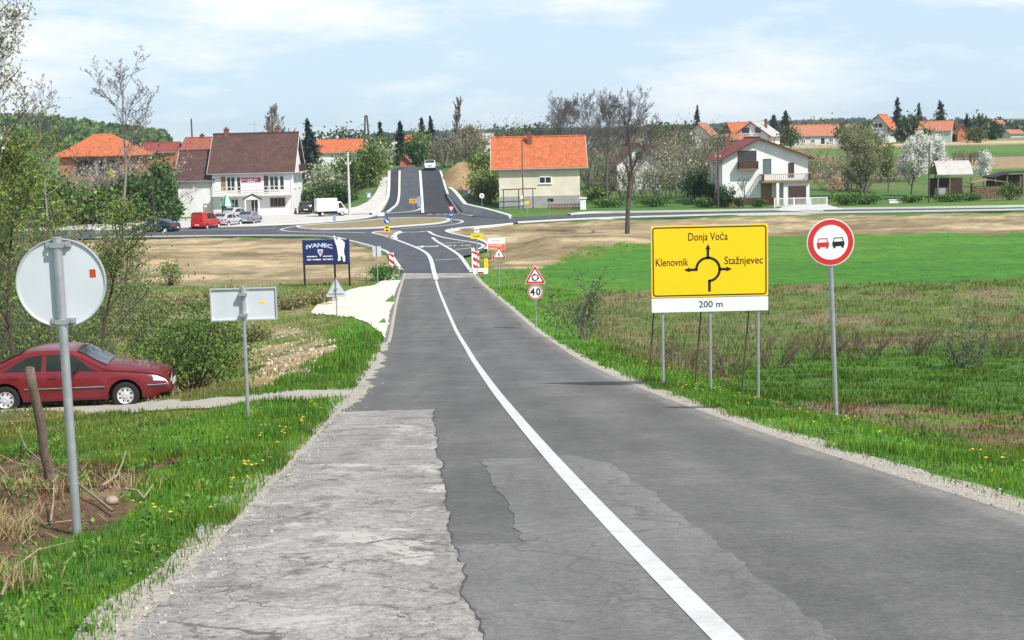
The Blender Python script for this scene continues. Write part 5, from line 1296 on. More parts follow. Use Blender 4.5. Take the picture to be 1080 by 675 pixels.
def stack(px, py, label, plates, back=False, Y=None, name='road_sign', cat='road sign', rot=0.0, polem=None, r=.03):
    b, k = sc_at(px, py, Y); o = thing(name, label, cat, b, (math.pi if back else 0) + rot); top = 0
    for row, shape, w_, h_, face, marks in plates:
        z = float(at(px, row, b.y).z) - b.z; top = max(top, z + h_ * k * .45)
        poly = {'disc': circ(0, z, w_ * k / 2, 24), 'rect': rrect(0, z, w_ * k, h_ * k, min(.03, h_ * k * .2)), 'tri': tri(0, z, w_ * k * 1.15, .05), 'yield': tri(0, z, w_ * k * 1.15, .05, -1)}[shape]
        p = plate(o, poly, PY_, .012, ALU, 'plate')
        if back: continue
        sm = lambda f: {'disc': circ(0, z, w_ * k / 2 * f, 24), 'rect': rrect(0, z, w_ * k * f, h_ * k * f, min(.03, h_ * k * .2)), 'tri': tri(0, z, w_ * k * f * 1.15, .04), 'yield': tri(0, z, w_ * k * f * 1.15, .04, -1)}[shape]
        it = [(sm(.98), face, 'sign_face')]
        for mk in marks:
            if mk[0] == 'in': it.append((sm(mk[1]), mk[2], 'sign_field'))
            else: it.append(([[(u * k, z + v * k) for u, v in q] for q in mk[0]], mk[1], 'sign_symbol'))
        prints(p, it, PY_)
    pole(o, top + .02, r, m_=polem); return o
RR = random.Random(3)
def strokes(w_, v, h, n): return bars(-w_ / 2, w_ / 2, v, h, n, RR)
stack(398.5, 298, 'small square sign seen from behind left of the new asphalt', [(265, 'rect', 9, 10.5, S_WHITE, [])], True)
stack(527, 305, 'red triangle warning sign with a walking figure right of the road', [(268, 'tri', 14, 12, S_WHITE, [('in', .94, S_RED), ('in', .66, S_WHITE), ([[(-.5, 1.4), (.5, 1.4), (.5, .6), (-.5, .6)], [(-.8, .5), (.8, .5), (.5, -1.0), (-.5, -1.0)], [(-1.0, -2.4), (-.4, -2.4), (0, -1), (-.5, -1)], [(.4, -2.4), (1.0, -2.4), (.5, -1), (0, -1)]], S_BLK)])])
stack(504, 292, 'bus stop post with a white plate over a yellow plate', [(242.5, 'rect', 5.6, 5.6, S_WHITE, [([[(-2.2, -.4), (2.2, -.4), (2.2, .5), (-2.2, .5)]], S_BLK)]), (249, 'rect', 13, 5.6, S_YEL, [(strokes(8, 0, 1.2, 7), S_BLK)])])
stack(408.5, 251.5, 'round blue keep right sign over a yellow and black marker on the splitter island', [(233, 'disc', 6.6, 6.6, S_BLUE, [([[(-1.8, 1.0), (-.9, 1.9), (1.2, -.2), (1.9, .6), (2.0, -2.0), (-.6, -1.9), (.2, -1.2)]], S_WHITE)]), (241.5, 'rect', 6, 6.4, S_YEL, [([[(-2.8, 1.2), (0, 2.6), (2.8, 1.2), (0, .6)], [(-2.8, -2.0), (0, -.6), (2.8, -2.0), (0, -2.6)]], S_BLK)])])
stack(476.5, 243, 'red and white give way triangle over a round blue sign', [(219.6, 'yield', 6.4, 5.6, S_RED, [('in', .6, S_WHITE)]), (226.5, 'disc', 6, 6, S_BLUE, [([[(-1.8, -.4), (1.8, -.4), (1.8, .5), (-1.8, .5)]], S_WHITE)])])
stack(436, 226, 'orange direction plate facing the roundabout', [(212, 'rect', 8, 4.6, mat('sign_amber', (.85, .40, .03), .5), [(strokes(5, 0, .8, 5), S_BLK)])], Y=192)
stack(442.5, 226, 'tall narrow pale blue plate on the uphill median', [(213, 'rect', 4.4, 11, mat('sign_pale_blue', (.28, .40, .62), .5), [])], Y=193)
stack(402, 232, 'flat white plate on a short post at the far left of the roundabout', [(226, 'rect', 7.5, 4, S_WHITE, [])])
stack(508.5, 222, 'round white sign with a dark bar before the orange-roofed house', [(206.5, 'disc', 5.4, 5.4, S_WHITE, [('in', .86, S_WHITE), ([[(-1.2, -.5), (1.2, -.5), (1.2, .5), (-1.2, .5)]], S_BLK)])], Y=194)
stack(486, 212, 'small red and white triangle sign above the retaining wall', [(199.5, 'tri', 6.4, 5.6, S_RED, [('in', .6, S_WHITE)])], Y=203)
stack(491.5, 214, 'pale blue square sign above the retaining wall', [(203, 'rect', 5, 5.6, mat('sign_pale_blue', (.28, .40, .62), .5), [])], Y=201)
stack(389.5, 217, 'pale blue sign with white rim left of the uphill road', [(206, 'rect', 4.4, 5.4, mat('sign_pale_blue', (.28, .40, .62), .5), [('in', .6, S_WHITE)])], Y=200)
stack(353, 238, 'narrow blue and white sign on the forecourt edge', [(230, 'rect', 3.2, 6, mat('sign_pale_blue', (.28, .40, .62), .5), [])])
stack(212, 242, 'upright pale grey board sign in front of the red van', [(230.5, 'rect', 5.2, 12.5, mat('sign_pale_grey', (.62, .66, .70), .5), [([[(-1.6, -1), (1.6, -1), (1.6, 2), (-1.6, 2)]], S_GREY)])])
stack(550.5, 224.5, 'white and blue plates on a post by the garden pergola', [(208, 'rect', 2.6, 3.4, S_WHITE, []), (214, 'rect', 2.8, 4.2, mat('sign_pale_blue', (.28, .40, .62), .5), [([[(-1, -1.6), (1, -1.6), (1, 0), (-1, 0)]], S_WHITE)])])
stack(556, 230, 'small yellow plate on a thin grey post by the right-hand street', [(213.5, 'rect', 5, 3.4, S_YEL, [])])
stack(579.5, 230, 'bare thin grey post with a narrow green plate', [(214, 'rect', 1.6, 4.5, mat('sign_green', (.12, .30, .14), .6), [])])
def delineator(px, py, top, label, w_=6.5):
    b, k = sc_at(px, py); o = thing('delineator', label, 'delineator', b); h = (py - top) * k; w2 = w_ * k / 2
    MB().b2(-w2, w2, -.02, .02, .12, h).build('board', S_WHITE, o); MB().b2(-.28, .28, -.2, .2, -.05, .12).build('foot', S_GREY, o)
    it = []; n = 3; st = h / n
    for j in range(-1, n + 1):
        z = .12 + j * st; q = [(-w2, z + st * .45), (-w2, z + st * .95), (w2, z + st * .45), (w2, z - st * .05)]; q = [(u, min(max(v, .12), h)) for u, v in q]
        if q[0][1] != q[1][1] or q[2][1] != q[3][1]: it.append(q)
    prints(o, [(it, S_RED, 'stripe')], -.02); return o, b, k
delineator(413.5, 288, 266.5, 'red and white striped board at the left edge of the new asphalt', 5)
delineator(502.5, 287, 264.5, 'red and white striped board behind the white barrier block')
def works():
    b, k = sc_at(507, 288.5); o = thing('barrier_block', 'low white concrete barrier block at the road edge', 'barrier', b); MB().prism([(-.28, 0), (.28, 0), (.16, .22), (.1, .36), (-.1, .36), (-.16, .22)], 'x', -.48, .48).build('block', S_WHITE, o)
    MB().b2(-.2, .2, -.3, -.285, .06, .16).build('red_strip', S_RED, o)
    b, k = sc_at(513, 287); o = thing('warning_post', 'yellow upright marker post beside the white barrier block', 'post', b); MB().prism([(-.13, 0), (.13, 0), (.13, .85), (.1, .92), (-.1, .92), (-.13, .85)], 'y', -.04, .04).build('board', S_YEL, o); MB().b2(-.2, .2, -.12, .12, -.05, .05).build('foot', S_GREY, o)
    for px in (498.5, 500.5):
        b, k = sc_at(px, 284.5); o = thing('marker_post', 'thin white marker post, %s of two' % ('left' if px < 500 else 'right'), 'post', b); h = 24 * k
        MB().prism([(-.05, -.05), (.05, -.05), (.05, h - .1), (-.05, h)], 'y', -.03, .03).build('post', S_WHITE, o); MB().b2(-.052, .052, -.034, .034, h * .72, h * .82).build('reflector_band', S_GREY, o)
    b, k = sc_at(524, 274); o = thing('information_board', 'white and orange construction board standing in the dirt', 'information board', b); zt = (274 - 250.5) * k; zm = (274 - 257) * k; zb = (274 - 263.5) * k; w2 = 9 * k
    for s in (-1, 1): MB().b2(s * w2 * .75 - .05, s * w2 * .75 + .05, 0.0, .1, -.4, zt).build('post', WOOD, o)
    p = MB().b2(-w2, w2, -.03, 0, zb, zt).build('panel', S_WHITE, o)
    prints(p, [([[(-w2 * .98, zb + .02), (w2 * .98, zb + .02), (w2 * .98, zm), (-w2 * .98, zm)]], S_ORANGE, 'orange_band'), (bars(-w2 * .8, w2 * .7, zm - 1.5 * k, .9 * k, 6, RR) + bars(-w2 * .8, w2 * .5, zb + 1.7 * k, .7 * k, 5, RR), S_WHITE, 'small_print'), (bars(-w2 * .6, w2 * .5, zt - 3 * k, .5 * k, 6, RR), S_GREY, 'small_print')], -.03)
works()
def billboard():
    b = gpx(345, 93.5); k = 93.5 / F; o = thing('billboard', 'dark blue welcome billboard with a white cut-out figure on black posts', 'billboard', b)
    NAVY = mat('billboard_navy', (.012, .022, .125), .5, var=.12, scale=2); z0 = float(at(345, 278.2, 93.5).z) - b.z; z1 = float(at(345, 252.8, 93.5).z) - b.z
    lx = lambda px: (px - 345) * k; lz = lambda px, py: z0 + (278.2 - py - (px - 345) * .0227) * k
    for px in (321.5, 353.8, 369): MB().b2(lx(px) - .055, lx(px) + .055, .0, .11, -.4, z1 + .02).build('post', S_BLK, o)
    p = MB().b2(lx(320.5), lx(369.8), -.05, 0, z0, z1).build('panel', NAVY, o)
    MB().b2(lx(320.3), lx(370), -.055, .0, z0 - .05, z0).build('frame_rail', S_BLK, p)
    LB = mat('billboard_lettering', (.62, .70, .85), .5); xs = lx(338.2); zc = lz(338.2, 259.6); R = 2.1
    me = text_mesh('IVANEC', .36, 1.0, .012); w0 = max(v.co.x for v in me.vertices) - min(v.co.x for v in me.vertices); f = 1.62 / w0
    for v in me.vertices:
        x = v.co.x * f; z = v.co.y * .92 - .12 * (x / .8) ** 2 + .06; v.co = (x + xs, -.056, z + zc)
    link('lettering', me, LB, p)
    s = [(lx(336.2), lz(336, 262.8)), (lx(342.2), lz(342, 262.8)), (lx(341.6), lz(341, 266.6)), (lx(339.3), lz(339, 270.8)), (lx(336.9), lz(337, 266.6))]; sx = sum(q[0] for q in s) / 5; sz = sum(q[1] for q in s) / 5
    prints(p, [(s[::-1], LB, 'shield'), ([(sx + (u - sx) * .55, sz + (v - sz) * .55) for u, v in s[::-1]], mat('shield_red', (.45, .22, .22), .5), 'shield_field')], -.053)
    it = []
    for a, c, py in ((325, 336.2, 270.3), (342, 352, 270.3), (325, 329.5, 273.6), (331, 340, 273.6), (342, 352.5, 273.6)): it += bars(lx(a), lx(c), lz(338, py), 1.3 * k, max(4, int((c - a) / 1.2)), RR)
    prints(p, [(it, S_WHITE, 'small_print')], -.053)
    fg = [(354.0,248),(355.2,248),(355.6,251.2),(357.0,253.0),(358.2,251.9),(358.4,250.6),(359.8,250.0),(361.2,250.6),(361.4,252.2),(363.0,253.2),(365.4,255.4),(365.2,260.0),(364.2,264.0),(364.6,268.0),(365.4,271.4),(365.0,275.8),(363.2,275.8),(362.6,271.8),(361.0,269.0),(360.4,271.2),(360.8,274.2),(358.2,275.2),(357.4,274.4),(358.2,271.2),(357.6,266.0),(356.8,259.6),(355.6,256.4),(354.8,253.4)]
    MB().prism([(lx(x), lz(x, y)) for x, y in fg], 'y', -.09, -.058).build('cut_out_figure', S_WHITE, p)
billboard()
# ------------------------------------------------------------------ stake, brushwood and stones in the left foreground
def left_bits():
    b = gpx(57, 12.6, -.2); t = at(31, 388, 12.2); o = thing('wooden_stake', 'rough leaning wooden stake in front of the parked red car', 'stake', b)
    v = t - b; n = 7; m_ = MB(); rr = random.Random(5); P = [v * (i / n) + Vector((rr.uniform(-.008, .008), rr.uniform(-.008, .008), 0)) for i in range(n + 1)]; ring = 9; V = []; Fc = []
    for i, p in enumerate(P):
        for q in range(ring): a = 2 * math.pi * q / ring; r = .047 - .009 * i / n + rr.uniform(-.004, .004); V.append((p.x + r * math.cos(a), p.y + r * math.sin(a), p.z))
    for i in range(n):
        for q in range(ring): Fc.append((i * ring + q, i * ring + (q + 1) % ring, (i + 1) * ring + (q + 1) % ring, (i + 1) * ring + q))
    Fc.append(tuple(n * ring + q for q in range(ring))); m_.add(V, Fc); m_.build('shaft', WOOD, o, smooth=True)
    MB().add([(v * .995 + Vector((.03 * math.cos(a), .03 * math.sin(a), .012))) for a in np.arange(8) * .785], [tuple(range(8))]).build('cut_end', TANWOOD, o)
    STICK = mat('dry_stick', (.42, .33, .21), .9, col2=(.26, .19, .12), scale=9)
    def stick(label, pts, r, cat='branch'):
        w_ = []
        for px, py, dz in pts: h_ = hit(px, py); w_.append(h_ + Vector((0, 0, dz)))
        base = w_[0].copy(); sg = [(tuple(a - base), tuple(c - base), r * (1 - .6 * i / len(w_)), r * (1 - .6 * (i + 1) / len(w_))) for i, (a, c) in enumerate(zip(w_[:-1], w_[1:]))]
        link('dead_branch', tubes(sg, 'dead_branch'), STICK, label=label, cat=cat, loc=base)
    stick('long pale forked branch lying across the brush pile', [(120,546,.05),(80,520,.10),(48,502,.12),(28,486,.15),(22,472,.2),(14,460,.22)], .014)
    stick('bent pale twig sticking up right of the round sign pole', [(108,520,.06),(124,514,.1),(130,503,.14),(134,496,.2)], .012)
    stick('crooked twig ending at the bare soil right of the pole', [(132,522,.05),(146,528,.08),(152,532,.05),(162,524,.1)], .012)
    stick('short white twig standing in the brush pile', [(53,558,.03),(57,545,.1),(58,534,.16)], .010)
    stick('pale stick on the grass in the lower left corner', [(2,640,.06),(10,624,.08),(22,612,.1),(44,598,.12)], .010)
    stick('thin stick lying on the gravel edge of the road', [(196,636,.02),(210,634.5,.02),(222,637,.02)], .012)
    stick('dark twigs at the left edge beside the dry tuft', [(0,500,.08),(8,512,.1),(16,526,.06)], .013)
    for i, (px, py, s, lb) in enumerate(((118, 532, .065, 'pale round stone beside the round sign pole'), (262, 440, .09, 'orange-brown stone at the foot of the two-panel sign'))):
        p = hit(px, py); bm = bmesh.new(); bmesh.ops.create_icosphere(bm, subdivisions=3, radius=s)
        for v_ in bm.verts: n_ = vnoise(np.array([v_.co.x * 9 + v_.co.z * 5]), np.array([v_.co.y * 9 - v_.co.z * 4]), 1, 120 + i)[0]; v_.co *= .75 + .45 * n_; v_.co.z *= .75
        me = bpy.data.meshes.new('stone'); bm.to_mesh(me); bm.free(); smooth(me)
        link('stone', me, mat('stone_%s' % ('pale' if i == 0 else 'orange'), (.40, .31, .25) if i == 0 else (.50, .22, .12), .9, var=.2, scale=12), label=lb, cat='stone', loc=p + Vector((0, 0, s * .45)))
    # brushwood litter and dry tufts, uncountable
    rng = random.Random(11); sg = []
    pl = Z_LDITCH; xs = [p[0] for p in pl]; ys = [p[1] for p in pl]
    for _ in range(420):
        x, y = rng.uniform(min(xs), max(xs)), rng.uniform(min(ys), max(ys))
        if not inpoly(np.array([x]), np.array([y]), pl)[0]: continue
        a = rng.random() * 6.28; L = rng.uniform(.06, .30); z = h1(x, y); sg.append(((x, y, z + .02), (x + math.cos(a) * L, y + math.sin(a) * L, z + rng.uniform(.0, .13)), .006, .003))
    link('brush_litter', tubes(sg, 'brush_litter'), STICK, kind='stuff', label='broken twigs and dead stalks in the shallow ditch', cat='brushwood')
    nr = np.random.default_rng(9); P = []
    for px, py, n_, s in ((8, 566, 420, .12), (2, 548, 160, .12), (70, 520, 60, .1), (25, 515, 70, .2), (140, 515, 60, .12), (10, 622, 140, .1)):
        p = hit(px, py); q = nr.normal(size=(n_, 2)) * s + np.array([p.x, p.y]); P.append(np.stack([q[:, 0], q[:, 1], H(q[:, 0], q[:, 1])], 1))
    P = np.concatenate(P); blades('dry_tuft', P, nr.uniform(.08, .26, len(P)), np.full(len(P), .009), np.array([(.46, .36, .19)]) * nr.uniform(.6, 1.2, (len(P), 1)), nr, 1.1, 'straw-coloured dry grass tufts round the shallow ditch')
left_bits()
# ------------------------------------------------------------------ vehicles
P_RED = paint('dark_red', (.16, .008, .014)); P_BRED = paint('red', (.50, .02, .02)); P_SIL = paint('silver', (.45, .47, .49)); P_BLUG = paint('grey_blue', (.20, .24, .29)); P_BLK = paint('black', (.012, .013, .016)); P_TEAL = paint('dark_teal', (.015, .045, .07)); P_WHT = paint('white', (.78, .78, .76))
cp = gpx(77, 35.8)
car('parked_car', 'dark red saloon parked on the gravel track at the left edge', cp + Vector((0, 0, .02)), math.radians(6), 4.8, 1.78, SEDAN['top'], SEDAN['belt'], P_RED, (-1.36, 1.37), .315,
    ((.30, .97), (-1.55, -1.0)), ([(-.42, .06), (.80, .06), (.30, .86), (.02, .94), (-.38, .95)], [(-1.42, .08), (-.52, .06), (-.48, .95), (-.80, .90), (-1.12, .66)]), ((-.45, .82), (-1.32, -.49)), lampz=.70, tailz=.86)
HG = dict(glassx=((.06, .70), (-1.78, -1.46)), side_glass=([(-.28, .06), (.55, .06), (.08, .86), (-.26, .93)], [(-1.5, .10), (-.38, .06), (-.36, .93), (-1.25, .86)]), doors=((-.32, .7), (-1.15, -.36)))
VG = dict(glassx=((.5, 1.02), (-2.0, -1.94)), side_glass=([(-.1, .06), (.85, .08), (.42, .86), (-.08, .9)], [(-1.85, .12), (-.2, .08), (-.2, .9), (-1.8, .9)]), doors=((-.2, .95),))
def place_car(label, px, Y, rot, kind, pnt, extra, wh, **kw):
    L, W = (3.9, 1.68) if kind is HATCH else (4.15, 1.75) if kind is VAN else (4.8, 1.78)
    return car('parked_car' if kw.get('cat') != 'van' else 'parked_van', label, gpx(px, Y, .1), math.radians(rot), L, W, kind['top'], kind['belt'], pnt, wh, .30, detail=False, sill=.26, **extra, **kw)
place_car('bright red van parked in front of the bar', 217.5, 164, 74, VAN, P_BRED, VG, (-1.35, 1.3), cat='van', lampz=.75, tailz=1.0)
place_car('silver hatchback parked between the red van and the grey-blue car', 241, 169, 68, HATCH, P_SIL, HG, (-1.2, 1.22))
place_car('grey-blue hatchback parked before the bar entrance', 264.5, 172, 80, HATCH, P_BLUG, HG, (-1.2, 1.22))
place_car('small pale silver car half hidden behind the silver hatchback', 251, 180, 62, HATCH, P_SIL, HG, (-1.2, 1.22))
place_car('black car backed against the dark hedge beside the bar', 322, 192, 100, HATCH, P_BLK, HG, (-1.2, 1.22))
place_car('dark teal saloon standing alone at the left end of the forecourt', 165.5, 159, 168, SEDAN, P_TEAL, dict(glassx=((.30, .97), (-1.55, -1.0)), side_glass=([(-.42, .06), (.80, .06), (.30, .86), (.02, .94), (-.38, .95)], [(-1.42, .08), (-.52, .06), (-.48, .95), (-.80, .90), (-1.12, .66)]), doors=((-.45, .82), (-1.32, -.49))), (-1.36, 1.37))
q = hpx([(452.5, 181.2)])[0]
car('driving_car', 'white car driving on the crest of the uphill road', (q[0], 233.5, float(hillroad(233.5)) + .08), math.radians(-88), 3.9, 1.7, HATCH['top'], HATCH['belt'], P_WHT, (-1.2, 1.22), .3, detail=False, **HG)
def truck():
    b = gpx(348, 184, .1); o = thing('box_van', 'white box van with a tall cargo body parked beside the concrete pole', 'van', b, math.radians(20)); o.scale = (.8, .8, .84)
    MB().b2(-2.15, 1.0, -.92, .92, .72, 2.55).build('cargo_box', P_WHT, o); MB().b2(-2.17, 1.02, -.94, .94, .66, .74).build('box_rail', mat('dull_grey', (.3, .3, .3), .6), o)
    c = MB(); c.prism([(1.04, .45), (2.35, .45), (2.4, .9), (2.2, 1.15), (1.62, 1.98), (1.5, 2.04), (1.04, 2.04)], 'y', -.84, .84); c.build('cab', P_WHT, o)
    for s in (-1, 1): MB().prism([(1.2, 1.12), (2.06, 1.12), (1.58, 1.86), (1.2, 1.86)], 'y', s * .845, s * .86).build('side_window', CARGLASS, o)
    for s in (-1, 1): MB().prism([(1.1, .5), (1.95, .5), (1.95, 1.08), (1.1, 1.08)], 'y', s * .842, s * .852).build('door', P_WHT, o)
    MB().add([(2.21, -.74, 1.17), (2.21, .74, 1.17), (1.66, .70, 1.96), (1.66, -.70, 1.96)], [(0, 1, 2, 3)]).build('windscreen', CARGLASS, o)
    MB().b2(-2.1, 2.2, -.5, .5, .35, .64).build('chassis', UNDER, o); MB().b2(-2.2, -2.1, -.85, .85, .42, .56).build('rear_bumper', BLKTRIM, o)
    for xw in (-1.3, 1.72):
        for s in (-1, 1):
            ty = lathe([(.2, -.1), (.32, -.09), (.34, 0), (.32, .09), (.2, .1)], (xw, s * .76, .34)).build('wheel', TYRE, o); lathe([(.001, s * .1), (.1, s * .09), (.2, s * .1)], (xw, s * .76, .34)).build('rim', HUB, ty)
    for s in (-1, 1): MB().b2(-2.2, -2.15, s * .8 - .1, s * .8 + .1, .6, .72).build('tail_lamp', TAIL, o)
    for s in (-1, 1): MB().b2(2.36, 2.42, s * .6 - .14, s * .6 + .14, .72, .9).build('headlight', LAMP, o)
truck()
# ------------------------------------------------------------------ buildings round the junction
def bar():
    Y = 191.0; k = Y / F; b = gpx(267.5, Y); w_ = 84 * k; d = 9.2; he = 5.75; hr = 10.1
    b.y += d / 2; b.z = .05
    o = house('bar_house', 'two-storey white bar with a large brown tiled roof and a long balcony', b, w_, d, he, hr, W_WHITE, R_BROWN, 'x', over=.55, gover=.5, fascia=TRIM_W, chim=((-3.8, 0, .7), (2.6, .4, .7)))
    F_ = lambda px: (px - 267.5) * k
    for px0, px1, z0, z1, fr, mu, nm in ((235, 239.5, 3.2, 4.9, TANWOOD, 0, 'shutter'), (240.5, 250, 2.95, 4.9, TRIM_W, 1, 'window'), (251, 256, 2.75, 4.9, TRIM_W, 0, 'balcony_door'), (280, 284.5, 2.75, 4.9, TRIM_B, 0, 'balcony_door'), (285.5, 295.5, 3.0, 4.9, TRIM_W, 1, 'window'), (296, 301.5, 3.1, 4.9, TRIM_W, 0, 'window'),
                                           (234.5, 239, .1, 2.1, TRIM_B, 0, 'door'), (244, 252.5, .1, 2.15, TRIM_W, 1, 'door'), (265, 273, .1, 2.0, TRIM_W, 1, 'entrance_door'), (285.5, 301.5, 1.0, 2.15, TANWOOD, 3, 'window')):
        window(o, 'F', w_, d, F_((px0 + px1) / 2), z0, (px1 - px0) * k, z1 - z0, fr, GLASS if nm != 'shutter' else TANWOOD, mu, nm, False)
    for u, z in ((-2.2, 3.3), (1.6, 3.3), (-2.4, .8)): window(o, 'R', w_, d, u, z, 1.0, 1.5)
    s = MB(); s.b2(-w_ / 2 + .05, w_ / 2 - .02, -d / 2 - 1.15, -d / 2, 2.45, 2.65); s.build('balcony_slab', W_DIM, o)
    railing(o, [(-w_ / 2 + .1, -d / 2 - 1.1, 2.65), (w_ / 2 - .1, -d / 2 - 1.1, 2.65)], 1.0, mat('weathered_white_board', (.62, .61, .58), .8), 'balcony_railing', board=((.22, .16), (.5, .16)))
    MB().b2(-1.6, 1.1, -d / 2 - .05, -d / 2, 4.15, 4.72).build('sign_banner', mat('bar_red', (.52, .03, .05), .5), o)
    it = bars(-1.35, .8, 4.47, .22, 8, RR) + bars(-.6, .4, 4.24, .08, 7, RR); prints(o, [(it, S_WHITE, 'small_print')], -d / 2 - .052)
    cx = F_(269); po = MB(); po.prism([(cx - 1.15, 2.15), (cx, 2.78), (cx + 1.15, 2.15), (cx + 1.15, 2.0), (cx, 2.6), (cx - 1.15, 2.0)], 'y', -d / 2 - 1.9, -d / 2 - 1.16); po.build('porch_roof', R_BROWN, o)
    for s_ in (-1, 1): MB().b2(cx + s_ * .85 - .07, cx + s_ * .85 + .07, -d / 2 - 1.8, -d / 2 - 1.66, -.3, 2.25).build('porch_post', W_WHITE, o)
    MB().prism([(cx - .95, 2.05), (cx + .95, 2.05), (cx, 2.55)], 'y', -d / 2 - 1.84, -d / 2 - 1.8).build('porch_gable', W_WHITE, o)
    MB().cyl((w_ / 2 - .12, -d / 2 - .06, 0), (w_ / 2 - .12, -d / 2 - .06, he - .2), .05, n=8).build('downpipe', TRIM_W, o)
    bal = MB(); bal.b2(w_ / 2, w_ / 2 + .9, -d / 2 + .6, d / 2 - 1, 5.2, 5.32); bal.build('gable_balcony', W_DIM, o); railing(o, [(w_ / 2 + .85, -d / 2 + .65, 5.32), (w_ / 2 + .85, d / 2 - 1.05, 5.32)], .9, DARKWOOD, 'gable_railing')
    a = MB(); a.cyl((-.2, .3, hr), (-.2, .3, hr + 1.9), .03, n=6); a.cyl((-1.0, .3, hr + 1.25), (.2, .3, hr + 1.35), .022, n=5); a.build('aerial', GALV, o)
    # annex
    b2 = gpx(207.5, 191.4); w2 = 36.5 * 191.4 / F; b2.y += 4; b2.z = .0
    house('annex_building', 'lower windowless white annex with a brown roof left of the bar', b2, w2, 8, 4.85, 8.15, W_WHITE, R_BROWN, 'x', over=.5, gover=.45, fascia=TRIM_W, cat='building')
bar()
def orange_house():
    Y = 194.0; k = Y / F; b = gpx(569.5, Y); w_ = 85 * k; d = 8.6; b.y += d / 2; b.z = .35
    o = house('plain_house', 'cream house with a broad bright orange tiled roof and grey plinth', b, w_, d, 5.1, 8.55, W_CREAM, R_ORANGE, 'x', over=.6, gover=1.0, plinth=(1.2, W_GREY), chim=((-1.1, -1.0, .55),), fascia=TRIM_W,
              wins=[('F', .75, 2.75, 1.6, 1.25, 1), ('R', -1.5, 2.8, 1.2, 1.2, 1)])
    MB().b2(1.0, 1.75, -d / 2 - .06, -d / 2 - .03, .42, .85).build('cellar_opening', UNDER, o)
    MB().b2(.1, 1.4, -d / 2 - .07, -d / 2 - .062, 3.55, 3.88).build('roller_blind', TRIM_W, o)
    p = MB(); zt = 2.15
    for x in (-5.0, -2.9, -1.0): p.cyl((x, -d / 2 - 2.2, -.4), (x, -d / 2 - 2.2, zt), .06, n=6)
    q = thing('pergola', 'low dark wooden vine pergola before the cream house', 'pergola', b)
    for x in (-4.6, -2.7, -.9): MB().cyl((x, -d / 2 - 2.2, -.6), (x, -d / 2 - 2.2, zt), .06, n=6).build('post', DARKWOOD, q)
    for dy in (0, .5, 1.0): MB().cyl((-4.9, -d / 2 - 2.2 + dy, zt), (-.5, -d / 2 - 2.2 + dy, zt + .08), .05, n=6).build('rail', DARKWOOD, q)
    g = gpx(615, 187.5); o = thing('gate_pillar', 'white gate pillar by the orange-roofed house', 'pillar', g); MB().b2(-.35, .35, -.35, .35, -.2, 1.35).build('shaft', W_WHITE, o); MB().b2(-.48, .48, -.48, .48, 1.35, 1.5).build('cap', W_WHITE, o)
    g = gpx(596, 188.5); o = thing('garden_fence', 'low rusty red fence before the cream house', 'fence', g); L = 4.2
    for i in range(22): x = -L / 2 + L * i / 21; MB().b2(x - .05, x + .05, -.02, .02, 0.0, .75).build('picket', mat('rust_red_paint', (.22, .06, .05), .8, var=.2), o)
    for z in (.15, .6): MB().b2(-L / 2, L / 2, .02, .05, z, z + .07).build('rail', mat('rust_red_paint', (.22, .06, .05), .8, var=.2), o)
orange_house()
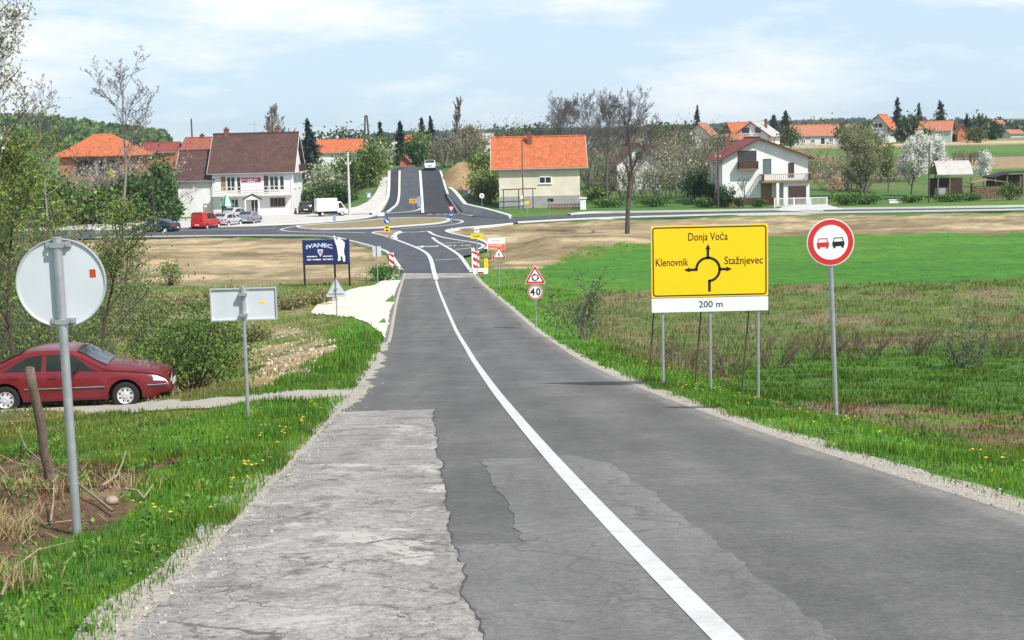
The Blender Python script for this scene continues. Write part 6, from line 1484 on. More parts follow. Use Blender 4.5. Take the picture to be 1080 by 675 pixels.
def white_house():
    Y = 189.0; k = Y / F; b = gpx(807, Y); w_ = 90 * k; d = 10.5; b.y += d / 2; b.z = .15; ax = (800.5 - 807) * k
    he = (215 - 167.2) * k; hr = (215 - 147) * k
    o = house('gabled_house', 'white gabled house with dark wooden balconies and a garage door', b, w_, d, he, hr, W_WHITE, R_RED, 'y', over=.7, gover=.75, apex=ax, plinth=(.75, W_BRICK), thick=.18)
    X = lambda px: (px - 807) * k; Z = lambda px, py: (215 - py - (px - 807) * .0227) * k
    def win(a, c, t, u, fr, mu, nm, pane=GLASS): window(o, 'F', w_, d, X((a + c) / 2), Z((a + c) / 2, u), (c - a) * k, (u - t) * k, fr, pane, mu, nm, False)
    win(778.5, 798, 159.5, 170.5, TRIM_B, 2, 'balcony_window'); win(805, 813.5, 168, 184, mat('grey_green_shutter', (.13, .17, .17), .7), 0, 'shuttered_window', mat('grey_green_shutter', (.13, .17, .17), .7)); win(831.5, 837.5, 172, 187.5, TRIM_B, 0, 'balcony_door', DARKWOOD)
    # loggia under the small balcony
    s = MB(); s.b2(X(778), X(798.5), -d / 2 - 1.0, -d / 2, Z(788, 179.6), Z(788, 178.2)); s.build('balcony_slab', TANWOOD, o); railing(o, [(X(778.4), -d / 2 - .1, Z(788, 178.2)), (X(778.4), -d / 2 - .95, Z(788, 178.2)), (X(798.2), -d / 2 - .95, Z(788, 178.2)), (X(798.2), -d / 2 - .1, Z(788, 178.2))], 7.5 * k, DARKWOOD, 'balcony_railing', .12, .05)
    # lower storey front and long balcony
    zs = Z(826, 190.5); lf = MB(); lf.b2(X(824), X(851), -d / 2 - 1.6, -d / 2, -.6, zs - .2); lf.build('garage_block', W_WHITE, o)
    s = MB(); s.b2(X(800.5), X(852), -d / 2 - 2.0, -d / 2, zs - .22, zs); s.build('long_balcony_slab', TANWOOD, o)
    railing(o, [(X(801.2), -d / 2 - .1, zs), (X(801.2), -d / 2 - 1.95, zs), (X(851.5), -d / 2 - 1.95, zs), (X(851.5), -d / 2 - .1, zs)], 7.2 * k, mat('pale_railing', (.42, .40, .37), .7), 'long_balcony_railing', .24, .03)
    for a, c in ((800.5, 803.5), (849, 852)): MB().b2(X(a), X(c), -d / 2 - 2.02, -d / 2 - 1.93, zs, zs + 7 * k).build('railing_panel', DARKWOOD, o)
    g = MB(); g.b2(X(829), X(847.5), -d / 2 - 1.66, -d / 2 - 1.6, Z(838, 214.5), Z(838, 196)); gd = g.build('garage_door', DARKWOOD, o)
    for i in range(1, 4): x = X(829) + (X(847.5) - X(829)) * i / 4; MB().b2(x - .03, x + .03, -d / 2 - 1.68, -d / 2 - 1.66, Z(838, 214.5), Z(838, 196)).build('door_batten', TRIM_B, gd)
    MB().b2(X(802.5), X(814), -d / 2 - .04, -d / 2, Z(808, 212), zs - .25).build('porch_back', TANWOOD, o); MB().b2(X(816), X(819), -d / 2 - 1.95, -d / 2 - 1.7, -.3, zs - .22).build('porch_post', W_WHITE, o); window(o, 'F', w_, d, X(821.5), Z(821, 211), 4 * k, 18 * k, TRIM_W, GLASS, 0, 'porch_door', False)
    window(o, 'L', w_, d, 1.5, 3.2, 1.3, 1.4, TRIM_B); window(o, 'L', w_, d, -2.2, .9, 1.3, 1.4, TRIM_B)
    c = MB(); c.b2(ax - 3.4, ax - 2.8, 0, .6, hr - 2, hr + .2); c.build('chimney', BRICKM, [q for q in o.children if q.name.startswith('roof')][0])
    # white gate and fence
    g = gpx(842, 181.5); o = thing('garden_gate', 'white metal gate and fence across the driveway of the white house', 'gate', g); kk = 181.5 / F; x0, x1 = (817 - 842) * kk, (872 - 842) * kk; hgt = 1.15; WM = mat('white_metal', (.78, .78, .77), .5)
    for t in (0, .21, .37, .68, 1): x = x0 + (x1 - x0) * t; MB().b2(x - .07, x + .07, -.07, .07, -.2, hgt).build('post', WM, o)
    for z in (.12, hgt - .12): MB().b2(x0, x1, -.03, .03, z, z + .09).build('rail', WM, o)
    n = 44
    for i in range(1, n): x = x0 + (x1 - x0) * i / n; MB().b2(x - .018, x + .018, -.015, .015, .12, hgt - .08).build('bar', WM, o)
white_house()
def far_house(name, label, px0, px1, Y, eave, ridge_, base, wall, roof, ridge='x', d=8, over=.4, **kw):
    """house from its columns and rows in the photo at distance Y; rows give heights above its base"""
    k = Y / F; c = (px0 + px1) / 2; p = at(c, base, Y); w_ = (px1 - px0) * k; g = gpx(c, Y)
    he = (base - eave) * k; hr = (base - ridge_) * k; dz = p.z - g.z
    loc = Vector((p.x, Y + d / 2, g.z)); return house(name, label, loc, w_, d, he + dz, hr + dz, wall, roof, ridge, over=over, base=-1.5, **kw)
far_house('brick_house', 'unfinished brick house with an orange hipped roof behind the left hedges', 64, 141, 272, 164.4, 141.5, 183, W_BRICK, R_ORANGE, d=11, over=1.0, hip=.92)
def brick_open():
    o = [q for q in COL.objects if q.name == 'brick_house'][0]; k = 272 / F; m_ = MB()
    for a, c in ((80, 101), (104, 126)): MB().b2((a - 102.5) * k, (c - 102.5) * k, -5.56, -5.45, o.get('z', .9), 3.6).build('dark_opening', UNDER, o)
    MB().b2((101 - 102.5) * k, (104 - 102.5) * k, -5.62, -5.5, .6, 3.7).build('pillar', W_GREY, o); MB().b2(-2.9, -2.4, -2.4, -2.0, 4.6, 5.9).build('vent', BRICKM, o)
brick_open()
far_house('brick_house', 'brick house with a dark red roof and one white window', 147, 184, 300, 160.5, 151.5, 176, W_BRICK, R_RED, d=9, chim=((-2.2, 0, .6),), wins=[('F', -1.0, 2.6, 1.5, 1.3, 1)])
far_house('far_house', 'reddish roof rising behind the annex beside the bar', 194, 232, 226, 158, 146.6, 185, W_DIM, R_RUST, d=8, chim=((-.5, 0, .5),))
far_house('far_house', 'long bright orange roof left of the uphill road', 334, 386, 300, 160.5, 148.2, 178, W_WHITE, R_ORANGE, d=9, chim=((0, .5, .4), (2.5, .5, .4)))
far_house('far_house', 'small white gabled house half hidden by two dark conifers', 411, 427, 330, 152, 144.6, 168, W_WHITE, R_PALE, 'y', d=10)
far_house('far_house', 'white house with an orange roof right of the dark conifers', 428, 446, 340, 152, 143.8, 168, W_DIM, R_ORANGE, d=9)
far_house('brick_shed', 'narrow reddish brick shed beside the crest of the road', 422, 431.5, 252, 170, 165, 183, W_BRICK, R_RUST, 'y', d=4, over=.2)
far_house('far_house', 'pale roofed house behind the poplar', 497, 519, 330, 150, 142, 172, W_WHITE, R_GREY, d=8, rotz=.25)
far_house('village_house', 'white gabled house with a red roof screened by bare trees', 651, 697, 222, 171, 152.5, 204, W_WHITE, R_RUST, 'y', d=9, over=1.0, gover=.7, wins=[('F', -1.2, 1.2, 1.2, 1.5, 1), ('F', 1.3, 1.2, 1.2, 1.5, 1), ('F', 0, 4.3, 1.2, 1.3, 1)])
far_house('village_house', 'yellow gabled house on the rise', 706, 726.5, 352, 147, 137.6, 157, W_YEL, R_RUST, 'y', d=8, wins=[('F', 0, .9, 1.2, 1.2, 1), ('F', 0, 3.2, .8, .9, 0)])
o = far_house('village_house', 'house with a brown boarded gable and orange roof below a conifer', 732, 757, 366, 143, 130.6, 156, W_WHITE, R_PALE, 'y', d=13, over=.9, gover=.8, rotz=-.28, wins=[('F', -1.2, .9, 1.6, 1.3, 1), ('F', 1.6, .9, 1.6, 1.3, 1), ('R', 0, .9, 1.6, 1.3, 1), ('R', -3.5, .9, 1.6, 1.3, 1)])
far_house('village_house', 'orange roofed house with a brown gable left of the pale grey roof', 771, 797, 372, 140.5, 130, 155, W_BROWN, R_ORANGE, 'x', d=9, rotz=.1)
far_house('shed', 'low orange-red shed between two houses on the rise', 764, 784, 346, 147, 142.6, 155, W_BRICK, R_PALE, 'x', d=5)
far_house('village_house', 'white house with a pale grey roof and dark upper loggia', 785, 821, 350, 142, 129, 155, W_WHITE, R_GREY, 'y', d=11, over=.8, rotz=-.42, wins=[('F', -1.3, 3.3, 2.0, 1.5, 0), ('F', 1.6, 3.3, 1.6, 1.5, 0), ('F', 1.8, .8, 1.4, 1.2, 1), ('R', 0, .8, 1.4, 1.2, 1)], chim=((2.0, 0, .5),))
far_house('village_house', 'long low white house with a weathered orange roof', 838, 887, 366, 142.6, 132.6, 150.5, W_DIM, R_PALE, 'x', d=8, wins=[('F', -3.5, .5, 1.0, 1.0, 1), ('F', 1.2, .1, 1.1, 1.7, 0), ('F', 3.2, .6, 1.0, 1.0, 1), ('F', -1.2, .5, 1.0, 1.0, 1)])
far_house('village_house', 'small orange roof seen through the pale bare tree', 896, 911, 372, 139.5, 132, 148, W_WHITE, R_PALE, 'x', d=7)
far_house('village_house', 'tall house with a dark gable and orange roof beside the far conifer', 926, 946, 372, 133, 121.5, 148, W_DIM, R_ORANGE, 'y', d=10, over=.8, rotz=-.45, wins=[('F', -1, 1.0, 1.4, 1.3, 1), ('F', 1.2, 1.0, 1.2, 1.3, 1), ('F', 0, 3.6, 2.2, 1.3, 1)])
far_house('village_house', 'white house with a pale green gable and orange roof at the field edge', 977, 1009, 360, 137.5, 128.5, 147, W_GREEN, R_PALE, 'x', d=8.5, rotz=-.35, wins=[('L', 0, .6, 1.2, 1.2, 1)])
far_house('shed', 'small shed with a faded orange roof next to the green-gabled house', 1010, 1021, 362, 139, 132, 147, W_BRICK, R_PALE, 'y', d=6)
far_house('far_house', 'lone white house in the far wood at the right', 1050, 1060, 640, 131, 127, 136, W_WHITE, R_PALE, 'x', d=9)
far_house('far_house', 'distant low house with a reddish roof at the right edge', 1066, 1080, 480, 141, 137.5, 146, W_DIM, R_PALE, 'x', d=9)
def farm_sheds():
    b = gpx(1002, 196); k = 196 / F; o = thing('field_shed', 'shed with a curved whitish sheet roof behind the blossom tree', 'shed', b); w2 = 18.5 * k; n = 12; zt = 4.75; zb = 2.5
    arc = [(-w2 + 2 * w2 * i / n, zb + (zt - zb) * (1 - (abs(2 * i / n - 1)) ** 2.4)) for i in range(n + 1)]
    r = MB(); pr = [(-2.2 + 4.4 * i / n, zb + (zt - zb) * math.sin(math.pi * (.08 + .84 * i / n))) for i in range(n + 1)]; r.prism(pr + [(y, z - .08) for y, z in pr[::-1]], 'x', -w2, w2); r.build('roof', mat('whitish_sheet', (.52, .49, .46), .6, var=.12, scale=1.0), o)
    MB().b2(-w2 + .1, w2 - .1, 1.7, 1.85, -.3, zb).build('back_wall', DARKWOOD, o)
    for x in (-w2 + .15, -.6, 1.0, w2 - .15): MB().b2(x - .08, x + .08, -2.0, -1.84, -.3, zb + .2).build('post', WOOD, o)
    MB().b2(-w2 + .3, -.8, -1.6, .2, -.2, 1.3).build('stacked_boards', W_GREY, o)
    b = gpx(1062, 197); o = thing('open_shed', 'open black-roofed shed at the right edge', 'shed', b)
    MB().prism([(-2.6, 2.35), (0, 3.0), (2.8, 3.0), (2.8, 3.15), (0, 3.15), (-2.6, 2.5)], 'y', -1.8, 2).build('roof', mat('tar_roof', (.03, .028, .027), .85), o); MB().b2(-2.2, 2.6, 1.5, 1.7, -.3, 2.7).build('back_wall', DARKWOOD, o)
    for x in (-2.0, -.5, 1.2, 2.5): MB().b2(x - .08, x + .08, -1.6, -1.44, -.3, 2.6).build('post', WOOD, o)
    b = gpx(1040, 194); o = thing('wood_store', 'lean-to of stacked pale firewood beside the open black shed', 'wood store', b)
    MB().prism([(-2.3, 1.9), (0, 2.25), (2.3, 1.9), (2.3, 2.0), (0, 2.37), (-2.3, 2.0)], 'y', -1.2, 1.2).build('roof', mat('old_board_roof', (.33, .22, .14), .9), o)
    rng = random.Random(8)
    for r_ in range(6):
        for c_ in range(14):
            x = -1.75 + c_ * .26 + (r_ % 2) * .12; MB().cyl((x, -1.0, .14 + r_ * .24), (x, .6, .14 + r_ * .24), .12, n=7).build('log', TANWOOD if rng.random() < .6 else WOOD, o)
    for x in (-2.0, 2.0): MB().b2(x - .07, x + .07, -1.1, -.96, -.3, 1.95).build('post', WOOD, o)
    b = gpx(944, 186); o = thing('white_trough', 'low white box standing in the garden grass', 'trough', b); MB().b2(-.75, .75, -.3, .3, 0, .38).build('tub', S_WHITE, o); MB().b2(-.8, .8, -.35, .35, .38, .45).build('lid', S_WHITE, o)
farm_sheds()
def parasol():
    b = gpx(240, 183, .08); o = thing('parasol', 'green and white parasol over the red tables before the bar', 'parasol', b); MB().cyl((0, 0, 0), (0, 0, 3.1), .035, n=8).build('pole', S_WHITE, o); MB().cyl((0, 0, 0), (0, 0, .1), .3, n=12).build('base', W_GREY, o)
    n = 8
    for i in range(n):
        a0, a1 = 2 * math.pi * i / n, 2 * math.pi * (i + 1) / n; R = .85; zb = 1.55
        MB().add([(0, 0, 3.05), (R * .45 * math.cos(a0), R * .45 * math.sin(a0), 2.5), (R * .45 * math.cos(a1), R * .45 * math.sin(a1), 2.5), (R * math.cos(a0), R * math.sin(a0), zb), (R * math.cos(a1), R * math.sin(a1), zb)], [(0, 1, 2), (1, 3, 4, 2)]).build('canopy_panel', mat('parasol_green', (.03, .28, .14), .8) if i % 2 else S_WHITE, o)
    for j, (dx, dy) in enumerate(((-.9, -.4), (1.1, -.6), (.3, .8))):
        t = thing('garden_table', 'red garden table under the parasol, %s' % ('left one', 'right one', 'rear one')[j], 'table', b + Vector((dx, dy, 0))); MB().cyl((0, 0, .70), (0, 0, .75), .48, n=14).build('table_top', P_BRED, t); MB().cyl((0, 0, 0), (0, 0, .7), .05, n=8).build('leg', S_WHITE, t)
parasol()
def pole_thing(px, Y, top, label, r, m_, arms=(), lean=0.0, name='utility_pole', base_px=None):
    b = gpx(px, Y); h = float(at(px, top, Y).z) - b.z; o = thing(name, label, 'utility pole', b); MB().cyl((0, 0, -.4), (lean * h, 0, h), r, r * .68, n=10).build('shaft', m_, o, angle=40)
    for z, L in arms: MB().b2(-L, L, -.06, .06, h - z - .07, h - z + .07).build('crossarm', m_, o)
    for z, L in arms:
        for s in (-1, 1): MB().cyl((s * L * .85, 0, h - z + .07), (s * L * .85, 0, h - z + .3), .05, n=6).build('insulator', S_WHITE, o)
    return o
CONC = mat('pole_concrete', (.58, .57, .54), .85, var=.08); PW = mat('tarred_pole', (.10, .075, .06), .9, col2=(.06, .045, .035), scale=6)
pole_thing(369, 186, 160.5, 'slim pale concrete pole beside the white box van', .17, CONC, ((1.4, .35),))
pole_thing(552, 187, 147.5, 'slim wooden pole in front of the cream house', .10, WOOD)
pole_thing(205.5, 235, 125, 'dark wooden pole rising behind the annex roof', .16, PW)
pole_thing(979.5, 184.5, 151, 'thin dark pole in front of the white blossom tree', .11, PW)
pole_thing(757.5, 183.5, 152, 'dark pole at the left corner of the white gabled house', .12, PW, ((1.6, .3),))
pole_thing(163, 165, 174, 'thin dark post in the hedge left of the annex', .06, PW)
b = gpx(388, 292); h = float(at(388, 121.5, 292).z) - b.z; o = thing('twin_pole', 'tall twin-legged wooden pole against the sky left of the uphill road', 'utility pole', b)
for s in (-1, 1): MB().cyl((s * .75, 0, -.4), (s * .16, 0, h), .22, .16, n=8).build('leg', PW, o)
MB().b2(-.6, .6, -.1, .1, h * .55, h * .55 + .2).build('brace', PW, o)
def wall_right():
    px = [(474.5,206.5,1.0),(478,211,1.3),(483,217,1.35),(487,221.6,1.25),(491,226,1.15),(500,228,1.1),(510,229,.95),(524,230,.65),(538,231,.3)]
    P = [Vector((*hpx([(x, y)])[0], 0)) for x, y, _ in px]; o = thing('retaining_wall', 'curved grey concrete retaining wall with a pale cap right of the uphill road', 'retaining wall', (0, 0, 0)); V = []; C = []; Fc = []; Fk = []
    for i, p in enumerate(P):
        d = (P[min(i + 1, len(P) - 1)] - P[max(i - 1, 0)]).normalized(); n = Vector((-d.y, d.x, 0)) * .15; z = float(hillroad(p.y)); t = z + px[i][2]
        V += [(p.x + n.x, p.y + n.y, z - .4), (p.x + n.x, p.y + n.y, t), (p.x - n.x, p.y - n.y, t), (p.x - n.x, p.y - n.y, z - .4)]; n = n * 1.5
        C += [(p.x + n.x, p.y + n.y, t + .002), (p.x + n.x, p.y + n.y, t + .14), (p.x - n.x, p.y - n.y, t + .14), (p.x - n.x, p.y - n.y, t + .002)]
    for i in range(len(P) - 1):
        for q in range(4): Fc.append((4 * i + q, 4 * i + (q + 1) % 4, 4 * i + 4 + (q + 1) % 4, 4 * i + 4 + q))
    Fc += [(0, 1, 2, 3), tuple(4 * len(P) - 4 + q for q in range(4))]
    MB().add(V, Fc).build('wall_face', mat('grey_wall_concrete', (.52, .52, .50), .9, var=.1, scale=1), o); MB().add(C, Fc).build('cap', KERB, o)
    # bank of bare yellow earth behind the wall
    nr = 22; V = []; Fc = []
    for j in range(nr):
        for i in range(nr):
            u, v = i / (nr - 1) * 2 - 1, j / (nr - 1) * 2 - 1; x = -5.7 + u * 4.3; y = 222 + v * 13; r = math.sqrt(u * u + v * v)
            V.append((x, y, h1(x, y) - .25 + 2.4 * max(0, 1 - r ** 2.2) * (.75 + .5 * vnoise(np.array([x]), np.array([y]), 3.1, 133)[0]) + (vnoise(np.array([x]), np.array([y]), 1.3, 131)[0] - .5) * .5))
    for j in range(nr - 1):
        for i in range(nr - 1): a = j * nr + i; Fc.append((a, a + 1, a + nr + 1, a + nr))
    link('earth_bank', smooth(np_mesh('earth_bank', np.array(V), np.array(Fc))), mat('yellow_earth', (.37, .255, .115), .95, col2=(.23, .16, .075), scale=1.2, bump=.8, bscale=5), kind='structure')
wall_right()
# ------------------------------------------------------------------ trees and shrubs
def ht(px, Y, top): b = gpx(px, Y); return b, float(at(px, top, Y).z) - b.z
# left side, near
b, h = ht(20, 41, 92); tree('young_tree', 'thin young tree with fresh green leaves behind the parked car, left one', b, 7.2, 101, .07, .010, (11, .052, .20, G_YOUNG), BARK2, levels=3, clear=.22, spread=.95, kids=(15, 7, 5), shrink=.42)
b, h = ht(97, 43, 170); tree('young_tree', 'thin leaning tree with sparse green leaves right of the round sign', b, 5.6, 102, .06, .009, (8, .048, .18, G_YOUNG), BARK2, levels=3, clear=.3, spread=.9, kids=(12, 6, 4), shrink=.42, lean=(.16, 0))
b, h = ht(-22, 39, 0); tree('blossom_tree', 'tree in white blossom reaching in from the upper left corner', b, 12.0, 103, .15, .011, (3, .065, .12, WHITE_BL + [(.16, .22, .05)], [.27, .22, .2, .1, .08, .13]), BARK2, levels=4, clear=.25, spread=.85, kids=(12, 7, 5, 3), shrink=.44)
b, h = ht(-60, 46, 0); tree('leafy_tree', 'taller tree with fresh leaves at the left edge of the picture', b, 9.5, 113, .12, .011, (10, .06, .22, G_YOUNG + [(.2, .16, .07)]), BARK2, levels=3, clear=.15, spread=.9, kids=(16, 8, 5), shrink=.45)
b, h = ht(128, 100, 38); tree('bare_tree', 'tall slim leafless tree standing against the sky at the left', b, h * .93, 104, .13, .013, None, mat('pale_bark', (.26, .235, .21), .95), levels=4, clear=.55, spread=1.35, kids=(13, 7, 5, 4), shrink=.40, gnarl=.13, up=.09)
b, h = ht(58, 112, 68); tree('bare_tree', 'smaller leafless tree left of the tall slim one', b, h * .92, 105, .10, .013, None, mat('pale_bark', (.26, .235, .21), .95), levels=4, clear=.42, spread=1.1, kids=(12, 7, 5, 3), shrink=.42, up=.09)
bush('thicket', 'dark leafy thicket to the right of the red car', gpx(205, 37), 1.35, 1.0, 2.1, 5200, 201, G_DARK + G_YOUNG[:2], .058, clumps=30, rough=1.1)
bush('thicket', 'low green shrub between the red car and the dark thicket', gpx(172, 40), .8, .8, 1.5, 1500, 202, G_YOUNG, .07)
twigbush('shrub', 'pale thin-twigged shrub behind the round sign', gpx(140, 52), 1.6, 1.2, 2.9, 203, 26, leaf=(3, .075, .12, G_YOUNG))
twigbush('shrub', 'thin-twigged green shrub above the roof of the red car', gpx(60, 50), 1.8, 1.2, 2.8, 204, 28, leaf=(3, .08, .12, G_YOUNG))
twigbush('shrub', 'loose green shrub at the left edge behind the red car', gpx(2, 47), 1.8, 1.2, 3.2, 205, 30, leaf=(4, .08, .12, G_YOUNG + G_DARK))
twigbush('shrub', 'small leafless shrub near the two-panel sign', gpx(190, 62), 1.2, 1.0, 1.7, 206, 22, leaf=(2, .06, .1, G_YOUNG))
bush('green_shrub', 'low bright green shrub beside the striped board', gpx(405, 97), 1.1, .9, 1.0, 900, 207, [(.05, .17, .03), (.07, .20, .03), (.04, .12, .02)], .11)
bush('green_shrub', 'pale round shrub in the tan field left', gpx(180, 97), 1.0, .9, 1.8, 700, 208, G_YOUNG + G_PALE, .11)
twigbush('sapling', 'small many-stemmed green sapling beside the roundabout warning sign', gpx(612, 53), .42, .36, 2.3, 209, 10, leaf=(5, .06, .07, [(.06, .12, .03), (.09, .15, .04)]), twig=.014)
twigbush('sapling', 'small bushy sapling in the fallow strip at the right', gpx(1019, 50), .40, .36, 1.7, 210, 13, leaf=(5, .05, .07, [(.07, .12, .035), (.12, .16, .05)]), twig=.013)
for i, (px, Y, hh, lb) in enumerate(((910, 55, 1.7, 'dry brown weed clump behind the no overtaking sign'), (866, 56, 1.5, 'dry brown weed clump left of the no overtaking pole'), (968, 57, 1.4, 'dry brown weed clump left of the bushy sapling'), (818, 53, 1.6, 'dry brown weed clump right of the yellow sign'), (720, 50, 1.2, 'dry brown weed clump between the sign posts'), (1062, 55, 1.4, 'dry brown weed clump at the right edge'), (765, 50, 1.4, 'dry brown weed clump behind the right sign post'))):
    twigbush('weed_clump', lb, gpx(px, Y), .6, .5, hh, 220 + i, 16, group='dry weed clumps', m_=mat('dead_stalk', (.16, .115, .085), .95, col2=(.10, .07, .05)), twig=.012, cat='weeds')
b, h = ht(622, 224, 106); tree('bare_tree', 'pale budding tree between the cream house and the tall leafless tree', b, h * .96, 122, .18, .014, None, BARK, levels=4, clear=.22, spread=1.2, kids=(14, 9, 8, 5), shrink=.54)
BRN = [(.17, .13, .08), (.22, .18, .11)]
for i, (px, Y, rx, hh, cols, lb) in enumerate(((8, 62, 2.4, 6.2, G_YOUNG + BRN, 'tangled green scrub at the left edge behind the young trees'), (52, 66, 2.4, 5.6, G_YOUNG + G_DARK + BRN, 'tangled green scrub behind the round sign'), (94, 72, 2.0, 4.2, G_YOUNG + BRN, 'tangled pale green scrub right of the round sign'), (-25, 56, 2.2, 6.5, G_DARK + G_YOUNG, 'tangled dark green scrub cut by the left picture edge'))):
    twigbush('scrub_bush', lb, gpx(px, Y), rx, 1.8, hh, 420 + i, 46, 'scrub behind the parked car', twig=.014, leaf=(4, .10, .18, cols))
for i, (px, Y, rx, hh, lb) in enumerate(((150, 80, 1.6, 1.6, 'rough low brush in the grass below the tan field, leftmost'), (196, 84, 1.2, 1.2, 'rough low brush in the grass left of the two-panel sign'), (236, 86, 1.4, 1.1, 'rough low brush in the grass above the two-panel sign'), (300, 82, 1.2, .9, 'rough low brush in the grass left of the billboard posts'), (330, 84, 1.2, 1.0, 'rough low brush in the grass under the billboard'), (262, 66, 1.0, .9, 'rough low brush beside the bare soil patch'))):
    twigbush('rough_brush', lb, gpx(px, Y), rx, 1.0, hh, 430 + i, 24, 'rough brush in the left field', twig=.012, leaf=(3, .09, .14, [(.24, .22, .09), (.14, .2, .05), (.27, .22, .13)]))
# hedges left of the bar
DKH = [(.035, .075, .02), (.025, .055, .016), (.05, .10, .025), (.08, .13, .04)]
for i, (px, Y, rx, hh, cols, lb) in enumerate(((15, 172, 5, 7.5, G_YOUNG + G_DARK, 'big fresh green hedge mass at the far left'), (52, 174, 4.5, 6.0, G_DARK + G_YOUNG, 'rounded green hedge bush left of the bare thicket'), (92, 178, 4, 4.0, DKH + G_YOUNG, 'green hedge bush below the unfinished brick house'), (122, 180, 3.6, 4.4, DKH, 'dark hedge bush behind the left street'), (146, 181, 3.2, 5.4, DKH, 'dark hedge bush above the teal car'), (174, 184, 1.7, 7.6, DKH, 'tall dark evergreen bush left of the annex'), (184, 181, 1.0, 2.6, DKH, 'small dark bush at the annex corner'), (-30, 140, 7, 9, G_YOUNG, 'tall green bush at the left picture edge'))):
    bush('hedge_bush', lb, gpx(px, Y), rx, 2.2, hh, int(900 * rx), 240 + i, cols, .34, 'hedge bushes left of the bar', clumps=34)
for i, (px, Y, rx, hh, lb) in enumerate(((80, 186, 5, 7.0, 'grey leafless thicket below the brick house, left half'), (112, 188, 5, 7.4, 'grey leafless thicket below the brick house, right half'), (150, 190, 4.5, 8.2, 'pale budding thicket left of the dark evergreen'))):
    twigbush('bare_thicket', lb, gpx(px, Y), rx, 2.5, hh, 260 + i, 46, 'bare thickets', m_=mat('grey_twigs', (.30, .26, .23), .95), twig=.032, leaf=(1, .22, .3, [(.42, .38, .32), (.30, .26, .20), (.16, .19, .07)]))
bush('forsythia', 'bright yellow flowering bush before the brick house', gpx(118, 232), .9, .8, 4.4, 420, 270, [(.70, .60, .05), (.6, .55, .1)], .3, clumps=10)
# around and behind the bar
tree('bare_tree', 'round pale leafless crown behind the bar roof', gpx(289, 262), 12.5, 106, .3, .035, None, mat('pale_bark', (.26, .235, .21), .95), twigm=mat('pale_twig', (.30, .27, .24), .95), levels=4, clear=.25, spread=1.1, kids=(14, 8, 6, 4), shrink=.46, up=.12)
conifer('conifer', 'broad blue-green spruce right of the bar roof', gpx(327.5, 248), 10.2, 3.6, 301, ((.025, .055, .045), (.035, .07, .06), (.018, .04, .032)))
bush('clipped_hedge', 'dark clipped hedge between the bar and the box van', gpx(326, 199), 2.3, 1.0, 2.6, 1800, 271, DKH, .26, clumps=50)
bush('clipped_hedge', 'dark bushes behind the concrete pole', gpx(352, 202), 3.0, 1.4, 2.9, 2400, 272, DKH, .28, clumps=40)
bush('garden_bush', 'pale grey-green blossoming bush above the box van', gpx(343, 211), 3.4, 2.2, 5.6, 2600, 273, [(.36, .37, .28), (.22, .27, .12), (.48, .48, .42), (.14, .2, .07)], .27, clumps=36)
bush('garden_bush', 'fresh green bush behind the concrete pole', gpx(374, 213), 3.0, 2.0, 5.4, 2400, 274, G_YOUNG + G_DARK, .28, clumps=34)
bush('garden_bush', 'tall green bush left of the uphill road', gpx(392, 214), 2.3, 2.0, 6.0, 2200, 275, G_DARK + G_YOUNG, .28, clumps=34)
bush('garden_bush', 'bush with pale blossom at the left of the crest', gpx(401, 232), 2.0, 2.0, 4.6, 1600, 276, [(.40, .38, .30), (.12, .18, .05), (.2, .24, .1)], .27, clumps=26)
bush('garden_bush', 'dark green bush behind the crest of the uphill road', gpx(441, 268), 2.8, 2.0, 4.6, 1500, 277, [(.04, .09, .03), (.06, .13, .03)], .35, clumps=24)
bush('garden_bush', 'light green rounded tree behind the dark conifers', gpx(443, 282), 2.6, 2.0, 7.0, 1300, 278, G_YOUNG, .35, clumps=22)
bush('garden_bush', 'fresh green tree left of the crest among the conifers', gpx(401, 262), 2.8, 2.0, 6.0, 1500, 279, G_YOUNG + G_DARK, .34, clumps=24)
DKC = ((.016, .036, .020), (.025, .05, .026), (.012, .026, .016))
for i, (px, Y, top, R, lb) in enumerate(((402, 305, 129.5, 2.2, 'small conifer left of the crest, leftmost of four'), (423.5, 305, 129, 2.9, 'broad dark conifer directly behind the crest'), (446, 318, 125, 2.5, 'left of the two tall close-set dark conifers'), (455.5, 322, 125.5, 2.6, 'right of the two tall close-set dark conifers'))):
    b, h = ht(px, Y, top); conifer('conifer', lb, b, h, R, 310 + i, DKC, 'dark conifers behind the crest')
b, h = ht(481, 262, 101); tree('poplar', 'tall narrow leafless poplar behind the earth bank', b, h, 107, .3, .05, None, mat('poplar_bark', (.17, .14, .12), .95), levels=2, clear=.1, spread=1.0, kids=(70, 10), shrink=.20, up=.16, gnarl=.1)
tree('bare_tree', 'reddish leafless bushy tree left of the poplar', gpx(470, 258), 6.5, 108, .12, .04, None, BARK, levels=3, clear=.1, spread=.7, kids=(12, 7, 5), shrink=.5, stems=3)
tree('bare_tree', 'reddish leafless bushy tree right of the poplar', gpx(498, 262), 7.0, 109, .12, .04, (1, .3, .4, [(.22, .16, .11), (.2, .2, .08)]), BARK, levels=3, clear=.1, spread=.7, kids=(12, 7, 5), shrink=.5, stems=3)
bush('garden_bush', 'fresh green bush above the retaining wall', gpx(506, 206), 2.2, 1.8, 4.6, 2200, 281, G_YOUNG + G_PALE, .24, clumps=32)
bush('garden_bush', 'green bush against the left wall of the cream house', gpx(517, 203), 1.7, 1.5, 3.4, 1500, 282, G_DARK + G_YOUNG, .22, clumps=26)
bush('garden_bush', 'tall light green bush behind the earth bank', gpx(511, 222), 2.6, 1.8, 5.6, 1800, 283, G_YOUNG, .28, clumps=28)
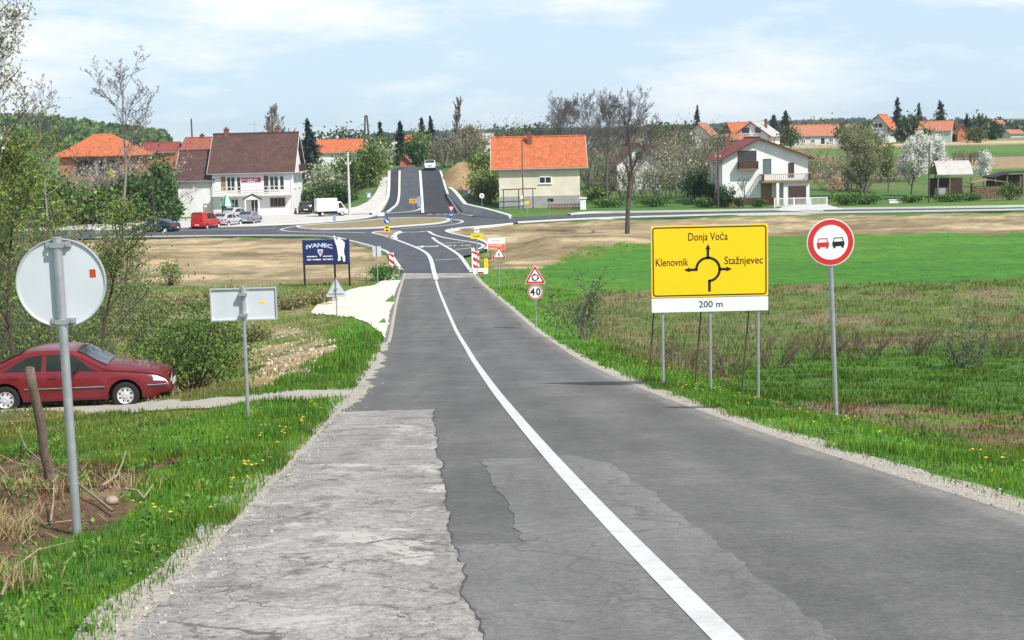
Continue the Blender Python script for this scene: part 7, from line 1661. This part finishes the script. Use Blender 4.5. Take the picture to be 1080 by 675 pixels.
# trees between the two houses
b, h = ht(661.5, 139, 91); tree('bare_tree', 'large dark leafless tree standing alone in the tan soil', b, h * .92, 115, .24, .011, None, mat('dark_bark', (.10, .08, .068), .95, col2=(.055, .043, .036)), levels=4, clear=.26, spread=1.15, kids=(16, 8, 7, 5), shrink=.49, up=.12, gnarl=.13, rotz=1.0)
b, h = ht(640, 201, 98); tree('bare_tree', 'tall leafless tree right of the cream house', b, h * .93, 111, .18, .014, None, BARK, levels=4, clear=.25, spread=1.1, kids=(14, 9, 8, 5), shrink=.53, up=.12)
b, h = ht(603, 212, 104); tree('bare_tree', 'broad budding tree behind the orange roof', b, h * .98, 112, .2, .014, None, BARK, levels=4, clear=.22, spread=1.3, kids=(15, 9, 8, 5), shrink=.58)
b, h = ht(686, 232, 120); tree('bare_tree', 'leafless tree behind the red roofed gabled house', b, h * .9, 114, .2, .022, None, BARK, levels=3, clear=.2, spread=.8, kids=(14, 8, 6), shrink=.45)
twigbush('bare_thicket', 'brown thicket before the screened white house', gpx(655, 206), 4, 2, 4.6, 264, 34, 'bare thickets', twig=.028, leaf=(1, .2, .3, [(.2, .17, .12), (.14, .17, .06)]))
twigbush('bare_thicket', 'pale olive thicket left of the dark evergreen bush', gpx(706, 207), 4.2, 2, 6.0, 265, 36, 'bare thickets', twig=.028, leaf=(2, .2, .3, [(.26, .26, .14), (.16, .19, .07), (.4, .38, .3)]))
twigbush('bare_thicket', 'brown thicket behind the dark evergreen bush', gpx(728, 222), 4.5, 2, 8.5, 266, 36, 'bare thickets', twig=.03, leaf=(1, .22, .3, [(.24, .2, .13), (.17, .2, .08)]))
bush('evergreen_bush', 'dark round evergreen bush left of the white gabled house', gpx(733, 196), 1.9, 1.8, 4.3, 2600, 284, [(.022, .065, .02), (.03, .085, .025), (.015, .045, .015)], .2, clumps=40)
bush('evergreen_bush', 'dark bush at the left corner of the white gabled house', gpx(764, 184.5), 1.4, 1.0, 2.6, 1700, 285, [(.025, .06, .022), (.035, .08, .03)], .17, clumps=30)
bush('evergreen_bush', 'small dark bush under the front wall of the white house', gpx(779, 183.8), .8, .6, 1.2, 600, 286, [(.03, .07, .025), (.05, .1, .03)], .14, clumps=14)
b, h = ht(784, 182.4, 178); tree('pruned_tree', 'small pruned leafless tree before the white gabled house', b, 3.6, 115, .11, .02, None, mat('dark_bark', (.07, .055, .047), .95), levels=3, clear=.4, spread=1.2, kids=(6, 5, 3), shrink=.55, up=.16)
bush('garden_bush', 'low green bushes right of the small pruned tree', gpx(800, 183), 1.1, .7, .9, 700, 287, G_DARK, .14, clumps=14)
b, h = ht(910, 199, 110); tree('budding_tree', 'large loose tree with pale green buds right of the white house', b, h * .95, 116, .2, .026, (2, .11, .3, [(.22, .24, .10), (.16, .20, .07), (.28, .27, .17)]), BARK, levels=4, clear=.16, spread=1.15, kids=(15, 9, 6, 4), shrink=.52, stems=2)
tree('budding_tree', 'smaller loose green tree left of the blossom tree', gpx(937, 208), 6.5, 117, .12, .03, (4, .16, .32, G_PALE + G_YOUNG), BARK, levels=3, clear=.2, spread=.8, kids=(12, 7, 5), shrink=.45)
b, h = ht(961, 194, 151); tree('blossom_tree', 'white blossoming fruit tree left of the thin dark pole', b, h * 1.05, 118, .11, .018, (7, .15, .28, WHITE_BL, BW), BARK2, levels=3, clear=.2, spread=1.05, kids=(14, 9, 6), shrink=.54)
b, h = ht(987, 198, 149); tree('blossom_tree', 'white blossoming fruit tree behind the thin dark pole', b, h * 1.05, 119, .11, .018, (7, .15, .28, WHITE_BL, BW), BARK2, levels=3, clear=.22, spread=.85, kids=(13, 8, 6), shrink=.46)
tree('blossom_tree', 'small white blossoming tree above the open black shed', gpx(1037, 214), 4.6, 120, .09, .02, (4, .16, .25, WHITE_BL, BW), BARK2, levels=3, clear=.2, spread=.85, kids=(10, 7, 5), shrink=.46)
tree('blossom_tree', 'small pinkish blossoming tree right of the white gabled house', gpx(877, 192), 3.3, 121, .07, .015, (3, .12, .2, [(.50, .36, .30), (.40, .3, .22), (.24, .25, .1), (.5, .3, .1)], [.35, .3, .25, .1]), BARK2, levels=3, clear=.2, spread=.85, kids=(10, 6, 5), shrink=.46)
for i, (px, Y, rx, hh, lb) in enumerate(((893, 183, 1.7, 1.5, 'low dark hedge beside the driveway fence'), (914, 184, 1.6, 1.3, 'low dark hedge under the budding tree'), (1000, 186, 1.8, 1.0, 'low green plants before the curved roof shed'), (1066, 186.5, 1.6, 2.0, 'round green bush before the open black shed'), (1024, 187, 1.4, 1.0, 'low green plants before the wood store'), (960, 186, 1.6, .9, 'low green plants under the blossom tree'), (745, 186, 1.5, 1.2, 'low green hedge left of the dark pole'), (690, 190, 2.4, 1.2, 'low green hedge behind the right-hand street'), (640, 191, 2.2, 1.1, 'low green hedge right of the gate pillar'))):
    bush('low_hedge', lb, gpx(px, Y), rx, .8, hh, int(700 * rx), 330 + i, G_DARK + G_YOUNG[:2], .17, 'low hedges along the right-hand street', clumps=24)
twigbush('bare_thicket', 'brown brush heap on the slope behind the curved roof shed', gpx(1022, 262), 4, 3, 2.8, 267, 40, 'bare thickets', m_=mat('purple_twigs', (.16, .10, .09), .95), twig=.03)
for i, (px, Y, rx, hh, lb) in enumerate(((628, 226, 4, 6.5, 'olive thicket behind the gate pillar'), (676, 240, 5, 7.0, 'brown thicket behind the screened white house'), (700, 262, 6, 8.0, 'brown thicket below the yellow house'), (748, 262, 5, 6.5, 'olive thicket left of the white gabled house'), (870, 236, 5, 4.5, 'pale olive thicket right of the white gabled house'), (893, 214, 4, 4.0, 'low olive thicket left of the budding tree'), (935, 228, 5, 4.5, 'low olive thicket right of the budding tree'), (487, 246, 4, 6.0, 'reddish thicket behind the earth bank'), (520, 262, 5, 8.0, 'reddish thicket left of the orange roof'))):
    twigbush('bare_thicket', lb, gpx(px, Y), rx, 2.5, hh, 280 + i, 40, 'bare thickets', twig=.03, leaf=(2, .2, .3, [(.24, .23, .12), (.17, .2, .08), (.26, .2, .14)]))
bush('garden_bush', 'bright green shrub right of the dark evergreen bush', gpx(748, 198), 1.2, 1.0, 2.6, 700, 288, G_YOUNG, .2, clumps=16)
bush('garden_bush', 'green shrub under the bare trees right of the cream house', gpx(628, 203), 2.0, 1.0, 2.0, 900, 289, G_DARK + G_YOUNG, .22, clumps=20)
# conifers and trees on the rise
for i, (px, Y, top, R, lb) in enumerate(((735.5, 392, 112.5, 2.4, 'lone conifer above the brown-gabled house'), (946, 392, 104, 2.9, 'conifer beside the tall dark-gabled house'), (968.5, 430, 110, 2.8, 'conifer between the tall house and the green-gabled house, on the rise'), (991.5, 430, 107.5, 3.6, 'broad conifer above the green-gabled house'), (1019.5, 385, 121.5, 2.6, 'dark conifer right of the green-gabled house'), (816, 520, 122, 4.2, 'dark conifer behind the pale grey roof, left'), (829, 540, 118.5, 5.0, 'broad dark conifer behind the pale grey roof, right'))):
    b, h = ht(px, Y, top); conifer('conifer', lb, b, h, R, 350 + i, ((.022, .045, .032), (.03, .055, .04), (.016, .032, .024)), 'conifers on the rise')
for i, (px, Y, rx, hh, lb) in enumerate(((960, 366, 4.0, 6.5, 'dark round tree right of the tall dark-gabled house'), (1035, 420, 4, 7, 'fresh pale tree right of the green-gabled house'), (1045, 400, 3, 5, 'small pale tree at the far field edge'), (855, 470, 7, 8, 'brownish tree crowns behind the long low house, left'), (875, 480, 6, 7, 'brownish tree crowns behind the long low house, right'), (770, 420, 5, 6, 'green tree behind the orange shed'), (715, 400, 6, 6, 'grey-green trees behind the yellow house'), (690, 420, 7, 7, 'grey-green trees left of the yellow house'), (570, 420, 9, 7, 'far green trees behind the orange roof'), (535, 440, 8, 7, 'far green trees right of the poplar'), (360, 420, 9, 8, 'far trees behind the long orange roof'))):
    cols = [(.05, .08, .03), (.04, .065, .028), (.07, .10, .04)] if i not in (3, 4) else [(.20, .15, .11), (.16, .13, .09), (.13, .13, .06)]
    bush('far_tree', lb, gpx(px, Y), rx, 3.0, hh, 700, 370 + i, cols, .7, 'tree crowns on the rise', clumps=20, cat='tree')
for i, (px, Y, rx, hh, lb) in enumerate(((722, 338, 3.0, 4.5, 'green shrub before the yellow house'), (762, 330, 3.0, 3.5, 'olive shrub below the brown-gabled house'), (834, 345, 3.0, 4.5, 'round tree between the pale grey roof and the long low house'), (893, 350, 3.5, 5.5, 'round tree right of the long low house'), (912, 362, 3.5, 6.0, 'olive tree left of the tall dark-gabled house'), (975, 350, 2.4, 3.6, 'small dark tree before the green-gabled house'), (1030, 352, 2.6, 4.2, 'loose pale tree right of the small shed'), (700, 330, 4.0, 5.0, 'brown shrub mass left of the yellow house'))):
    bush('far_tree', lb, gpx(px, Y), rx, 2.0, hh, 700, 440 + i, [(.07, .11, .035), (.05, .08, .03), (.12, .12, .06)], .45, 'tree crowns on the rise', clumps=22, cat='tree')
# wooded hill at the left and far woods: read as one mass
def woods(name, label, n, xr, yr, seed, size, hgt, cols, cond=None, q=34):
    nr = np.random.default_rng(seed); x = nr.uniform(*xr, n * 3); y = nr.uniform(*yr, n * 3); k = cond(x, y) if cond else np.ones(len(x), bool); x, y = x[k][:n], y[k][:n]; z = H(x, y); n = len(x)
    hh = nr.uniform(.6, 1.15, n) * hgt; d = nr.normal(size=(n, q, 3)); d /= np.linalg.norm(d, axis=2, keepdims=True); d *= nr.uniform(.5, 1, (n, q, 1)) ** .5
    P = np.stack([x, y, z + hh * .55], 1)[:, None] + d * np.stack([hh * .42, hh * .42, hh * .5], 1)[:, None]
    tone = np.array(cols)[nr.integers(0, len(cols), n)] * nr.uniform(.75, 1.25, (n, 1)); c = np.repeat(tone, q, 0) * nr.uniform(.8, 1.2, (n * q, 1))
    link(name, cards(P.reshape(-1, 3), size, np.clip(c, 0, 1), nr), LEAF, kind='stuff', label=label, cat='woods')
woods('woods', 'fresh green wooded hill behind the houses at the left', 1700, (-420, -90), (560, 860), 401, 2.0, 6.5, [(.12, .21, .05), (.09, .15, .045), (.16, .24, .07), (.06, .10, .04)], lambda x, y: (x < -.222 * y))
woods('woods', 'distant dark wood along the right horizon', 1500, (150, 700), (640, 1100), 402, 3.0, 7, [(.035, .06, .03), (.045, .075, .035), (.06, .08, .045)], lambda x, y: x > .20 * y)
woods('woods', 'far blue-green wood on the middle horizon', 1400, (-160, 560), (1600, 2600), 403, 5.0, 7, [(.04, .065, .035), (.05, .075, .04)])
woods('woods', 'band of trees beyond the houses on the rise', 500, (60, 320), (520, 720), 404, 1.8, 4.5, [(.06, .09, .035), (.05, .07, .035), (.14, .11, .075), (.09, .12, .05)], lambda x, y: (x > .10 * y) & (x < .36 * y))

# ------------------------------------------------------------------ the air: pale haze over the far land
hz = MB(); hz.b2(-4200, 4200, -60, 5300, -8, 75); ho = hz.build('haze', None, kind='stuff', label='thin pale haze over the whole valley', cat='haze')
HM = bpy.data.materials.new('haze_air'); HM.use_nodes = True; t = HM.node_tree; t.nodes.remove(t.nodes['Principled BSDF'])
pv = t.nodes.new('ShaderNodeVolumePrincipled'); pv.inputs['Color'].default_value = (.72, .84, 1.0, 1); pv.inputs['Density'].default_value = .00013; pv.inputs['Anisotropy'].default_value = .2
t.links.new(pv.outputs['Volume'], t.nodes['Material Output'].inputs['Volume']); ho.data.materials.append(HM)
